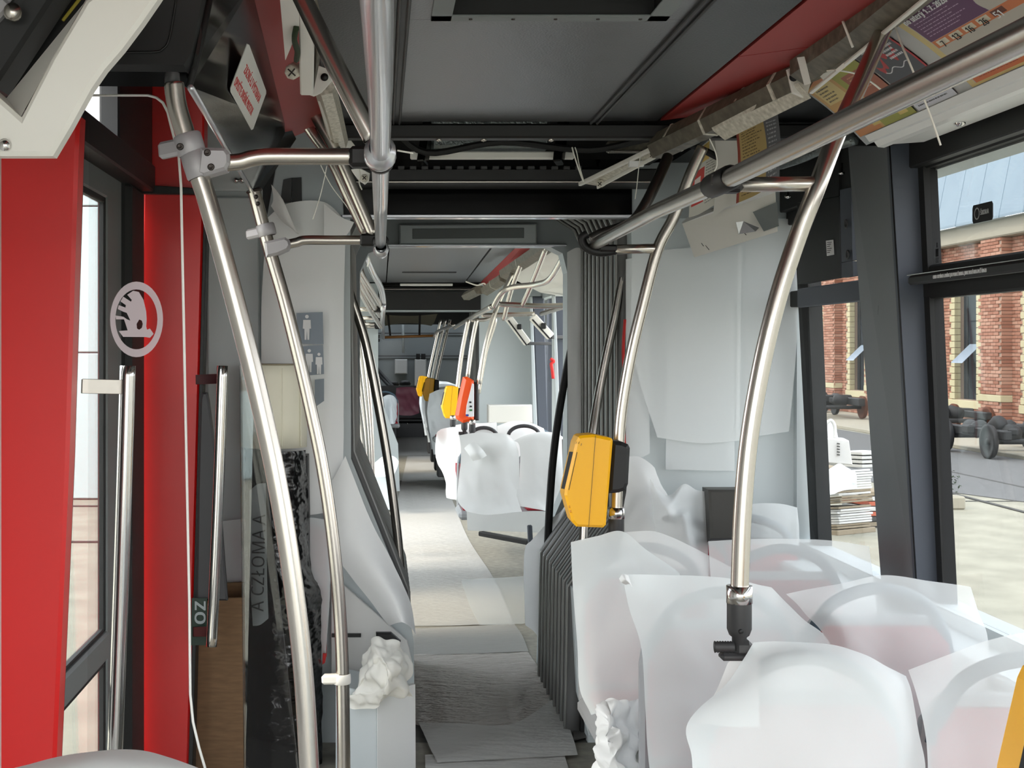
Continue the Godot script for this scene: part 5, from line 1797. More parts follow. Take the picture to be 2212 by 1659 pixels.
func seats_front() -> void:
	seat_proto = make_seat("front row aisle seat, hidden in white paper behind the near pole foot", W(0.82, 0.02, 2.68))
	copy(seat_proto, W(1.24, 0.02, 2.66), "front row window seat under tinted white paper near the picture corner")
	copy(seat_proto, W(0.85, 0.01, 3.45), "second row aisle seat wrapped in hanging white paper")
	copy(seat_proto, W(1.24, 0.02, 3.45), "second row window seat with pink pad showing through folded paper")
	copy(seat_proto, W(0.80, 0.02, 4.17), "third row aisle seat under paper beside the yellow ticket box")
	copy(seat_proto, W(1.20, 0.02, 4.14), "third row window seat under square paper by the pillar")
	copy(seat_proto, W(1.07, 0.0, 5.02), "fourth row aisle seat under crumpled paper by the bulkhead")
	copy(seat_proto, W(1.34, 0.0, 5.04), "fourth row window seat under pinkish paper by the bulkhead")
	# row 1
	cover("big smooth paper cover over the front row aisle seat below the pole foot", [
		[[1628, 1386, 2.64], [1700, 1383, 2.64], [1790, 1391, 2.64], [1880, 1418, 2.64], [1960, 1457, 2.64]],
		[[1570, 1470, 2.58], [1680, 1430, 2.58], [1790, 1430, 2.58], [1900, 1455, 2.58], [1974, 1500, 2.6]],
		[[1486, 1562, 2.52], [1630, 1540, 2.52], [1790, 1540, 2.53], [1910, 1550, 2.54], [1990, 1580, 2.57]],
		[[1494, 1640, 2.48], [1640, 1640, 2.5], [1790, 1640, 2.5], [1910, 1640, 2.52], [2003, 1650, 2.55]],
		[[1500, 1760, 2.45], [1640, 1760, 2.48], [1790, 1760, 2.48], [1910, 1760, 2.5], [2004, 1760, 2.53]]], 201, 0.012, M.paper_firm)
	cover("inner paper layer showing at the shoulder of the front row aisle seat", [
		[[1572, 1432, 2.66], [1600, 1410, 2.66], [1640, 1395, 2.66]],
		[[1548, 1490, 2.66], [1590, 1480, 2.65], [1640, 1470, 2.65]],
		[[1510, 1560, 2.64], [1570, 1570, 2.63], [1640, 1570, 2.63]]], 203, 0.006, M.paper_thick)
	cover("paper cover over the front row window seat with bluish handle arc under it", [
		[[1962, 1449, 2.62], [2050, 1414, 2.63], [2140, 1382, 2.63], [2240, 1366, 2.63], [2400, 1400, 2.63]],
		[[1980, 1500, 2.58], [2060, 1480, 2.6], [2150, 1460, 2.6], [2250, 1450, 2.6], [2410, 1480, 2.6]],
		[[1998, 1570, 2.55], [2070, 1560, 2.57], [2150, 1560, 2.57], [2250, 1560, 2.57], [2410, 1570, 2.57]],
		[[2005, 1640, 2.52], [2080, 1640, 2.54], [2150, 1640, 2.54], [2250, 1640, 2.54], [2410, 1650, 2.54]],
		[[2006, 1760, 2.5], [2080, 1760, 2.52], [2150, 1760, 2.52], [2250, 1760, 2.52], [2410, 1760, 2.52]]], 205, 0.006, M.paper_pink)
	# row 2
	cover("broad paper sheet over the second row aisle seat with its corner folded", [
		[[1345, 1241, 3.36], [1420, 1241, 3.38], [1510, 1243, 3.38], [1590, 1252, 3.38], [1668, 1268, 3.38]],
		[[1358, 1310, 3.36], [1440, 1310, 3.35], [1540, 1310, 3.35], [1640, 1320, 3.35], [1734, 1332, 3.36]],
		[[1385, 1400, 3.34], [1470, 1400, 3.32], [1570, 1400, 3.32], [1680, 1395, 3.33], [1795, 1393, 3.34]],
		[[1393, 1520, 3.32], [1470, 1520, 3.3], [1570, 1520, 3.3], [1680, 1520, 3.3], [1800, 1520, 3.32]],
		[[1402, 1660, 3.3], [1480, 1660, 3.26], [1580, 1660, 3.26], [1690, 1660, 3.26], [1800, 1660, 3.3]],
		[[1440, 1800, 3.28], [1500, 1800, 3.24], [1590, 1800, 3.24], [1690, 1800, 3.24], [1800, 1800, 3.28]]], 207, 0.016, M.paper_firm)
	cover("small rolled corner of paper at the edge of the second row aisle seat", [
		[[1337, 1250, 3.34], [1345, 1240, 3.33], [1358, 1243, 3.34]],
		[[1342, 1258, 3.33], [1352, 1252, 3.31], [1362, 1256, 3.33]],
		[[1352, 1263, 3.34], [1360, 1262, 3.33], [1366, 1268, 3.345]]], 208, 0.001, M.paper_thick)
	cover("folded paper cover over the second row window seat with a sharp crease", [
		[[1698, 1283, 3.36], [1800, 1262, 3.37], [1905, 1242, 3.38], [2000, 1253, 3.38], [2096, 1268, 3.38]],
		[[1736, 1320, 3.34], [1800, 1318, 3.30], [1905, 1310, 3.35], [2010, 1315, 3.35], [2115, 1325, 3.36]],
		[[1786, 1388, 3.33], [1830, 1390, 3.30], [1910, 1390, 3.32], [2020, 1385, 3.32], [2133, 1374, 3.34]],
		[[1790, 1500, 3.3], [1850, 1500, 3.28], [1920, 1500, 3.28], [2030, 1500, 3.28], [2140, 1480, 3.3]],
		[[1800, 1620, 3.28], [1850, 1620, 3.25], [1930, 1620, 3.25], [2030, 1620, 3.25], [2140, 1600, 3.28]]], 209, 0.012, M.paper_pink)
	# row 3
	cover("tall paper sheet hanging over the third row aisle seat below the ticket box", [
		[[1233, 1171, 4.06], [1290, 1158, 4.06], [1345, 1148, 4.06], [1400, 1190, 4.06], [1470, 1235, 4.06]],
		[[1237, 1260, 4.05], [1290, 1255, 4.04], [1340, 1250, 4.04], [1400, 1250, 4.04], [1470, 1260, 4.04]],
		[[1246, 1390, 4.02], [1290, 1390, 4.0], [1345, 1390, 4.0], [1400, 1390, 4.0], [1470, 1390, 4.0]],
		[[1252, 1490, 4.0], [1290, 1500, 3.97], [1345, 1500, 3.97], [1400, 1500, 3.97], [1470, 1500, 3.97]],
		[[1276, 1550, 3.98], [1300, 1570, 3.94], [1350, 1590, 3.92], [1400, 1600, 3.92], [1470, 1600, 3.92]],
		[[1290, 1620, 3.96], [1310, 1640, 3.9], [1350, 1660, 3.9], [1400, 1660, 3.9], [1470, 1660, 3.9]]], 211, 0.014, M.paper_firm)
	cover("sloping paper over the top of the third row aisle seat with handle arc showing", [
		[[1340, 1150, 4.09], [1405, 1147, 4.09], [1450, 1160, 4.09], [1520, 1193, 4.09], [1582, 1226, 4.09]],
		[[1340, 1200, 4.07], [1405, 1195, 4.07], [1460, 1200, 4.07], [1525, 1220, 4.07], [1592, 1250, 4.08]],
		[[1340, 1280, 4.05], [1405, 1280, 4.05], [1460, 1280, 4.05], [1530, 1285, 4.05], [1600, 1300, 4.06]]], 212, 0.008)
	cover("squared paper cover over the third row window seat with maroon showing through", [
		[[1530, 1169, 4.08], [1620, 1164, 4.08], [1720, 1164, 4.08], [1800, 1168, 4.08], [1878, 1180, 4.08]],
		[[1534, 1230, 4.06], [1620, 1230, 4.05], [1720, 1230, 4.05], [1805, 1230, 4.05], [1886, 1240, 4.06]],
		[[1540, 1330, 4.03], [1620, 1330, 4.02], [1720, 1330, 4.02], [1810, 1330, 4.02], [1896, 1330, 4.03]],
		[[1545, 1420, 4.0], [1620, 1420, 4.0], [1720, 1420, 4.0], [1810, 1420, 4.0], [1900, 1420, 4.0]]], 213, 0.006, M.paper_pink)
	# crumpled cushion paper and the pale post below row 3
	cover("crumpled torn paper at the foot of the third row aisle seat", [
		[[1284, 1520, 3.78], [1310, 1500, 3.76], [1335, 1500, 3.74], [1362, 1510, 3.74], [1400, 1510, 3.78]],
		[[1278, 1560, 3.72], [1305, 1560, 3.62], [1330, 1575, 3.6], [1360, 1600, 3.66], [1395, 1620, 3.74]],
		[[1272, 1590, 3.74], [1300, 1600, 3.66], [1330, 1610, 3.58], [1360, 1625, 3.64], [1395, 1640, 3.72]],
		[[1270, 1640, 3.7], [1295, 1650, 3.6], [1330, 1655, 3.58], [1360, 1660, 3.6], [1395, 1665, 3.68]],
		[[1276, 1740, 3.66], [1300, 1740, 3.58], [1330, 1740, 3.56], [1360, 1740, 3.58], [1395, 1740, 3.66]]], 215, 0.05, M.paper_thick, "", 9.0)
	var st := S()
	prism(st, PD([[1388, 1560], [1402, 1560], [1436, 1740], [1392, 1740]], 3.52), Vector3(0, 0, -0.02), 0.003)
	single("seat_side_panel", "narrow pale side panel between second and third row paper", "panel", st, M.beige if false else M.white, Vector3.ZERO)
	# row 4
	cover("crumpled paper peak over the fourth row aisle seat at the bulkhead", [
		[[1405, 1035, 4.98], [1440, 1068, 4.96], [1478, 1045, 4.95], [1505, 1058, 4.96], [1528, 1062, 4.97]],
		[[1404, 1080, 4.97], [1440, 1098, 4.88], [1470, 1092, 4.92], [1505, 1090, 4.95], [1529, 1095, 4.97]],
		[[1412, 1135, 4.95], [1445, 1150, 4.9], [1480, 1120, 4.86], [1505, 1140, 4.93], [1530, 1150, 4.96]],
		[[1425, 1190, 4.93], [1455, 1200, 4.9], [1490, 1190, 4.88], [1510, 1210, 4.92], [1530, 1220, 4.95]],
		[[1440, 1260, 4.92], [1465, 1260, 4.9], [1490, 1260, 4.88], [1510, 1260, 4.92], [1530, 1260, 4.94]]], 217, 0.018, M.paper)
	cover("flat pinkish paper over the fourth row window seat by the window frame", [
		[[1620, 1089, 4.98], [1650, 1087, 4.98], [1690, 1089, 4.98], [1722, 1096, 4.98]],
		[[1620, 1130, 4.96], [1650, 1130, 4.95], [1690, 1130, 4.95], [1726, 1136, 4.96]],
		[[1620, 1190, 4.95], [1650, 1190, 4.94], [1690, 1190, 4.94], [1727, 1190, 4.95]]], 219, 0.006, M.paper_pink)
	st = S()
	prism(st, PD([[1531, 1058], [1621, 1058], [1619, 1175], [1536, 1175]], 4.9), Vector3(0, 0, -0.1), 0.008)
	var hb := single("seat_console", "dark brown grey console box standing between the fourth row seats", "console", st, mat(Color(0.24, 0.235, 0.22), 0.5), Vector3.ZERO)
	st = S()
	bx(st, P(1531, 0, 4.9).x, P(1621, 0, 4.9).x, P(0, 1172, 4.9).y, P(0, 1163, 4.9).y, 4.885, 4.9, 0.003)
	sub(hb, "lower_lip", st, M.charcoal)
	# seat right below the lens on the door side: only the top of its cover shows
	cover("white paper sheet topping the low seat below the red column", [
		[[20, 1664, 2.2], [110, 1640, 2.22], [200, 1622, 2.24], [290, 1618, 2.24], [370, 1638, 2.22], [460, 1668, 2.2]],
		[[0, 1680, 2.1], [110, 1665, 2.1], [200, 1650, 2.1], [290, 1650, 2.1], [370, 1662, 2.1], [470, 1690, 2.1]],
		[[-20, 1760, 2.0], [110, 1760, 2.0], [200, 1760, 2.0], [290, 1760, 2.0], [370, 1760, 2.0], [480, 1780, 2.0]]], 221, 0.008, M.paper_thick)
	# ticket boxes
	ticket_box("big yellow ticket validator with black back on the second pole", P(1268, 1035, 4.05), 0.92, 4.05)
	var v := P(2290, 1640, 2.0)
	ticket_box("yellow validator edge peeking in beside the front row window seat", v, 0.9, 2.0)

# yellow ticket box seen from its side; slot towards the aisle
func ticket_box(label: String, c: Vector3, k: float, _d: float) -> Node3D:
	var t := thing("ticket_validator", label, "ticket validator", c)
	var pt := func(x: float, y: float) -> Vector3: return c + Vector3(x, y, 0) * k
	var u := 1.35e-3 * 1.07
	var side := []
	for q in [[-18, 98], [8, 100], [48, 92], [51, 88], [36, -96], [30, -102], [-28, -100], [-38, -88], [-54, -32], [-53, -18], [-30, 82], [-24, 95]]:
		side.append(pt.call(q[0] * u, q[1] * u))
	var st := S()
	var zz := 0.055 * k
	var sh := []
	for p in side:
		sh.append(p + Vector3(0, 0, zz))
	prism(st, sh, Vector3(0, 0, -2 * zz), 0.008 * k)
	part(t, "case", st, M.yellow)
	st = S()
	bar(st, pt.call(13 * u, 98 * u) + Vector3(0, 0, zz + 0.0006), pt.call(-2 * u, -99 * u) + Vector3(0, 0, zz + 0.0006), 0.0014 * k, 0.001, 0.0)
	part(t, "seam", st, M.screw)
	st = S()
	slab(st, pt.call(-39 * u, 62 * u) + Vector3(-0.004, 0, zz * 0.62), pt.call(-27 * u, 62 * u) + Vector3(0, 0, zz + 0.001), pt.call(-45 * u, -20 * u) + Vector3(0, 0, zz + 0.001), pt.call(-57 * u, -18 * u) + Vector3(-0.004, 0, zz * 0.62), Vector3(0.002, 0, -0.002))
	part(t, "ticket_slot", st, M.ink)
	st = S()
	for q in [[-30, 80], [-24, 80], [-19, 76]]:
		bar(st, pt.call(q[0] * u, q[1] * u) + Vector3(0, 0, zz + 0.0006), pt.call((q[0] + 2) * u, (q[1] + 5) * u) + Vector3(0, 0, zz + 0.0006), 0.0015 * k, 0.001, 0.0)
	part(t, "indicator_mark", st, M.screw)
	st = S()
	box(st, pt.call(-42 * u, -52 * u) + Vector3(0, 0, zz * 0.9), Vector3(0.008, 0.024, 0.01) * k, 0.003)
	box(st, pt.call(-40 * u, -66 * u) + Vector3(0, 0, zz * 0.9), Vector3(0.008, 0.012, 0.01) * k, 0.003)
	part(t, "button", st, mat(Color(0.85, 0.55, 0.03), 0.4))
	var back := []
	for q in [[50, 86], [72, 84], [86, 78], [90, 70], [86, -8], [80, -22], [66, -27], [42, -29]]:
		back.append(pt.call(q[0] * u, q[1] * u) + Vector3(0, 0, zz * 0.8))
	st = S()
	prism(st, back, Vector3(0, 0, -1.6 * zz), 0.012 * k)
	part(t, "mounting_back", st, M.dark)
	return t

# point on the floor under a pixel, h above it
func FL(x, y, h) -> Vector3:
	return P(x, y, (1.5 - h) * F / (y - 755.0))

func FLR(list: Array, h: float) -> Array:
	var out := []
	for q in list:
		out.append(FL(q[0], q[1], h))
	return out

func floor_sheets() -> void:
	var k := 0
	for q in [
		[[[[880, 985], [905, 985], [935, 985]], [[860, 1075], [920, 1075], [975, 1075]], [[845, 1160], [930, 1160], [1010, 1160]], [[838, 1250], [950, 1250], [1066, 1248]], [[836, 1352], [970, 1351], [1110, 1347]]], 0.004, "long pale paper strip down the aisle beyond the bellows", 0.003, "floor_paper"],
		[[[[996, 1252], [1060, 1249], [1134, 1244]], [[1012, 1300], [1075, 1300], [1142, 1296]], [[1036, 1350], [1090, 1349], [1150, 1345]]], 0.008, "glossy translucent film sheet lying over the pale strip", 0.004, "film"],
		[[[[850, 1358], [1000, 1353], [1110, 1346]], [[850, 1380], [1000, 1378], [1128, 1372]], [[850, 1416], [1000, 1412], [1142, 1406]]], 0.008, "narrow grey paper sheet before the turntable", 0.003, "floor_paper_dim"],
		[[[[860, 1414], [1000, 1412], [1140, 1407]], [[860, 1470], [1020, 1470], [1178, 1462]], [[870, 1520], [1030, 1520], [1204, 1503]], [[880, 1560], [1040, 1584], [1218, 1556]]], 0.012, "crinkled dark grey paper over the round turntable plate", 0.007, "floor_paper_grey"],
		[[[[904, 1560], [1000, 1562], [1110, 1562], [1205, 1500]], [[918, 1590], [1010, 1592], [1120, 1590], [1226, 1560]], [[932, 1622], [1020, 1622], [1130, 1620], [1240, 1600]], [[946, 1646], [1030, 1642], [1140, 1636], [1248, 1630]]], 0.016, "smooth grey paper sheet overlapping the turntable paper", 0.003, "floor_paper_mid"],
		[[[[918, 1630], [1020, 1625], [1130, 1620], [1214, 1612]], [[920, 1700], [1030, 1695], [1140, 1690], [1236, 1680]], [[925, 1800], [1030, 1800], [1140, 1800], [1290, 1800]]], 0.010, "paler floor paper running out under the lower picture edge", 0.003, "floor_paper_mid"],
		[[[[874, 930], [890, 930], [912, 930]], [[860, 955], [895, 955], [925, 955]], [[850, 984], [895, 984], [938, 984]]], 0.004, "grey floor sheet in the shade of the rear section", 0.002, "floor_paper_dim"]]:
		var rows := []
		for r in q[0]:
			rows.append(FLR(r, q[1]))
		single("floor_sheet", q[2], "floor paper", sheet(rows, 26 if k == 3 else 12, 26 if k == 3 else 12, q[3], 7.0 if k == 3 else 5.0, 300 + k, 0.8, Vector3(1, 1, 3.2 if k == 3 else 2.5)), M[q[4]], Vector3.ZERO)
		k += 1
	var st := S()
	prism(st, FLR([[1236, 1560], [1258, 1560], [1282, 1590], [1240, 1600]], 0.006), Vector3(0, 0.006, 0))
	single("floor_flap", "dark corner flap of floor mat beside the bellows foot", "mat", st, M.turntable, Vector3.ZERO)

func stored_goods() -> void:
	# tall black film wrapped column with a strip of tape
	var c := thing("wrapped_column", "tall bundle wrapped in wrinkled black film with a lettered grey tape", "bundle", P(612, 1700, 4.95))
	part(c, "film_face", psheet([
		[[527, 968, 5.02], [560, 972, 4.93], [600, 975, 4.9], [640, 975, 4.92], [664, 972, 5.04]],
		[[527, 1100, 5.02], [560, 1100, 4.92], [600, 1100, 4.89], [640, 1100, 4.92], [668, 1100, 5.04]],
		[[527, 1230, 5.02], [560, 1230, 4.92], [600, 1230, 4.88], [645, 1230, 4.9], [676, 1230, 5.03]],
		[[527, 1280, 5.02], [560, 1285, 4.92], [605, 1290, 4.87], [655, 1285, 4.88], [694, 1275, 5.02]],
		[[527, 1400, 5.02], [560, 1400, 4.91], [605, 1400, 4.87], [655, 1400, 4.89], [697, 1395, 5.03]],
		[[527, 1540, 5.02], [560, 1540, 4.91], [605, 1540, 4.87], [655, 1540, 4.89], [698, 1540, 5.03]],
		[[527, 1740, 5.02], [560, 1740, 4.91], [605, 1740, 4.87], [655, 1740, 4.89], [698, 1740, 5.03]]], 9, 9, 0.014, 13.0, 401, 0.8), M.wrap)
	var st := S()
	prism(st, PD([[530, 985], [664, 985], [668, 1230], [690, 1290], [692, 1735], [530, 1735]], 5.05), Vector3(0, 0, -0.12), 0.01)
	part(c, "core", st, M.black)
	part(c, "tape", psheet([
		[[539, 1060, 4.88], [556, 1046, 4.87], [574, 1044, 4.87]],
		[[539, 1150, 4.88], [556, 1150, 4.87], [576, 1150, 4.86]],
		[[540, 1250, 4.88], [558, 1250, 4.86], [577, 1250, 4.86]],
		[[546, 1352, 4.87], [562, 1350, 4.86], [580, 1336, 4.86]]], 4, 6, 0.002, 8.0, 402), M.tape)
	letters(c, "lettering", "A CZŁOMA A", P(558, 1216, 4.845), Vector3(0.02, 1, 0), Vector3(-1, 0.02, 0), 0.045, M.ink, 210 * 4.845 / F, "Droid Sans", 400)
	# cream roll on top
	var r := thing("film_roll", "upright cream coloured roll standing on the black wrapped bundle", "roll", P(592, 965, 5.05))
	st = S(true)
	lathe(st, P(592, 788, 5.06), Vector3.DOWN, [[0.09, 0.004], [0.112, 0.0], [0.119, 0.003], [0.121, 0.05], [0.1205, 0.2], [0.12, 0.298], [0.1, 0.3]], 40)
	part(r, "roll_body", st, M.cream)
	st = S(true)
	lathe(st, P(592, 786, 5.06), Vector3.DOWN, [[0.0, 0.0], [0.118, 0.0], [0.118, 0.004]], 40)
	part(r, "dusty_top", st, M.beige)
	for xx in [628, 650, 575, 610]:
		st = S()
		var o := P(xx, 880, 4.93 + absf(xx - 592.0) * 0.0011)
		bar(st, o + Vector3(0, 0.14, 0.005), o + Vector3(0, -0.14, 0.005), 0.003, 0.003, 0.001)
		part(r, "edge_ridge", st, M.cream)
	# smoked narrow pane on the first pole
	st = S()
	slab(st, P(517, 789, 2.42), P(548, 789, 2.3), P(650, 1720, 2.3), P(527, 1720, 2.42), Vector3(0.001, 0, -0.005))
	single("smoked_pane", "narrow smoked glass pane fixed behind the thick first pole", "glass pane", st, M.smoke, Vector3.ZERO)
	# leaning dark board, cardboard box
	st = S()
	prism(st, PD([[433, 862], [437, 848], [447, 848], [451, 866], [470, 1020], [491, 1298], [424, 1298], [428, 1040]], 4.62), Vector3(0, 0, -0.03), 0.006)
	single("leaning_board", "dark grey tapering board leaning behind the chrome grab bar", "board", st, M.charcoal, Vector3.ZERO)
	var b := thing("cardboard_box", "tall brown open cardboard box standing by the red post", "box", P(480, 1700, 4.85))
	st = S()
	prism(st, PD([[400, 1294], [526, 1291], [528, 1740], [400, 1740]], 4.82), Vector3(0, 0, -0.01), 0.002)
	part(b, "front_face", st, M.cardboard)
	st = S()
	prism(st, PD([[400, 1262], [525, 1258], [526, 1330], [400, 1330]], 5.02), Vector3(0, 0, -0.01), 0.002)
	part(b, "back_face", st, M.cardboard)
	st = S()
	slab(st, P(525, 1290, 4.82), P(525, 1260, 5.02), P(527, 1700, 5.02), P(528, 1740, 4.82), Vector3(0.006, 0, 0))
	part(b, "side_face", st, M.cardboard)
	var l := thing("green_label", "dark green label with two pale letters by the cardboard box", "label", P(432, 1330, 4.6))
	st = S()
	prism(st, PD([[414, 1292], [447, 1292], [446, 1394], [412, 1394]], 4.6), Vector3(0, 0, -0.005))
	part(l, "plate", st, mat(Color(0.03, 0.15, 0.09), 0.5))
	letters(l, "lettering", "OZ", P(433, 1324, 4.595), Vector3.UP, Vector3.LEFT, 0.036, M.tape, 0.075, "Droid Sans", 700)
	# papered seat behind the bundle
	cover("pinkish white paper over the single seat behind the black bundle", [
		[[480, 1126, 5.14], [540, 1120, 5.14], [610, 1118, 5.14], [680, 1119, 5.14], [722, 1128, 5.14]],
		[[482, 1190, 5.12], [540, 1190, 5.12], [610, 1190, 5.12], [680, 1190, 5.12], [716, 1200, 5.12]],
		[[488, 1262, 5.1], [540, 1270, 5.1], [610, 1270, 5.1], [675, 1280, 5.1], [712, 1300, 5.1]],
		[[492, 1330, 5.1], [540, 1340, 5.1], [610, 1340, 5.1], [670, 1370, 5.1], [706, 1380, 5.1]],
		[[496, 1400, 5.1], [540, 1400, 5.1], [610, 1400, 5.1], [672, 1420, 5.1], [704, 1420, 5.1]]], 405, 0.01)
	st = S()
	prism(st, PD([[500, 1150], [530, 1135], [680, 1135], [705, 1150], [705, 1420], [500, 1420]], 5.18), Vector3(0, 0, -0.04), 0.01)
	single("tip_up_seat", "maroon seat showing through paper behind the black bundle", "seat", st, M.maroon, Vector3.ZERO)

func pole(called: String, label: String, pts: Array, r: float, m: Material, group := "") -> MeshInstance3D:
	var st := S(true)
	tube(st, cr(PP(pts)), r, 12)
	return single(called, label, "pole", st, m, Vector3.ZERO, group)

func far_sections() -> void:
	# poles at the bellows
	pole("grab_pole", "dark steel pole inside the bellows on the door side", [[742, 590, 5.7], [765, 660, 5.7], [790, 740, 5.7], [818, 880, 5.7], [840, 1010, 5.7], [858, 1150, 5.7], [868, 1262, 5.7]], 0.019, M.steel)
	pole("grab_pole", "nearly black curved pole at the far frame on the window side", [[1266, 620, 6.4], [1250, 690, 6.4], [1228, 780, 6.4], [1208, 890, 6.4], [1195, 990, 6.4], [1188, 1080, 6.4], [1183, 1180, 6.4]], 0.018, M.rubber)
	pole("grab_pole", "steel pole in front of the pleats left of the yellow box" if false else "steel pole in front of the pleats behind the yellow box", [[1376, 490, 5.44], [1346, 600, 5.44], [1330, 680, 5.43], [1312, 760, 5.42], [1292, 860, 5.4], [1278, 950, 5.36], [1266, 1050, 5.33], [1260, 1180, 5.3]], 0.018, M.steel)
	# middle section ceiling
	var st := S()
	slab(st, W(0.06, 2.2, 6.62), W(0.68, 2.2, 6.62), W(0.87, 2.2, 14.5), W(0.06, 2.2, 14.5), Vector3(0, 0.02, 0))
	struct("ceiling_middle", "shiny grey ceiling panel of the middle section", "ceiling", st, M.ceil)
	st = S()
	slab(st, W(0.70, 2.203, 6.62), W(0.86, 2.203, 6.62), W(1.04, 2.203, 14.5), W(0.885, 2.203, 14.5), Vector3(0, 0.02, 0))
	slab(st, W(-0.2, 2.203, 6.62), W(0.05, 2.203, 6.62), W(0.05, 2.203, 14.5), W(-0.2, 2.203, 14.5), Vector3(0, 0.02, 0))
	struct("ceiling_middle_side", "outer ceiling strips of the middle section", "ceiling", st, M.ceil)
	st = S()
	bx(st, 0.19, 0.68, 2.194, 2.2, 12.5, 12.62, 0.001)
	single("ceiling_slot", "thin dark slot across the middle section ceiling", "vent", st, M.ink, Vector3.ZERO)
	st = S()
	slab(st, W(0.86, 2.2, 6.62), W(0.99, 2.15, 6.62), W(1.10, 2.15, 14.5), W(1.04, 2.2, 14.5), Vector3(0.003, 0.01, 0))
	single("cove_panel", "red cove panel in the middle section seen through the gangway", "cove panel", st, M.red_cove, Vector3.ZERO)
	st = S()
	slab(st, W(0.985, 2.165, 6.7), W(1.40, 2.0, 6.7), W(1.40, 2.0, 12.2), W(1.06, 2.17, 12.2), Vector3(0.005, 0.01, 0))
	slab(st, W(1.40, 2.0, 7.0), W(1.58, 1.97, 7.0), W(1.58, 1.97, 12.2), W(1.40, 2.0, 12.2), Vector3(0.005, 0.01, 0))
	single("cove_panel", "wide white cove panel in the middle section beyond the gangway", "cove panel", st, M.white, Vector3.ZERO)
	st = S()
	slab(st, W(-0.2, 2.2, 6.62), W(-0.6, 2.05, 6.62), W(-0.6, 2.05, 14.5), W(-0.2, 2.2, 14.5), Vector3(-0.003, 0.01, 0))
	single("cove_panel", "pale cove panel of the middle section on the door side", "cove panel", st, M.white, Vector3.ZERO)
	var t := thing("lamp_trough", "brown banded lamp trough hanging in the middle section", "lamp fitting", P(1130, 570, 9.5))
	st = S()
	tube(st, [P(1200, 520, 8.4), P(1092, 592, 10.5)], 0.055, 6, true, 1.0, 0.8)
	part(t, "housing", st, M.lamp)
	st = S()
	tube(st, [P(1090, 600, 10.6), P(1050, 628, 11.6)], 0.05, 6, true, 1.0, 0.8)
	part(t, "housing", st, M.lamp)
	st = S()
	tube(st, [P(1036, 626, 12.0), P(1008, 640, 12.6)], 0.05, 6, true, 1.0, 0.8)
	part(t, "housing", st, M.lamp)
	for q in [[1162, 545, 9.1], [1128, 568, 9.7], [1106, 583, 10.2], [1070, 614, 11.1]]:
		st = S()
		var c := P(q[0], q[1], q[2])
		var dir := (P(1092, 592, 10.5) - P(1200, 520, 8.4)).normalized()
		tube(st, [c - dir * 0.006, c + dir * 0.006], 0.057, 6, true, 1.0, 0.8)
		part(t, "band", st, M.lamp_pale)
	pole("cable", "pale loose cable curling at the far lamp end", [[1006, 608, 11.8], [1030, 616, 11.8], [1045, 612, 11.8], [1050, 620, 11.8], [1040, 626, 11.8]], 0.006, M.tie)
	t = thing("lamp_trough", "brown lamp trough in the middle section on the door side", "lamp fitting", P(780, 600, 8.5))
	st = S()
	tube(st, [P(762, 545, 7.6), P(776, 590, 9.0), P(792, 628, 10.5)], 0.04, 6, true, 1.0, 0.8)
	part(t, "housing", st, M.lamp)
	st = S()
	tube(st, cr(PP([[760, 556, 7.4], [775, 552, 7.4], [786, 548, 7.4], [798, 560, 7.5], [794, 575, 7.6]])), 0.004, 6)
	part(t, "wire", st, M.tie)
	# far black header of the second joint
	var hd := thing("header_panel", "black header panel above the second gangway far down the aisle", "panel", W(0.5, 2.0, 14.7))
	st = S()
	bx(st, 0.0, 1.05, 1.915, 2.11, 14.6, 14.65, 0.004)
	part(hd, "black_face", st, M.black)
	st = S()
	bx(st, 0.0, 1.05, 1.897, 1.915, 14.58, 14.66, 0.003)
	part(hd, "pale_strip", st, M.grey)
	st = S()
	bx(st, 0.0, 1.05, 2.128, 2.135, 14.55, 14.6, 0.002)
	part(hd, "bright_edge", st, M.steel)
	st = S()
	bx(st, 0.2, 0.75, 2.165, 2.19, 14.52, 14.56, 0.003)
	part(hd, "torn_insulation", st, M.white)
	# bulkheads at the second joint
	st = S()
	prism(st, [W(1.04, 2.2, 14.7), W(1.66, 2.2, 14.7), W(1.66, 0, 14.7), W(0.85, 0, 14.7), W(0.85, 0.5, 14.7), W(1.04, 0.85, 14.7)], Vector3(0, 0, -0.08))
	struct("wall_far_end", "white far bulkhead of the middle section on the window side", "bulkhead", st, M.grey_pale)
	st = S()
	prism(st, [W(-0.03, 2.2, 14.7), W(-0.85, 2.2, 14.7), W(-0.85, 0, 14.7), W(0.2, 0, 14.7), W(0.18, 0.5, 14.7), W(-0.03, 1.05, 14.7)], Vector3(0, 0, -0.08))
	struct("wall_far_end_door", "white far bulkhead of the middle section on the door side", "bulkhead", st, M.grey_pale)
	# film hanging on the far frame by the bellows
	single("film_sheet", "greyish film sheet hanging on the gangway frame beside the black pole", "film", psheet([
		[[1225, 545, 6.38], [1246, 535, 6.37], [1268, 540, 6.38]],
		[[1225, 700, 6.38], [1246, 700, 6.36], [1266, 700, 6.38]],
		[[1226, 860, 6.38], [1246, 860, 6.36], [1268, 860, 6.38]],
		[[1227, 1090, 6.38], [1246, 1090, 6.36], [1270, 1060, 6.38]]], 6, 8, 0.006, 5.0, 501, 0.6), M.paper_thick, Vector3.ZERO)
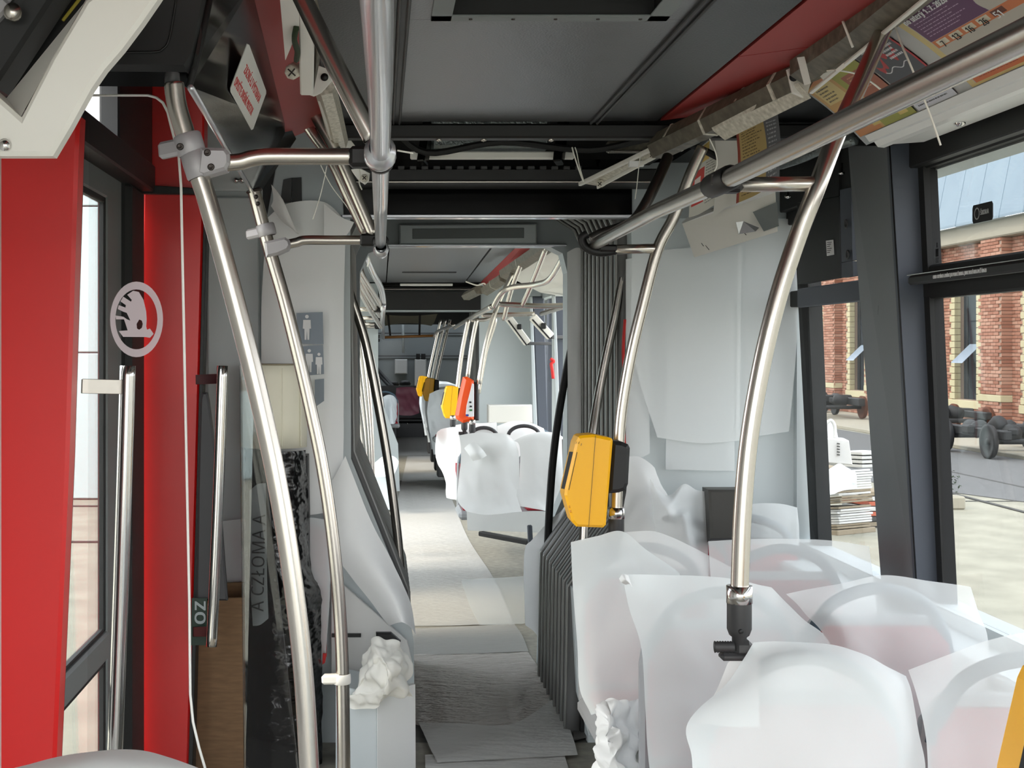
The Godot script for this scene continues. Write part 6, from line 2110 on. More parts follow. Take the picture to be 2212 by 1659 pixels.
	single("film_sheet", "film sheet sagging over the wheel box by the bellows foot", "film", psheet([
		[[1190, 1120, 6.45], [1215, 1100, 6.45], [1240, 1050, 6.45]],
		[[1150, 1165, 6.5], [1178, 1175, 6.42], [1200, 1160, 6.42]],
		[[1132, 1190, 6.56], [1160, 1200, 6.45], [1178, 1210, 6.42]],
		[[1131, 1290, 6.56], [1155, 1290, 6.46], [1172, 1300, 6.42]],
		[[1135, 1350, 6.56], [1158, 1370, 6.46], [1174, 1410, 6.42]]], 7, 7, 0.008, 5.0, 502, 0.6), M.paper_thick, Vector3.ZERO)
	# middle section furniture ---------------------------------------------
	var mid_seat := copy(seat_proto, W(0.72, 0.0, 9.5), "middle section aisle seat, papered grey white, below the orange machine")
	copy(seat_proto, W(1.14, 0.0, 9.5), "middle section window seat with pinkish paper beside the black pole")
	var white_seat := copy(seat_proto, W(0.74, 0.02, 10.4), "overexposed white papered seat behind the orange machine")
	var arc_seats := [copy(seat_proto, W(1.14, 0.02, 10.4), "white papered seat with bare grey handle arc showing in the middle section")]
	for ch in get_children():
		if String(ch.name).begins_with("passenger_seat") and ch.position.z < -9.0:
			var pd: Node = ch.get_node("pedestal")
			ch.remove_child(pd)
			pd.free()
			var br := S()
			bar(br, ch.position + Vector3(-0.1, 0.36, 0.18), Vector3(1.6 if ch.position.x > 1.0 else ch.position.x + 0.23, 0.36, ch.position.z + 0.18), 0.06, 0.04, 0.006)
			part(ch, "wall_bracket", br, M.black)
	cover("paper cover with loose flap on the middle section aisle seat", [
		[[992, 940, 9.2], [1024, 934, 9.2], [1060, 934, 9.2], [1090, 936, 9.2], [1106, 946, 9.2]],
		[[996, 980, 9.17], [1030, 965, 9.15], [1060, 962, 9.15], [1095, 966, 9.15], [1121, 975, 9.17]],
		[[990, 1040, 9.15], [1030, 1030, 9.1], [1065, 1030, 9.1], [1095, 1030, 9.1], [1122, 1040, 9.12]],
		[[988, 1080, 9.1], [1035, 1080, 9.05], [1065, 1085, 9.05], [1090, 1080, 9.05], [1118, 1072, 9.08]],
		[[1008, 1105, 9.0], [1040, 1110, 8.98], [1065, 1112, 8.98], [1088, 1108, 8.98], [1128, 1104, 9.0]]], 511, 0.02, M.paper_thick)
	cover("pinkish paper cover on the middle section window seat", [
		[[1110, 952, 9.2], [1140, 938, 9.2], [1175, 932, 9.2], [1205, 938, 9.2], [1226, 950, 9.2]],
		[[1122, 965, 9.17], [1150, 950, 9.15], [1180, 948, 9.15], [1205, 955, 9.15], [1227, 975, 9.17]],
		[[1122, 1030, 9.14], [1150, 1030, 9.1], [1180, 1030, 9.1], [1205, 1030, 9.1], [1228, 1040, 9.12]],
		[[1117, 1060, 9.1], [1155, 1075, 9.06], [1180, 1085, 9.06], [1205, 1085, 9.06], [1228, 1085, 9.08]],
		[[1114, 1092, 9.06], [1160, 1100, 9.02], [1185, 1104, 9.0], [1205, 1104, 9.0], [1228, 1104, 9.02]]], 513, 0.012, M.paper_thick)
	cover("paper skirt hanging along the front edge of the middle section seats", [
		[[1008, 1105, 8.98], [1050, 1112, 8.96], [1100, 1108, 8.96], [1150, 1104, 8.96], [1190, 1106, 8.98]],
		[[1010, 1146, 8.97], [1050, 1147, 8.95], [1100, 1148, 8.95], [1150, 1150, 8.95], [1190, 1150, 8.97]]], 515, 0.005, M.paper_thick)
	cover("curled paper flap on the shoulder of the middle section aisle seat", [
		[[1002, 968, 9.1], [1014, 958, 9.08], [1026, 954, 9.08]],
		[[1014, 985, 9.05], [1030, 978, 9.02], [1042, 970, 9.05]],
		[[1022, 996, 9.06], [1038, 992, 9.03], [1052, 984, 9.06]]], 516, 0.004, M.paper_thick)
	cover("long white paper hanging at the aisle side below the orange machine", [
		[[951, 926, 10.2], [970, 922, 10.2], [988, 922, 10.0]],
		[[942, 940, 10.1], [964, 960, 10.0], [985, 965, 9.8]],
		[[940, 988, 10.0], [958, 985, 9.9], [984, 990, 9.7]],
		[[958, 1030, 9.9], [968, 1035, 9.8], [986, 1040, 9.6]],
		[[964, 1075, 9.8], [975, 1078, 9.7], [990, 1080, 9.5]]], 517, 0.02, M.paper_thick)
	cover("white paper over the seat top behind the orange machine", [
		[[984, 918, 10.3], [1010, 914, 10.3], [1040, 914, 10.3], [1073, 912, 10.3]],
		[[984, 945, 10.28], [1010, 940, 10.26], [1040, 940, 10.26], [1074, 940, 10.28]],
		[[984, 1000, 10.26], [1010, 1000, 10.24], [1040, 1000, 10.24], [1074, 1000, 10.26]]], 519, 0.01, M.paper_thick)
	cover("white paper bulging behind the bare grey handle arc", [
		[[1074, 920, 10.4], [1105, 910, 10.4], [1140, 911, 10.4], [1175, 925, 10.4]],
		[[1074, 945, 10.38], [1105, 935, 10.36], [1140, 934, 10.36], [1180, 945, 10.38]],
		[[1074, 1000, 10.36], [1105, 1000, 10.34], [1140, 1000, 10.34], [1184, 1000, 10.36]]], 520, 0.01, M.paper_thick)
	for q in [[1132, 922, 34, "grey handle arc standing bare above the middle section window seat"], [1045, 926, 30, "grey handle arc standing bare behind the jointed pole foot"]]:
		st = S(true)
		var u: float = 10.25 / F
		tube(st, arc(P(q[0], q[1] + 20, 10.25), Vector3(q[2] * u, 0, 0), Vector3(0, 22 * u, 0), 0.15, PI - 0.15, 14), 0.014, 8, true, 1.0, 1.2)
		part(arc_seats[0] if q[0] > 1100 else white_seat, "bare_handle_arc", st, M.charcoal)
	st = S()
	bar(st, P(1038, 1152, 8.9), P(1145, 1172, 8.6), 0.05, 0.03, 0.006)
	part(mid_seat, "frame_bar", st, M.black)
	st = S()
	bar(st, P(1144, 1134, 8.5), P(1146, 1178, 8.5), 0.03, 0.03, 0.006)
	part(mid_seat, "frame_post", st, M.navy)
	st = S()
	prism(st, PD([[1216, 950], [1230, 948], [1230, 1030], [1219, 1034]], 8.9), Vector3(0, 0, -0.06), 0.004)
	single("brown_panel", "narrow dark brown panel beside the middle section window seat", "panel", st, mat(Color(0.16, 0.13, 0.07), 0.4), Vector3.ZERO)
	# orange machine on its pole
	var om := thing("ticket_machine", "orange ticket machine with a white icon panel on a far pole", "ticket machine", P(1008, 870, 10.0))
	var dd := 10.0
	st = S()
	prism(st, PD([[1002, 815], [1010, 814], [1024, 822], [1024, 908], [1000, 914], [987, 906], [985, 898], [992, 860]], dd), Vector3(0, 0, -0.14), 0.02)
	part(om, "case", st, M.orange)
	st = S()
	prism(st, PD([[1020, 828], [1024, 830], [1024, 900], [1012, 901], [1006, 895], [1008, 876]], dd - 0.01), Vector3(0, 0, -0.01), 0.002)
	part(om, "icon_panel", st, M.print)
	st = S()
	for q in [[1016, 869, 3], [1017, 878, 3], [1010, 897, 3]]:
		box(st, P(q[0], q[1], dd - 0.015), Vector3(0.016, 0.012, 0.002), 0.0)
	part(om, "icon", st, M.ink)
	st = S()
	box(st, P(1017, 886, dd - 0.015), Vector3(0.02, 0.012, 0.002), 0.0)
	part(om, "green_icon", st, mat(Color(0.15, 0.45, 0.2), 0.5))
	st = S()
	box(st, P(1009, 897, dd - 0.016), Vector3(0.018, 0.014, 0.002), 0.0)
	part(om, "blue_icon", st, mat(Color(0.1, 0.25, 0.6), 0.5))
	st = S()
	prism(st, PD([[1024, 825], [1034, 826], [1035, 908], [1024, 909]], dd + 0.02), Vector3(0, 0, -0.1), 0.01)
	part(om, "back", st, M.dark)
	var k := 0
	for q in [[972, 868, 11.4, "yellow validator beyond the orange machine, nearest of the far three" if false else "yellow validator on the pole just behind the orange machine", 0.92],
		[926, 841, 16.0, "yellow validator with a dark back far down the rear section", 0.92], [911, 834, 18.0, "most distant yellow validator, partly hidden by another", 0.92]]:
		ticket_box(q[3], P(q[0], q[1], q[2]), q[4], q[2])
		k += 1
	# feet of far poles
	for q in [[1020, 925, 10.0, "grey jointed foot of the far pole under the orange machine"], [1003, 920, 10.2, "second grey jointed foot behind the orange machine"], [978, 915, 11.3, "dark jointed foot under the far yellow validator"]]:
		var ft := thing("pole_foot", q[3], "pole foot", P(q[0], q[1], q[2]))
		foot(ft, P(q[0], q[1] - 12, q[2]))
	# window side poles of the middle and rear sections
	var list := [
		[[[1240, 505, 8.0], [1222, 545, 8.0], [1190, 600, 8.3], [1160, 614, 8.6], [1110, 620, 8.9], [1084, 632, 9.0], [1066, 662, 9.1]], 0.018, "S shaped steel rail swinging out to the window side"],
		[[[1180, 535, 8.6], [1150, 610, 9.0], [1128, 660, 9.2]], 0.017, "steel pole crossing behind the S shaped rail"],
		[[[1130, 560, 9.6], [1105, 625, 9.8], [1088, 690, 10.0]], 0.017, "slim pole behind the lamp trough in the middle section"],
		[[[1107, 590, 10.0], [1075, 660, 10.0], [1050, 740, 10.0], [1035, 830, 10.0]], 0.016, "steel pole rising from the orange machine"],
		[[[1065, 690, 10.2], [1045, 760, 10.2], [1034, 822, 10.2]], 0.014, "pole close beside the orange machine pole"],
		[[[1030, 690, 10.6], [1020, 740, 10.6], [1010, 815, 10.6]], 0.017, "bright pole feeding the top of the orange machine"],
		[[[1012, 690, 11.4], [998, 760, 11.4], [988, 840, 11.4], [984, 910, 11.4]], 0.018, "bright pole above the middle yellow validator"],
		[[[972, 690, 16.0], [955, 760, 16.0], [942, 820, 16.0], [936, 880, 16.0]], 0.017, "far pole carrying the dark backed validator"],
		[[[962, 690, 16.5], [945, 760, 16.5], [932, 822, 16.5]], 0.017, "far pole one place behind the dark backed validator"],
		[[[952, 690, 18.0], [936, 760, 18.0], [924, 820, 18.0], [920, 875, 18.0]], 0.017, "farthest pole with the half hidden validator"],
		[[[1063, 662, 9.1], [1030, 680, 11.0], [1000, 697, 13.0], [982, 708, 13.8]], 0.019, "stepped ceiling rail on the window side beyond the gangway"],
		[[[980, 703, 14.0], [945, 716, 16.5], [938, 728, 17.0]], 0.017, "bent rail end far down the window side"],
		[[[1078, 657, 9.2], [1120, 659, 9.2], [1160, 661, 9.2], [1224, 660, 9.2]], 0.018, "cross arm from the S shaped rail to the window side"],
		[[[1040, 681, 10.8], [1090, 680, 10.8], [1155, 678, 10.8]], 0.018, "lower cross arm in the middle section"],
		[[[1018, 692, 12.0], [1045, 691, 12.0], [1070, 690, 12.0], [1050, 760, 12.0], [1034, 850, 12.0]], 0.016, "cross arm turning down into a pale pole"],
		[[[1170, 678, 10.9], [1195, 670, 10.4], [1222, 662, 10.0]], 0.018, "diagonal brace at the window side door of the middle section"]]
	for q in list:
		pole("steel_rail", q[2], q[0], q[1], M.steel)
	# door side bundle of poles
	list = [
		[[[756, 700, 8.2], [768, 820, 8.2], [785, 960, 8.2], [794, 1090, 8.2]], 0.017, "first slim pole of the door side row seen through the gangway"],
		[[[758, 660, 8.8], [776, 800, 8.8], [792, 950, 8.8], [799, 1110, 8.8]], 0.017, "second slim pole of the door side row"],
		[[[762, 650, 9.6], [784, 790, 9.6], [797, 930, 9.6], [803, 1090, 9.6]], 0.017, "third slim pole of the door side row, with a clamp"],
		[[[768, 640, 10.6], [790, 780, 10.6], [802, 920, 10.6], [806, 1075, 10.6]], 0.017, "fourth slim pole of the door side row"],
		[[[785, 690, 13.0], [808, 790, 13.0], [822, 880, 13.0], [836, 990, 13.0], [840, 1040, 13.0]], 0.016, "thin dark pole beyond the door side row"],
		[[[796, 720, 15.0], [812, 790, 15.0], [826, 870, 15.0], [838, 960, 15.0]], 0.016, "thin bright pole at the second gangway"],
		[[[757, 540, 7.4], [778, 590, 8.2], [800, 625, 9.0], [822, 660, 9.9], [827, 668, 10.1]], 0.018, "ceiling strut beyond the gangway, uppermost of the bundle"],
		[[[758, 560, 7.8], [780, 612, 8.6], [804, 655, 9.6], [820, 682, 10.6]], 0.018, "ceiling strut beyond the gangway, second of the bundle"],
		[[[760, 585, 8.2], [784, 640, 9.2], [806, 680, 10.4], [822, 706, 12.0]], 0.018, "ceiling strut beyond the gangway, third of the bundle"],
		[[[786, 545, 8.0], [806, 590, 8.6], [822, 620, 9.3], [828, 650, 9.8], [827, 672, 10.1], [826, 700, 12.5], [828, 730, 18.0]], 0.02, "film wrapped ceiling rail of the middle section on the door side"]]
	for q in list:
		pole("steel_rail", q[2], q[0], q[1], M.steel if q[1] < 0.02 else M.film_steel)
	for q in [[668, 10.0, 772, "first far cross arm on the door side, highest of the stack"], [687, 11.5, 778, "second far cross arm on the door side"], [700, 13.0, 782, "third far cross arm on the door side"], [706, 14.0, 782, "fourth far cross arm on the door side"], [727, 18.5, 800, "fifth far cross arm, at the wooden bar"], [735, 20.0, 803, "lowest far cross arm below the wooden bar"]]:
		var ar := thing("cross_arm", q[3], "cross arm", P(800, q[0], q[1]))
		st = S(true)
		tube(st, [P(q[2], q[0], q[1]), P(818, q[0], q[1])], 0.0165, 10)
		part(ar, "tube", st, M.steel)
		st = S()
		box(st, P(816, q[0], q[1]), Vector3(0.06, 0.045, 0.05), 0.008)
		part(ar, "socket", st, M.black)
	# middle section: door side wheel box in paper
	st = S()
	prism(st, PD([[803, 1028], [848, 1028], [850, 1095], [846, 1102], [815, 1104], [806, 1090]], 12.85), Vector3(0, 0, -1.2), 0.01)
	single("wheel_box", "white papered wheel box on the door side of the middle section", "box", st, M.grey_pale, Vector3.ZERO)
	cover("white paper bulging over the door side wheel box edge", [
		[[808, 1000, 12.8], [830, 984, 12.7], [850, 985, 12.7], [862, 996, 12.8]],
		[[806, 1015, 12.7], [830, 1005, 12.6], [848, 1008, 12.6], [858, 1012, 12.7]],
		[[803, 1030, 12.7], [825, 1030, 12.6], [840, 1028, 12.6], [850, 1028, 12.7]]], 531, 0.012, M.paper_thick)
	cover("blown out white paper in the doorway strip beside the dark frame", [
		[[763, 950, 10.0], [772, 950, 9.9], [779, 955, 10.0]],
		[[764, 1000, 10.0], [772, 1000, 9.9], [780, 1005, 10.0]],
		[[768, 1045, 10.0], [774, 1040, 9.9], [779, 1020, 10.0]]], 532, 0.01, M.paper_thick)
	# window side of the middle section: dark posts, folded arms, hammer, siding
	for q in [[1148, 1180, 13.6, "navy door post farther along the middle section"], [1196, 1224, 11.9, "navy door post nearer the gangway in the middle section"]]:
		st = S()
		prism(st, PD([[q[0] + 2, 640], [q[1] - 4, 640], [q[1] + 4, 930], [q[1] + 4, 755 + 1.48 * F / q[2]], [q[0] + 14, 755 + 1.48 * F / q[2]], [q[0] + 14, 930]], q[2]), Vector3(0, 0, -0.1), 0.01)
		single("door_post", q[3], "post", st, M.navy, Vector3.ZERO)
	for q in [[1143, 13.4, "pale strip along the farther navy door post"], [1193, 11.8, "pale strip along the nearer navy door post"]]:
		st = S()
		prism(st, PD([[q[0], 640], [q[0] + 7, 640], [q[0] + 18, 930], [q[0] + 18, 755 + 1.48 * F / q[1]], [q[0] + 9, 755 + 1.48 * F / q[1]], [q[0] + 9, 930]], q[1]), Vector3(0, 0, -0.05), 0.006)
		single("post_strip", q[2], "strip", st, M.grey, Vector3.ZERO)
	for q in [[1098, 686, 1140, 742, 13.0, "white folded window arm in front of the far bulkhead"], [1150, 684, 1190, 728, 11.8, "white folded window arm beside the navy posts"]]:
		var am := thing("folding_arm", q[5], "arm", P(q[0], q[1], q[4]))
		st = S()
		bar(st, P(q[0], q[1], q[4]), P(q[2], q[3], q[4]), 0.05, 0.075, 0.008, Vector3(0.6, 0.7, 0))
		part(am, "beam", st, M.white)
		st = S()
		bar(st, P(q[0], q[1] + 6, q[4] - 0.03), P(q[2] - 2, q[3] + 4, q[4] - 0.03), 0.012, 0.012, 0.002, Vector3(0.6, 0.7, 0))
		part(am, "edge_seal", st, M.rubber)
		st = S()
		box(st, P(q[0] + 24, q[1] + 20, q[4] - 0.03), Vector3(0.045, 0.05, 0.04), 0.008)
		part(am, "pivot", st, M.black)
		st = S()
		bar(st, P(q[2], q[3], q[4]), Vector3(1.6, P(q[2], q[3], q[4]).y, -q[4] - 0.1), 0.03, 0.03, 0.004)
		part(am, "wall_mount", st, M.charcoal)
	st = S(true)
	tube(st, cr(PD([[1189, 775], [1196, 780], [1191, 786], [1193, 800], [1195, 818]], 11.76)), 0.014, 8)
	single("emergency_hammer", "small red handle hanging by the nearer navy door post", "handle", st, M.red_print, Vector3.ZERO)
	st = S()
	prism(st, PD([[1055, 875], [1151, 875], [1151, 914], [1055, 914]], 14.0), Vector3(0, 0, -0.2), 0.01)
	single("low_partition", "white low partition board in front of the far bulkhead", "partition", st, M.white, Vector3.ZERO)
	# glass of unseen and far windows
	var wn := 3
	for q in [[1.60, 6.8, 8.6, 0.8], [1.60, 8.8, 10.7, 0.8], [1.62, 11.2, 12.6, 0.05], [1.62, 12.85, 14.2, 0.05]]:
		st = S()
		bx(st, q[0], q[0] + 0.004, q[3], 2.0, q[1], q[2], 0.0)
		var gl := single("window_%d" % wn, "window pane of the middle section on the window side", "window", st, M.glass, Vector3.ZERO, "middle section window panes")
		gl.set_meta("kind", "structure")
		wn += 1
	# rear section --------------------------------------------------------
	st = S()
	slab(st, W(-0.5, 2.2, 15.95), W(1.8, 2.2, 15.95), W(1.8, 2.2, 25.4), W(-0.5, 2.2, 25.4), Vector3(0, 0.02, 0))
	struct("ceiling_rear", "ceiling of the rear tram section", "ceiling", st, M.ceil_dark)
	var rows := [[15.2, 0.52, 1.0], [16.0, 0.52, 1.0], [17.2, 0.52, 1.0], [18.6, 0.53, 1.0]]
	var names := ["grey papered seat at the start of the rear section", "second papered seat of the rear section row", "third papered seat of the rear section row", "papered seat deepest in the rear section row"]
	k = 0
	for r in rows:
		var d: float = r[0]
		var x0: float = 823 + r[1] * F / d
		copy(seat_proto, W(r[1] + 0.25, 0.12, d + 0.06), names[k])
		var y0: float = 755 + 0.43 * F / d
		var y1: float = 755 + 1.15 * F / d
		var w: float = 0.5 * F / d
		if k >= 0:
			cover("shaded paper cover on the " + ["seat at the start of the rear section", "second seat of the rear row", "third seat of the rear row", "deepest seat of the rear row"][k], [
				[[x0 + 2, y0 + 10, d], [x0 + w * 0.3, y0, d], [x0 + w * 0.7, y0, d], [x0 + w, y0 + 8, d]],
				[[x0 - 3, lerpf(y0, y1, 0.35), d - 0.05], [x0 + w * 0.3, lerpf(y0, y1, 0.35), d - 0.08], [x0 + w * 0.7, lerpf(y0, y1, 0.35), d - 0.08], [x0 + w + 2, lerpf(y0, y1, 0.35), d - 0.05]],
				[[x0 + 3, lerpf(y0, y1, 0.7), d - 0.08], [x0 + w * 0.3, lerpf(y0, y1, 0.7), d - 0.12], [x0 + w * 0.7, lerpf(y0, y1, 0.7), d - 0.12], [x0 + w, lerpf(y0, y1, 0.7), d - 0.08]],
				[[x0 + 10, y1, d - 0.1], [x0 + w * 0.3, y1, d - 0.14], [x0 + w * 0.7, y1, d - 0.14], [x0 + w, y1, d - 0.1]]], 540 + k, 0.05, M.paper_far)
		k += 1
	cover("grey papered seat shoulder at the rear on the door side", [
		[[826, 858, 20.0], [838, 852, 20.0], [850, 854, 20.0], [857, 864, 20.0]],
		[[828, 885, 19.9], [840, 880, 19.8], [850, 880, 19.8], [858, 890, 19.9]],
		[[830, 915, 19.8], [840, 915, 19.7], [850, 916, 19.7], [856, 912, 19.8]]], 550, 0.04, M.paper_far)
	st = S()
	bx(st, -0.4, 0.22, 0.0, 0.3, 20.5, 24.0, 0.01)
	copy(seat_proto, W(0.06, 0.0, 20.2), "grey papered seat at the rear on the door side, beyond the slim poles")
	single("floor_podium", "dark podium along the door side of the rear section", "podium", st, M.charcoal, Vector3.ZERO)
	var rb := thing("rear_bench", "maroon rear bench seat under clear film on a dark locker", "bench", P(880, 900, 24.2))
	dd = 24.0
	part(rb, "backrest", psheet([
		[[856, 838, dd], [870, 836, dd], [890, 836, dd], [902, 840, dd]],
		[[854, 866, dd - 0.05], [870, 866, dd - 0.07], [890, 866, dd - 0.07], [905, 866, dd - 0.05]],
		[[853, 894, dd - 0.1], [870, 897, dd - 0.14], [890, 897, dd - 0.14], [906, 892, dd - 0.1]]], 7, 7, 0.03, 4.0, 551, 0.7), mat(Color(0.52, 0.27, 0.34), 0.4))
	st = S()
	prism(st, PD([[850, 904], [914, 904], [914, 912], [850, 912]], dd - 0.4), Vector3(0, 0, -0.4), 0.02)
	part(rb, "seat_lip", st, M.black)
	st = S()
	prism(st, PD([[848, 912], [917, 912], [917, 950], [848, 950]], dd - 0.3), Vector3(0, 0, -0.4), 0.02)
	part(rb, "locker", st, M.charcoal)
	st = S(true)
	lathe(st, P(880, 915, dd - 0.3), Vector3(0, 0, 1), [[0.016, 0.0], [0.014, 0.01], [0.0, 0.012]], 10)
	part(rb, "lock", st, M.chrome)
	st = S()
	bx(st, -0.7, 1.9, 0.0, 0.85, 24.9, 25.0, 0.0)
	bx(st, -0.7, 1.9, 1.95, 2.45, 24.9, 25.0, 0.0)
	bx(st, -0.7, -0.25, 0.85, 1.95, 24.9, 25.0, 0.0)
	bx(st, 1.6, 1.94, 0.85, 1.95, 24.9, 25.0, 0.0)
	struct("wall_rear", "dark rear wall of the tram with the big rear window", "wall", st, M.charcoal)
	st = S()
	bx(st, -0.25, 1.6, 0.85, 1.95, 24.93, 24.94, 0.0)
	var rw := single("window_9", "rear window looking at the depot wall", "window", st, M.screen_glass, Vector3.ZERO)
	rw.set_meta("kind", "structure")
	var vs := thing("rear_visor", "curved beige panel over the rear window on two black struts", "panel", P(880, 692, 23.0))
	part(vs, "curved_panel", psheet([
		[[832, 680, 22.0], [865, 682, 22.0], [900, 682, 22.0], [945, 678, 22.0]],
		[[832, 694, 23.0], [865, 692, 23.0], [900, 692, 23.0], [938, 696, 23.0]],
		[[832, 704, 23.6], [865, 699, 23.6], [900, 699, 23.6], [932, 704, 23.6]]], 6, 6, 0.0, 1.0, 552), M.beige)
	for q in [[838, 843], [907, 906]]:
		st = S()
		bar(st, P(q[0], 680, 22.0), P(q[1], 724, 23.4), 0.035, 0.02, 0.004)
		part(vs, "strut", st, M.black)
	st = S(true)
	tube(st, PD([[828, 729, ], [880, 727], [938, 725]], 22.8), 0.022, 10)
	single("crossbar", "brownish crossbar across the aisle far at the rear", "bar", st, M.wood, Vector3.ZERO)

func yard() -> void:
	var g := -0.45
	var st := S()
	bx(st, -40.0, 30.0, g - 0.3, g, -30.0, 80.0, 0.0)
	struct("ground", "pale dusty concrete yard beside the tram", "ground", st, M.ground)
	st = S()
	prism(st, [W(6.6, g, 22.0), W(9.6, g, 14.0), W(11.5, g, 14.0), W(11.0, g, 40.0), W(8.9, g, 40.0)], Vector3(0, 0.01, 0))
	struct("road_strip", "grey asphalt strip along the yard before the brick hall", "road", st, M.asphalt)
	for q in [[7.6, 7.9], [9.0, 9.05]]:
		st = S()
		slab(st, W(q[0], g + 0.012, 10.0), W(q[0] + 0.07, g + 0.012, 10.0), W(q[1] + 0.07, g + 0.012, 45.0), W(q[1], g + 0.012, 45.0), Vector3(0, -0.02, 0))
		single("rail_groove", "dark sunk rail groove running along the yard, %s the tram" % ("nearer to" if q[0] < 8 else "farther from"), "rail", st, M.joint, Vector3.ZERO)
	st = S()
	bx(st, 4.5, 14.0, g, g + 0.006, 17.8, 17.86, 0.0)
	single("ground_joint", "thin dark joint line crossing the yard concrete", "joint", st, M.joint, Vector3.ZERO)
	st = S()
	bx(st, 11.3, 14.5, g, g + 0.08, 15.0, 60.0, 0.01)
	struct("kerb", "low concrete kerb in front of the brick hall", "kerb", st, M.stone)
	brick_hall(g)
	# wheel sets and bogies
	bogie("black bogie frame with a rusty wheel lying before the brick hall", W(12.6, g + 0.08, 31.5), 1.0, 2)
	bogie("dark bogie nearer the tram, cut by the picture edge", W(11.6, g, 25.6), 1.05, 3)
	bogie("row of blackish bogies seen through the narrow window", W(12.0, g + 0.02, 38.5), 1.25, 4)
	bogie("second dark bogie behind the white bag stack", W(12.3, g + 0.02, 42.5), 1.2, 5)
	# stacked goods behind the narrow window
	var s := thing("pallet_stack", "tall stack of white weathered boards under torn film on a pallet", "board stack", P(1800, 1150, 14.6))
	var rg := RandomNumberGenerator.new()
	rg.seed = 5
	for k in 22:
		var y: float = lerpf(1138, 1024, k / 21.0)
		var dx := rg.randf_range(-4, 4)
		st = S()
		var a := P(1722 + dx, y + 3, 15.4)
		var b := P(1850 + dx - absf(k - 12.0) * 0.4, y - (7.0 if k > 8 else 0.0), 14.7)
		bar(st, a, b, 0.5, 0.022, 0.004)
		part(s, "board", st, M.plank_white if rg.randf() < 0.75 else M.plank)
	st = S()
	bar(st, P(1722, 1143, 15.4), P(1852, 1148, 14.7), 0.6, 0.06, 0.01)
	part(s, "pallet", st, M.plank)
	single("film_sheet", "torn clear film draped over the weathered board stack", "film", psheet([
		[[1760, 1030, 14.7], [1790, 1010, 14.6], [1815, 1000, 14.6], [1850, 1015, 14.6]],
		[[1745, 1045, 14.5], [1785, 1040, 14.4], [1815, 1030, 14.4], [1852, 1030, 14.4]],
		[[1740, 1075, 14.4], [1785, 1070, 14.3], [1815, 1060, 14.3], [1852, 1055, 14.4]]], 8, 8, 0.05, 3.0, 601, 0.8), M.bag, Vector3.ZERO)
	s = thing("bulk_bag", "big white wrapped bag with a handle loop beyond the board stack", "bag", P(1795, 1010, 16.5))
	part(s, "bag_body", psheet([
		[[1745, 935, 16.9], [1775, 912, 16.6], [1795, 907, 16.5], [1806, 920, 16.6]],
		[[1735, 965, 16.6], [1775, 945, 16.3], [1795, 940, 16.2], [1812, 945, 16.4]],
		[[1730, 995, 16.5], [1775, 990, 16.2], [1800, 990, 16.1], [1826, 990, 16.3]],
		[[1728, 1025, 16.5], [1775, 1025, 16.2], [1800, 1025, 16.1], [1830, 1025, 16.3]]], 8, 8, 0.06, 3.0, 602, 0.8), M.bag)
	st = S()
	prism(st, PD([[1778, 945], [1834, 952], [1842, 1005], [1786, 1000]], 16.0), Vector3(0.1, 0, -0.5), 0.01)
	part(s, "white_box", st, M.plank_white)
	st = S()
	for k in 5:
		bar(st, P(1808, 958 + k * 6, 15.98), P(1814, 959 + k * 6, 15.98), 0.01, 0.015, 0.0)
	part(s, "print_mark", st, M.joint)
	st = S(true)
	tube(st, cr(PD([[1786, 945], [1784, 920], [1794, 908], [1803, 920], [1804, 946]], 16.1)), 0.02, 8)
	part(s, "handle_loop", st, M.plank_white)
	s = thing("timber_stack", "low stack of white and orange painted boards by the pillar", "board stack", P(1870, 1120, 15.6))
	for k in 7:
		st = S()
		var y := 1118.0 - k * 11
		bar(st, P(1845, y + 4, 15.8), P(1905, y + 14, 15.2), 0.3, 0.045, 0.005)
		part(s, "board", st, [M.plank, M.joint, M.plank_orange, M.plank_white, M.plank_orange, M.plank_white, M.plank][k])
	s = thing("box_stack", "white slatted crates beyond the bag, near the pillar", "crate", P(1860, 1000, 17.5))
	for k in 4:
		st = S()
		bar(st, P(1838, 1003 - k * 9, 17.6), P(1890, 1006 - k * 9, 17.2), 0.4, 0.035, 0.004)
		part(s, "board", st, M.plank_white)
	s = thing("wood_beam", "weathered wooden beam lying across the board stack", "beam", P(1790, 1020, 15.6))
	st = S()
	bar(st, P(1735, 1004, 15.9), P(1800, 1018, 15.5), 0.2, 0.09, 0.01)
	bar(st, P(1738, 1022, 15.9), P(1800, 1030, 15.5), 0.2, 0.05, 0.01)
	part(s, "beam", st, M.plank)
	# planter at the window edge
	var pl := thing("planter", "small stone planter with a scrubby plant at the window edge", "planter", W(6.95, g, 17.0))
	st = S()
	bx(st, 6.75, 7.12, g, g + 0.16, 16.9, 17.15, 0.02)
	part(pl, "trough", st, M.stone)
	st = S()
	rg.seed = 9
	for k in 60:
		var o := W(6.9 + rg.randf_range(-0.12, 0.16), g + 0.2 + rg.randf_range(0.0, 0.28), 17.0 + rg.randf_range(-0.08, 0.08))
		var v := Vector3(rg.randf_range(-1, 1), rg.randf_range(-0.4, 0.8), rg.randf_range(-1, 1)).normalized() * 0.05
		var w := v.cross(Vector3.UP).normalized() * 0.015
		tri(st, o, o + v * 0.5 + w, o + v)
		tri(st, o, o + v, o + v * 0.5 - w)
	var fo := part(pl, "foliage", st, M.leaf)
	fo.set_meta("kind", "stuff")
	# pale shed wall seen through the door glass, depot hall at the tram's rear, hall on the door side
	var sh := thing("pale_shed", "pale panelled shed seen through the glazed door", "shed", W(-5.0, g, 18.0))
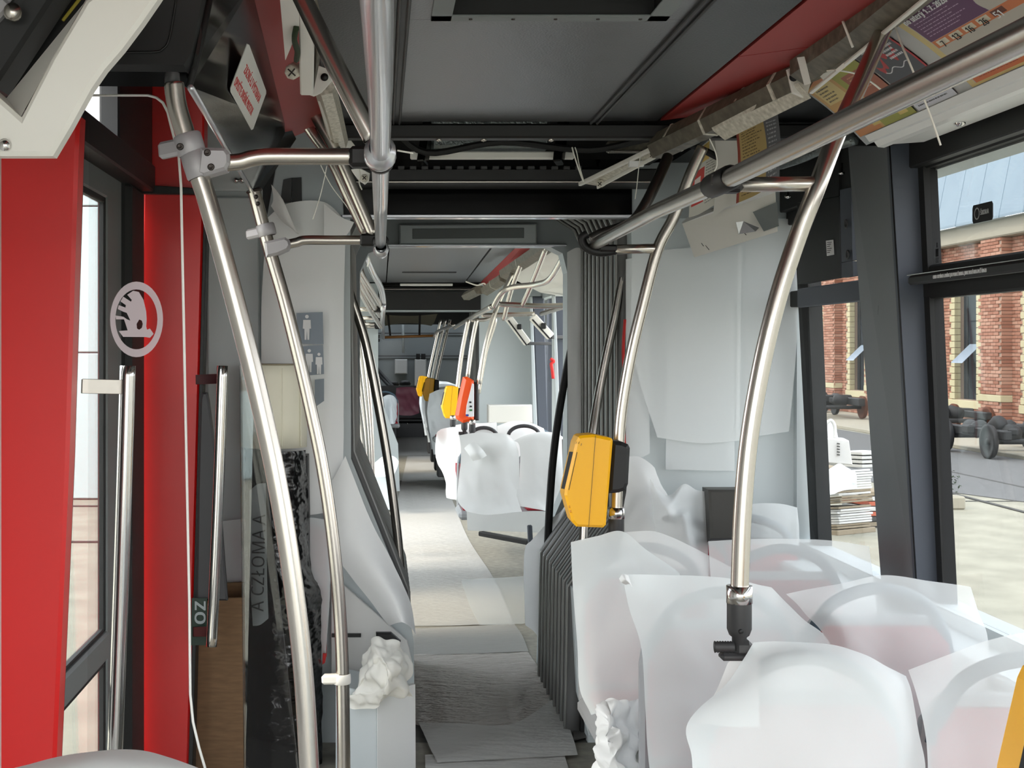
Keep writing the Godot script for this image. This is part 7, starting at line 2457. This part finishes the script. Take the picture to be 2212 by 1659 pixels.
	for k in 5:
		st = S()
		bx(st, -9.0, -2.4, g + 0.02 + k * 1.0 * 1.9, g + 1.9 + k * 1.9, 18.0, 18.2, 0.01)
		part(sh, "wall_panel", st, M.shed)
	st = S()
	bx(st, -9.0, -2.4, g, g + 9.6, 18.16, 18.6, 0.0)
	part(sh, "wall_core", st, M.shed)
	for q in [[14.0, "dark rope line lying on the ground, nearer the glazed door"], [17.2, "dark rope line lying at the foot of the pale shed"]]:
		st = S(true)
		tube(st, [W(-6.0, g + 0.01, q[0]), W(-1.5, g + 0.01, q[0])], 0.012, 6)
		single("rope", q[1], "rope", st, M.joint, Vector3.ZERO)
	var hall := thing("depot_hall", "grey depot hall wall behind the rear window with boxes and pipe", "hall", W(1.0, g, 30.0))
	st = S()
	bx(st, -6.0, 6.0, g, 7.0, 31.0, 31.3, 0.0)
	part(hall, "wall", st, M.depot)
	st = S()
	bx(st, -3.2, 3.0, 4.2, 4.5, 18.7, 28.0, 0.0)
	bx(st, -3.2, 3.0, 4.2, 4.5, 29.6, 31.3, 0.0)
	part(hall, "roof", st, M.charcoal)
	st = S()
	bx(st, -3.2, -3.0, g, 4.3, 18.7, 31.0, 0.0)
	part(hall, "side_wall", st, M.depot)
	st = S()
	bx(st, 2.8, 3.0, g, 4.3, 18.7, 31.0, 0.0)
	part(hall, "side_wall", st, M.depot)
	st = S()
	prism(st, PD([[853, 776], [880, 776], [880, 808], [853, 808]], 30.8), Vector3(0, 0, -0.2), 0.02)
	part(hall, "switch_box", st, M.depot_box)
	st = S()
	prism(st, PD([[896, 776], [921, 776], [921, 835], [896, 835]], 30.8), Vector3(0, 0, -0.2), 0.02)
	part(hall, "cabinet", st, M.depot_box)
	st = S(true)
	tube(st, PD([[870, 640], [871, 762]], 30.8), 0.03, 8)
	part(hall, "pipe", st, M.grey)
	for q in [[899, 764, 907, 776], [910, 764, 919, 776]]:
		st = S()
		prism(st, PD([[q[0], q[1]], [q[2], q[1]], [q[2], q[3]], [q[0], q[3]]], 30.8), Vector3(0, 0, -0.1), 0.01)
		part(hall, "lamp_box", st, M.black)
	st = S()
	for y in [769, 720]:
		bar(st, P(800, y, 30.95), P(1010, y, 30.95), 0.02, 0.025, 0.0)
	part(hall, "wall_line", st, M.charcoal)
	for q in [[806, 786, 848, 835], [806, 796, 842, 835]]:
		st = S()
		bar(st, P(q[0], q[1], 29.0), P(q[2], q[3], 27.0), 0.05, 0.05, 0.0)
		part(hall, "stair_rail", st, M.black)
	for q in [[850, 828], [875, 827]]:
		st = S(true)
		lathe(st, P(q[0], q[1], 27.5) - Vector3(0, 0.05, 0), Vector3.UP, [[0.1, 0.0], [0.12, 0.03], [0.08, 0.09], [0.0, 0.1]], 14)
		part(hall, "sack", st, M.dark)

func bogie(label: String, at: Vector3, k: float, sd: int) -> void:
	var b := thing("bogie", label, "bogie", at)
	var rg := RandomNumberGenerator.new()
	rg.seed = sd * 31
	for dz in [-0.9, 0.9]:
		for dx in [-0.55, 0.55]:
			var st := S(true)
			lathe(st, at + Vector3(dx * 1.4 - 0.04, 0.3, dz) * k, Vector3.RIGHT, [[0.0, 0.0], [0.06, 0.0], [0.07, 0.03], [0.2, 0.02], [0.26, 0.0], [0.31, 0.0], [0.31, 0.03], [0.295, 0.09], [0.26, 0.1], [0.2, 0.07], [0.07, 0.1], [0.06, 0.13], [0.0, 0.13]], 28)
			part(b, "wheel", st, M.rust if sd == 2 or dz > 0 and sd == 4 else M.iron)
		var st2 := S(true)
		lathe(st2, at + Vector3(-0.8, 0.3, dz) * k, Vector3.RIGHT, [[0.0, 0.0], [0.05, 0.0], [0.05, 1.6 * k], [0.0, 1.6 * k]], 14)
		part(b, "axle", st2, M.iron)
	for dx in [-0.62, 0.62]:
		var st := S()
		bar(st, at + Vector3(dx, 0.42, -1.3) * k, at + Vector3(dx, 0.42, 1.3) * k, 0.14 * k, 0.16 * k, 0.02)
		part(b, "side_frame", st, M.iron)
	var st3 := S()
	bar(st3, at + Vector3(-0.8, 0.46, 0) * k, at + Vector3(0.8, 0.46, 0) * k, 0.3 * k, 0.16 * k, 0.03)
	part(b, "bolster", st3, M.iron)
	for j in 6:
		var st := S(true)
		var o := at + Vector3(rg.randf_range(-0.6, 0.6), 0.42, rg.randf_range(-1.1, 1.1)) * k
		lathe(st, o, Vector3(rg.randf_range(-1, 1), 0.15, rg.randf_range(-1, 1)), [[0.0, 0.0], [0.12, 0.0], [0.15, 0.05], [0.15, 0.3], [0.1, 0.36], [0.0, 0.37]], 14)
		part(b, "motor", st, M.iron)
	for j in 5:
		var st := S()
		var o := at + Vector3(rg.randf_range(-0.6, 0.6), rg.randf_range(0.4, 0.62), rg.randf_range(-1.2, 1.2)) * k
		box(st, o, Vector3(rg.randf_range(0.12, 0.3), rg.randf_range(0.08, 0.2), rg.randf_range(0.12, 0.35)), 0.02, Basis(Vector3.UP, rg.randf()))
		part(b, "brake_unit", st, M.iron)

func brick_hall(g: float) -> void:
	var X := 14.0
	var h := thing("brick_hall", "long brick hall with cream quoined windows and blue grey metal roof", "building", W(X, g, 36.0))
	var d0 := 24.0
	var d1 := 54.0
	var top := 4.25
	var wins := []
	for k in 8:
		wins.append([28.8 + k * 3.78 - 0.0, 30.05 + k * 3.78])
	# core wall with openings
	var st := S()
	var at := d0
	for w in wins:
		bx(st, X, X + 0.5, g, top, at, w[0], 0.0)
		bx(st, X, X + 0.5, g, 0.3, w[0], w[1], 0.0)
		bx(st, X, X + 0.5, 3.3, top + 0.3, w[0], w[1], 0.0)
		at = w[1]
	bx(st, X, X + 0.5, g, top, at, d1, 0.0)
	part(h, "wall", st, M.mortar)
	# brick courses: single bricks where they show largest, the rest joined
	var mesh_b := []
	for q in [0.24, 0.245, 0.25, 0.235]:
		st = S()
		box(st, Vector3.ZERO, Vector3(0.03, 0.066, q), 0.004)
		st.generate_normals()
		mesh_b.append(st.commit())
	var rg := RandomNumberGenerator.new()
	rg.seed = 77
	var many := []
	var near := []
	var course := 0.078
	var n := int((top - g) / course)
	for r in n:
		var y := g + (r + 0.5) * course
		var d := d0 + (0.13 if r % 2 == 0 else 0.0)
		while d < d1:
			var ok := true
			for w in wins:
				if d > w[0] - 0.3 and d < w[1] + 0.3 and y > 0.2 and y < 3.4:
					ok = false
			if ok:
				var xx := X - 0.008
				for w in wins:
					if d > w[0] - 1.75 and d < w[0] - 0.75:
						xx = X - 0.258
				var p := W(xx, y, d)
				if d > 30.3 and d < 33.4 and y > 0.25 and y < 2.75 and near.size() < 300:
					near.append(p)
				else:
					many.append(p)
			d += 0.26
	for w in wins:
		st = S()
		bx(st, X - 0.245, X, g, top + 0.2, w[0] - 1.8, w[0] - 0.72, 0.01)
		part(h, "pilaster", st, M.mortar)
		# end face bricks of the pilaster go with the joined courses
	var k := 0
	for p in near:
		var o := MeshInstance3D.new()
		o.name = "brick"
		o.mesh = mesh_b[k % 4]
		o.material_override = M.brick[rg.randi() % 4]
		h.add_child(o, true)
		o.position = p - h.position
		k += 1
	var mm := MultiMesh.new()
	mm.transform_format = MultiMesh.TRANSFORM_3D
	mm.use_colors = true
	mm.mesh = mesh_b[2]
	for w in wins:
		for r in n:
			for e in 1:
				many.append(Vector3(X - 0.13, g + (r + 0.5) * course, -(w[0] - 1.805) + 0.004))
	mm.instance_count = many.size()
	for i in many.size():
		var p: Vector3 = many[i]
		var face := absf(p.x - (X - 0.13)) < 0.001
		mm.set_instance_transform(i, Transform3D(Basis(Vector3.UP, PI / 2) if face else Basis(), p - h.position))
		var c: Color = M.brick[rg.randi() % 4].albedo_color
		mm.set_instance_color(i, c.srgb_to_linear())
	var mi := MultiMeshInstance3D.new()
	mi.name = "brick_courses"
	mi.multimesh = mm
	mi.material_override = M.brick_many
	mi.set_meta("kind", "stuff")
	h.add_child(mi, true)
	# cream quoins and sills, dark glazing, open sashes
	var qn := 0
	for w in wins:
		for side in [w[0], w[1]]:
			var r := 0
			var y := 0.30
			while y < 3.35:
				var len := 0.30 if r % 2 == 0 else 0.2
				st = S()
				var a: float = side - len + 0.012 if side == w[0] else side - 0.012
				bx(st, X - 0.035, X + 0.12, y, y + 0.144, a, a + len, 0.006)
				if qn < 290:
					part(h, "quoin", st, M.cream_brick)
				qn += 1
				y += 0.156
				r += 1
		st = S()
		bx(st, X - 0.06, X + 0.15, 0.10, 0.285, w[0] - 0.32, w[1] + 0.32, 0.01)
		part(h, "sill", st, M.cream_brick)
		st = S()
		bx(st, X + 0.2, X + 0.23, 0.28, 3.35, w[0], w[1], 0.0)
		part(h, "window_glazing", st, M.window_dark)
		for v in [0.4, 0.8]:
			st = S()
			var dd: float = lerpf(w[0], w[1], v)
			bx(st, X + 0.17, X + 0.21, 0.28, 3.35, dd - 0.02, dd + 0.02, 0.004)
			part(h, "glazing_bar", st, M.iron)
		st = S()
		slab(st, W(X + 0.15, 1.6, w[0] + 0.2), W(X + 0.15, 1.6, w[0] + 0.85), W(X - 0.28, 1.18, w[0] + 0.85), W(X - 0.28, 1.18, w[0] + 0.2), Vector3(0.02, 0.03, 0))
		part(h, "open_sash", st, M.sash)
		# cream band on the pilaster
		st = S()
		bx(st, X - 0.29, X, 0.33, 0.48, w[0] - 1.84, w[0] - 0.68, 0.01)
		part(h, "pilaster_band", st, M.cream_brick)
		st = S()
		bx(st, X - 0.04, X, 2.2, 2.42, w[0] - 0.7, w[0] - 0.3, 0.008)
		part(h, "band_block", st, M.cream_brick)
	# cornice and roof
	st = S()
	bx(st, X - 0.32, X + 0.4, 4.0, 4.42, d0, d1, 0.03)
	part(h, "cornice", st, M.stone)
	st = S()
	slab(st, W(X - 0.5, 4.38, d0), W(X - 0.5, 4.38, d1), W(X + 0.5, 9.5, d1), W(X + 0.5, 9.5, d0), Vector3(0, 0.06, 0))
	part(h, "roof", st, M.roof)
	for i in 26:
		st = S()
		var d := d0 + 0.6 + i * 1.15
		bar(st, W(X - 0.505, 4.39, d), W(X + 0.495, 9.5, d), 0.02, 0.02, 0.0)
		part(h, "roof_seam", st, M.roof)
